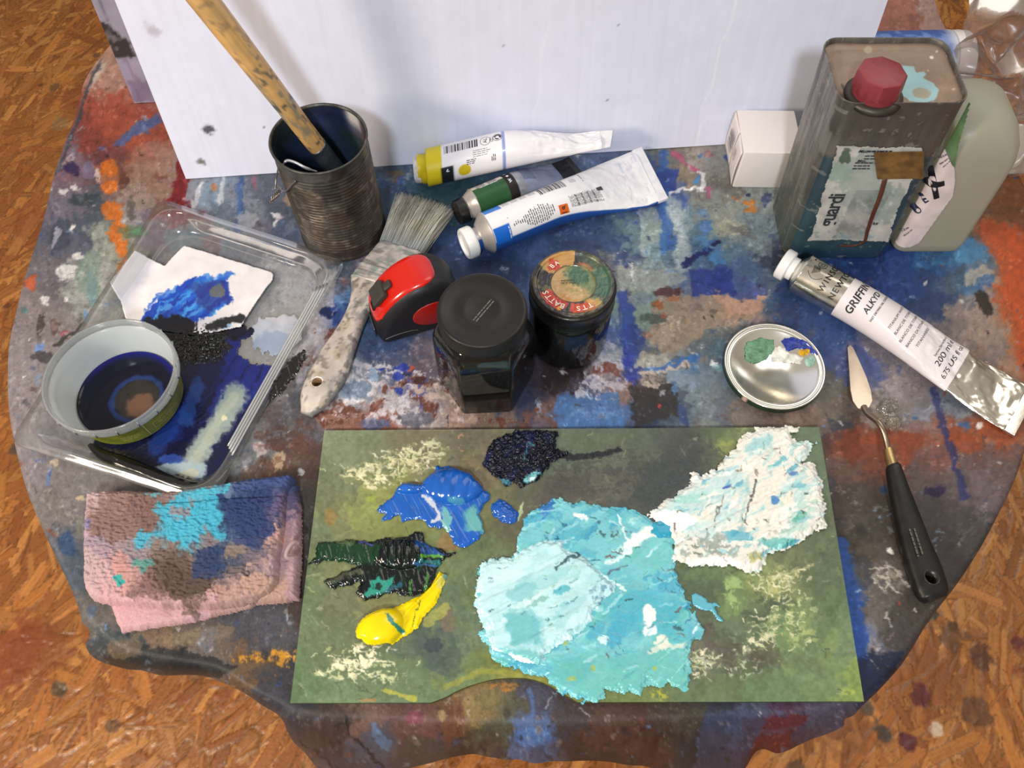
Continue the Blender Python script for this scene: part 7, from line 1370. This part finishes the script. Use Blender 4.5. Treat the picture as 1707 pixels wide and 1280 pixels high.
    # yellow comet
    c6 = Canvas(hx('f0d400')); c6.poly([(644, 1023), (652, 1025), (664, 1040), (675, 1056), (668, 1058), (652, 1040)], '2c8080', .95, 2.5, 2); c6.blob(735, 972, 8, 10, 'd0cc80', .7); c6.line([(744, 958), (740, 964)], 6, '5aa0b0', .8); c6.line([(700, 1000), (690, 1045)], 2, '4a6030', .8, .7)
    def hyel(X, Y, sd):
        q = proj(np.stack([X, Y, np.full(X.shape, TZ+PT)], -1)); d = np.hypot(((q[..., 0]-632)*.8-(q[..., 1]-1048)*.45)/40, ((q[..., 0]-632)*.45+(q[..., 1]-1048)*.8)/30); dome = np.sqrt(np.clip(1-d*d, 0, 1)); k = (q[..., 0]-690)*.72+(q[..., 1]-1010)*.70
        return np.minimum(sd*.7, .0016)+.0085*dome+.0016*np.exp(-(k/3)**2)*ss(660, 690, q[..., 0])-.0008*np.exp(-((k-9)/3)**2)*ss(650, 680, q[..., 0])+.0004
    patch(T, 'yellow_paint', [(594, 1055), (598, 1042), (607, 1032), (622, 1023), (639, 1017), (656, 1014), (680, 1003), (701, 993), (712, 984), (720, 974), (728, 960), (733, 952), (739, 958), (746, 959), (742, 970), (737, 982), (729, 1004), (716, 1018), (705, 1029), (698, 1048), (690, 1050), (675, 1061), (654, 1074), (632, 1078), (615, 1078), (605, 1070), (597, 1064)], PT-.0004, wet, c6, hyel, res=.0004, rag=.0006, label='comet of bright yellow paint', seed=8)
    # blue-black crust at the back edge
    c7 = Canvas(hx('0c0f22')); c7.a *= (1+N1*.8)[..., None]; c7.dabs(40, (806, 718, 925, 812), 3, 10, ('141c48', '0a0a14', '1c2858'), (.4, .8), 71, aspect=(2, 5)); c7.line([(872, 770), (880, 740), (890, 745)], 4, '4a8c98', .6, 1.0); c7.blob(888, 796, 16, 7, '6cb4bc', .95, -20, 1.1); c7.blob(885, 800, 7, 3, 'd8e8e8', .9); c7.blob(835, 805, 16, 4, '4c94a8', .8, 15, 1.2)
    patch(T, 'navy_paint', [(806, 782), (804, 772), (808, 760), (815, 745), (825, 735), (849, 722), (880, 719), (905, 719), (927, 721), (928, 735), (925, 750), (945, 755), (930, 764), (915, 772), (911, 785), (906, 790), (895, 802), (885, 806), (872, 812), (858, 806), (846, 812), (837, 808), (833, 800), (818, 790)], PT-.0004, M('crusty_oil', rough=.3, attr=True, spec=.35), c7, lambda X, Y, sd: np.minimum(sd*.9, .0022)+(fbm(X/.0016, Y/.0016, 3, 193)-.4)*.0034+ridge(X, Y, 70, .006, .002, 194)*.002+.0008, res=.0004, rag=.0016, label='blue-black crust of paint', seed=9)
    c8 = Canvas(hx('5aacc0')); patch(T, 'turquoise_flick', [(1152, 992), (1160, 988), (1172, 995), (1180, 1003), (1192, 1006), (1210, 1016), (1192, 1012), (1200, 1028), (1210, 1040), (1196, 1034), (1184, 1020), (1170, 1018), (1156, 1010)], PT-.0004, oil, c8, lambda X, Y, sd: np.minimum(sd*.5, .0008)+.0003, rag=.0008, seed=10)
build_palette()

# ------------------------------------------------------------------ folded terry wash cloth
def build_towel():
    cen = at(325, 920, 0); T = thing('wash_cloth', 'folded pink terry wash cloth stained with turquoise and navy paint', 'cloth', cen)
    cv = Canvas(hx('b08888')); pts = "160 840 b89a9c;220 840 8c6c64;280 840 7c5c54;200 890 84645c;260 880 7a5a54;330 830 8c6c68;400 820 5c6c90;450 815 3c5080;490 810 44507c;160 900 b090a0;165 960 b49498;160 1000 c0989c;210 960 c08480;200 1000 c89094;260 1000 b88484;240 930 8c7c84;180 930 988090;290 930 806860;300 970 5c4840;330 990 584840;290 1000 6a5048;350 960 5a4c4c;340 910 7a6a70;380 960 3c4868;370 920 4c5470;400 980 6a5c60;420 1000 b08880;380 1005 a87c74;450 990 b08878;440 940 6c6070;430 900 3c4470;400 870 2c4068;430 850 303c6c;460 880 404874;450 860 343c6c;470 850 5c5078;475 900 c08a84;465 930 a88078;480 950 b08c94;490 880 a88090;495 920 a8868e;500 980 a47c84;490 990 a88288;350 870 3c9cb8;310 870 4c98b0;340 850 48a8c4;300 900 46a0bc;370 880 40a0c0;230 1040 c8949c;350 1030 c0909a;300 1030 c4939b"
    cv.field([(float(a), float(b), c) for a, b, c in (p.split() for p in pts.split(';'))])
    cv.desat(.85)
    cv.poly([(308, 824), (335, 820), (390, 812), (388, 830), (370, 836), (312, 842)], '40a8c4', .9, 6, 6); cv.poly([(268, 850), (300, 846), (368, 845), (382, 872), (370, 885), (385, 905), (372, 912), (352, 890), (330, 915), (240, 915), (238, 902), (270, 895), (275, 870)], '3ca4c2', .85, 10, 8); cv.blob(310, 870, 16, 9, '9a7478', .7, 0, 1.2)
    cv.poly([(372, 840), (460, 822), (455, 900), (430, 930), (400, 890)], '2c3c68', .8, 12, 12); cv.poly([(335, 925), (385, 925), (380, 975), (330, 972)], '2c3c64', .8, 12, 12); cv.poly([(400, 812), (495, 798), (498, 812), (420, 825)], '3c4c84', .7, 8, 8); cv.poly([(250, 940), (325, 930), (325, 1010), (240, 1010)], '54443c', .6, 16, 18); cv.blob(215, 968, 12, 8, '2c9c98', .9, -30, 1.2); cv.blob(250, 950, 18, 10, '4a9088', .8, 0, 1.3); cv.blob(160, 880, 10, 20, '6c70b0', .6, 0, 1.2); cv.blob(420, 960, 3, 3, '2c2c34', .9); cv.blob(400, 925, 14, 14, '9a8068', .6, 0, 1.2); cv.blob(258, 834, 16, 6, '5aa0b0', .8, 0, 1.2)
    cv.distress(16, 30); cv.desat(.9)
    tm = M('terry', rough=.9, spec=.1, attr=True, vary=(900, .12))
    def terry(X, Y, s, amp):
        u = X+(fbm(X/.02, Y/.02, 2, s)-.5)*.008; v = Y+(fbm(X/.02, Y/.02, 2, s+1)-.5)*.008
        loops = vn(u/.0023, v/.0015, s)*.7+vn(u/.0011, v/.0011, s+2)*.3; rows = .5+.5*np.sin(v/.0030*2*np.pi+(vn(u/.004, v/.004, s+4)-.5)*5); return amp*(loops*.9+rows*.12)
    def layer(name, poly, z0, th, r, seed, amp=.0016, label=None, fold=None, m_=tm):
        def h(X, Y, sd):
            e = np.clip(sd/r, 0, 1); z = th*np.sqrt(np.clip(1-(1-e)**2, 0, 1)); z = z+terry(X, Y, seed, amp)*ss(0, .003, sd)+(fbm(X/.03, Y/.03, 2, seed+8)-.5)*.004*e
            if fold is not None: z = z+fold(X, Y)
            return z
        return patch(T, name, poly, z0, m_, cv, h, res=.00042, rag=.0005, label=label, seed=seed)
    layer('under_fold', [(188, 1012), (198, 1040), (206, 1056), (262, 1049), (320, 1040), (372, 1028), (420, 1016), (440, 1005), (440, 960), (200, 960)], .0005, .0065, .004, 201, .0005, 'thin pink woven hem under the fold')
    layer('right_fold', [(430, 830), (498, 812), (505, 850), (506, 900), (505, 950), (501, 1003), (470, 1008), (430, 1010)], .0005, .0095, .005, 211, .0012)
    def fold(X, Y):
        q = proj(np.stack([X, Y, np.full(X.shape, TZ+.014)], -1)); d = q[..., 1]-(842-(q[..., 0]-250)*.07); return -.0022*np.exp(-(d/3.0)**2)*ss(215, 300, q[..., 0])
    layer('top_fold', [(152, 826), (200, 822), (260, 825), (320, 822), (350, 816), (400, 808), (450, 800), (488, 797), (496, 803), (486, 830), (482, 860), (480, 900), (474, 940), (470, 975), (455, 995), (420, 1010), (370, 1018), (300, 1020), (240, 1016), (190, 1012), (160, 1004), (148, 985), (146, 920), (150, 860)], .0045, .0125, .006, 221, .0026, fold=fold)
    V, F = sweep(smoothpath([at(490, 930, .016)-cen, at(478, 928, .019)-cen, at(480, 916, .021)-cen, at(490, 904, .020)-cen, at(497, 906, .017)-cen], 30), .0016, 10); mesh('hanging_loop', V, F, M('loop_tape', 'a89090', .8), T, label='pale hanging loop')
build_towel()

# ------------------------------------------------------------------ clear dried medium spilt beside the knife
def build_spill():
    cv = Canvas(hx('ffffff')); lo = at(1490, 695, 0); E = bpy.data.objects.new('tmp', None); E.location = lo
    o = patch(E, 'dried_gel', [(1466, 668), (1480, 664), (1500, 668), (1502, 684), (1494, 690), (1506, 700), (1502, 716), (1488, 722), (1474, 716), (1468, 700), (1476, 690), (1466, 682)], .0002, thin('clear_gel', 'f6f2ea', .06, .10, .03, 'e8e2d4', edge=1.2), cv, lambda X, Y, sd: np.minimum(sd*.8, .0022)+(fbm(X/.002, Y/.002, 2, 231)-.5)*.0026+.0006, res=.0005, rag=.0025)
    o.parent = None; o.location = lo; bpy.data.objects.remove(E); tag(o, 'clear glossy blob of dried gel on the cloth beside the knife blade', 'blob')
build_spill()
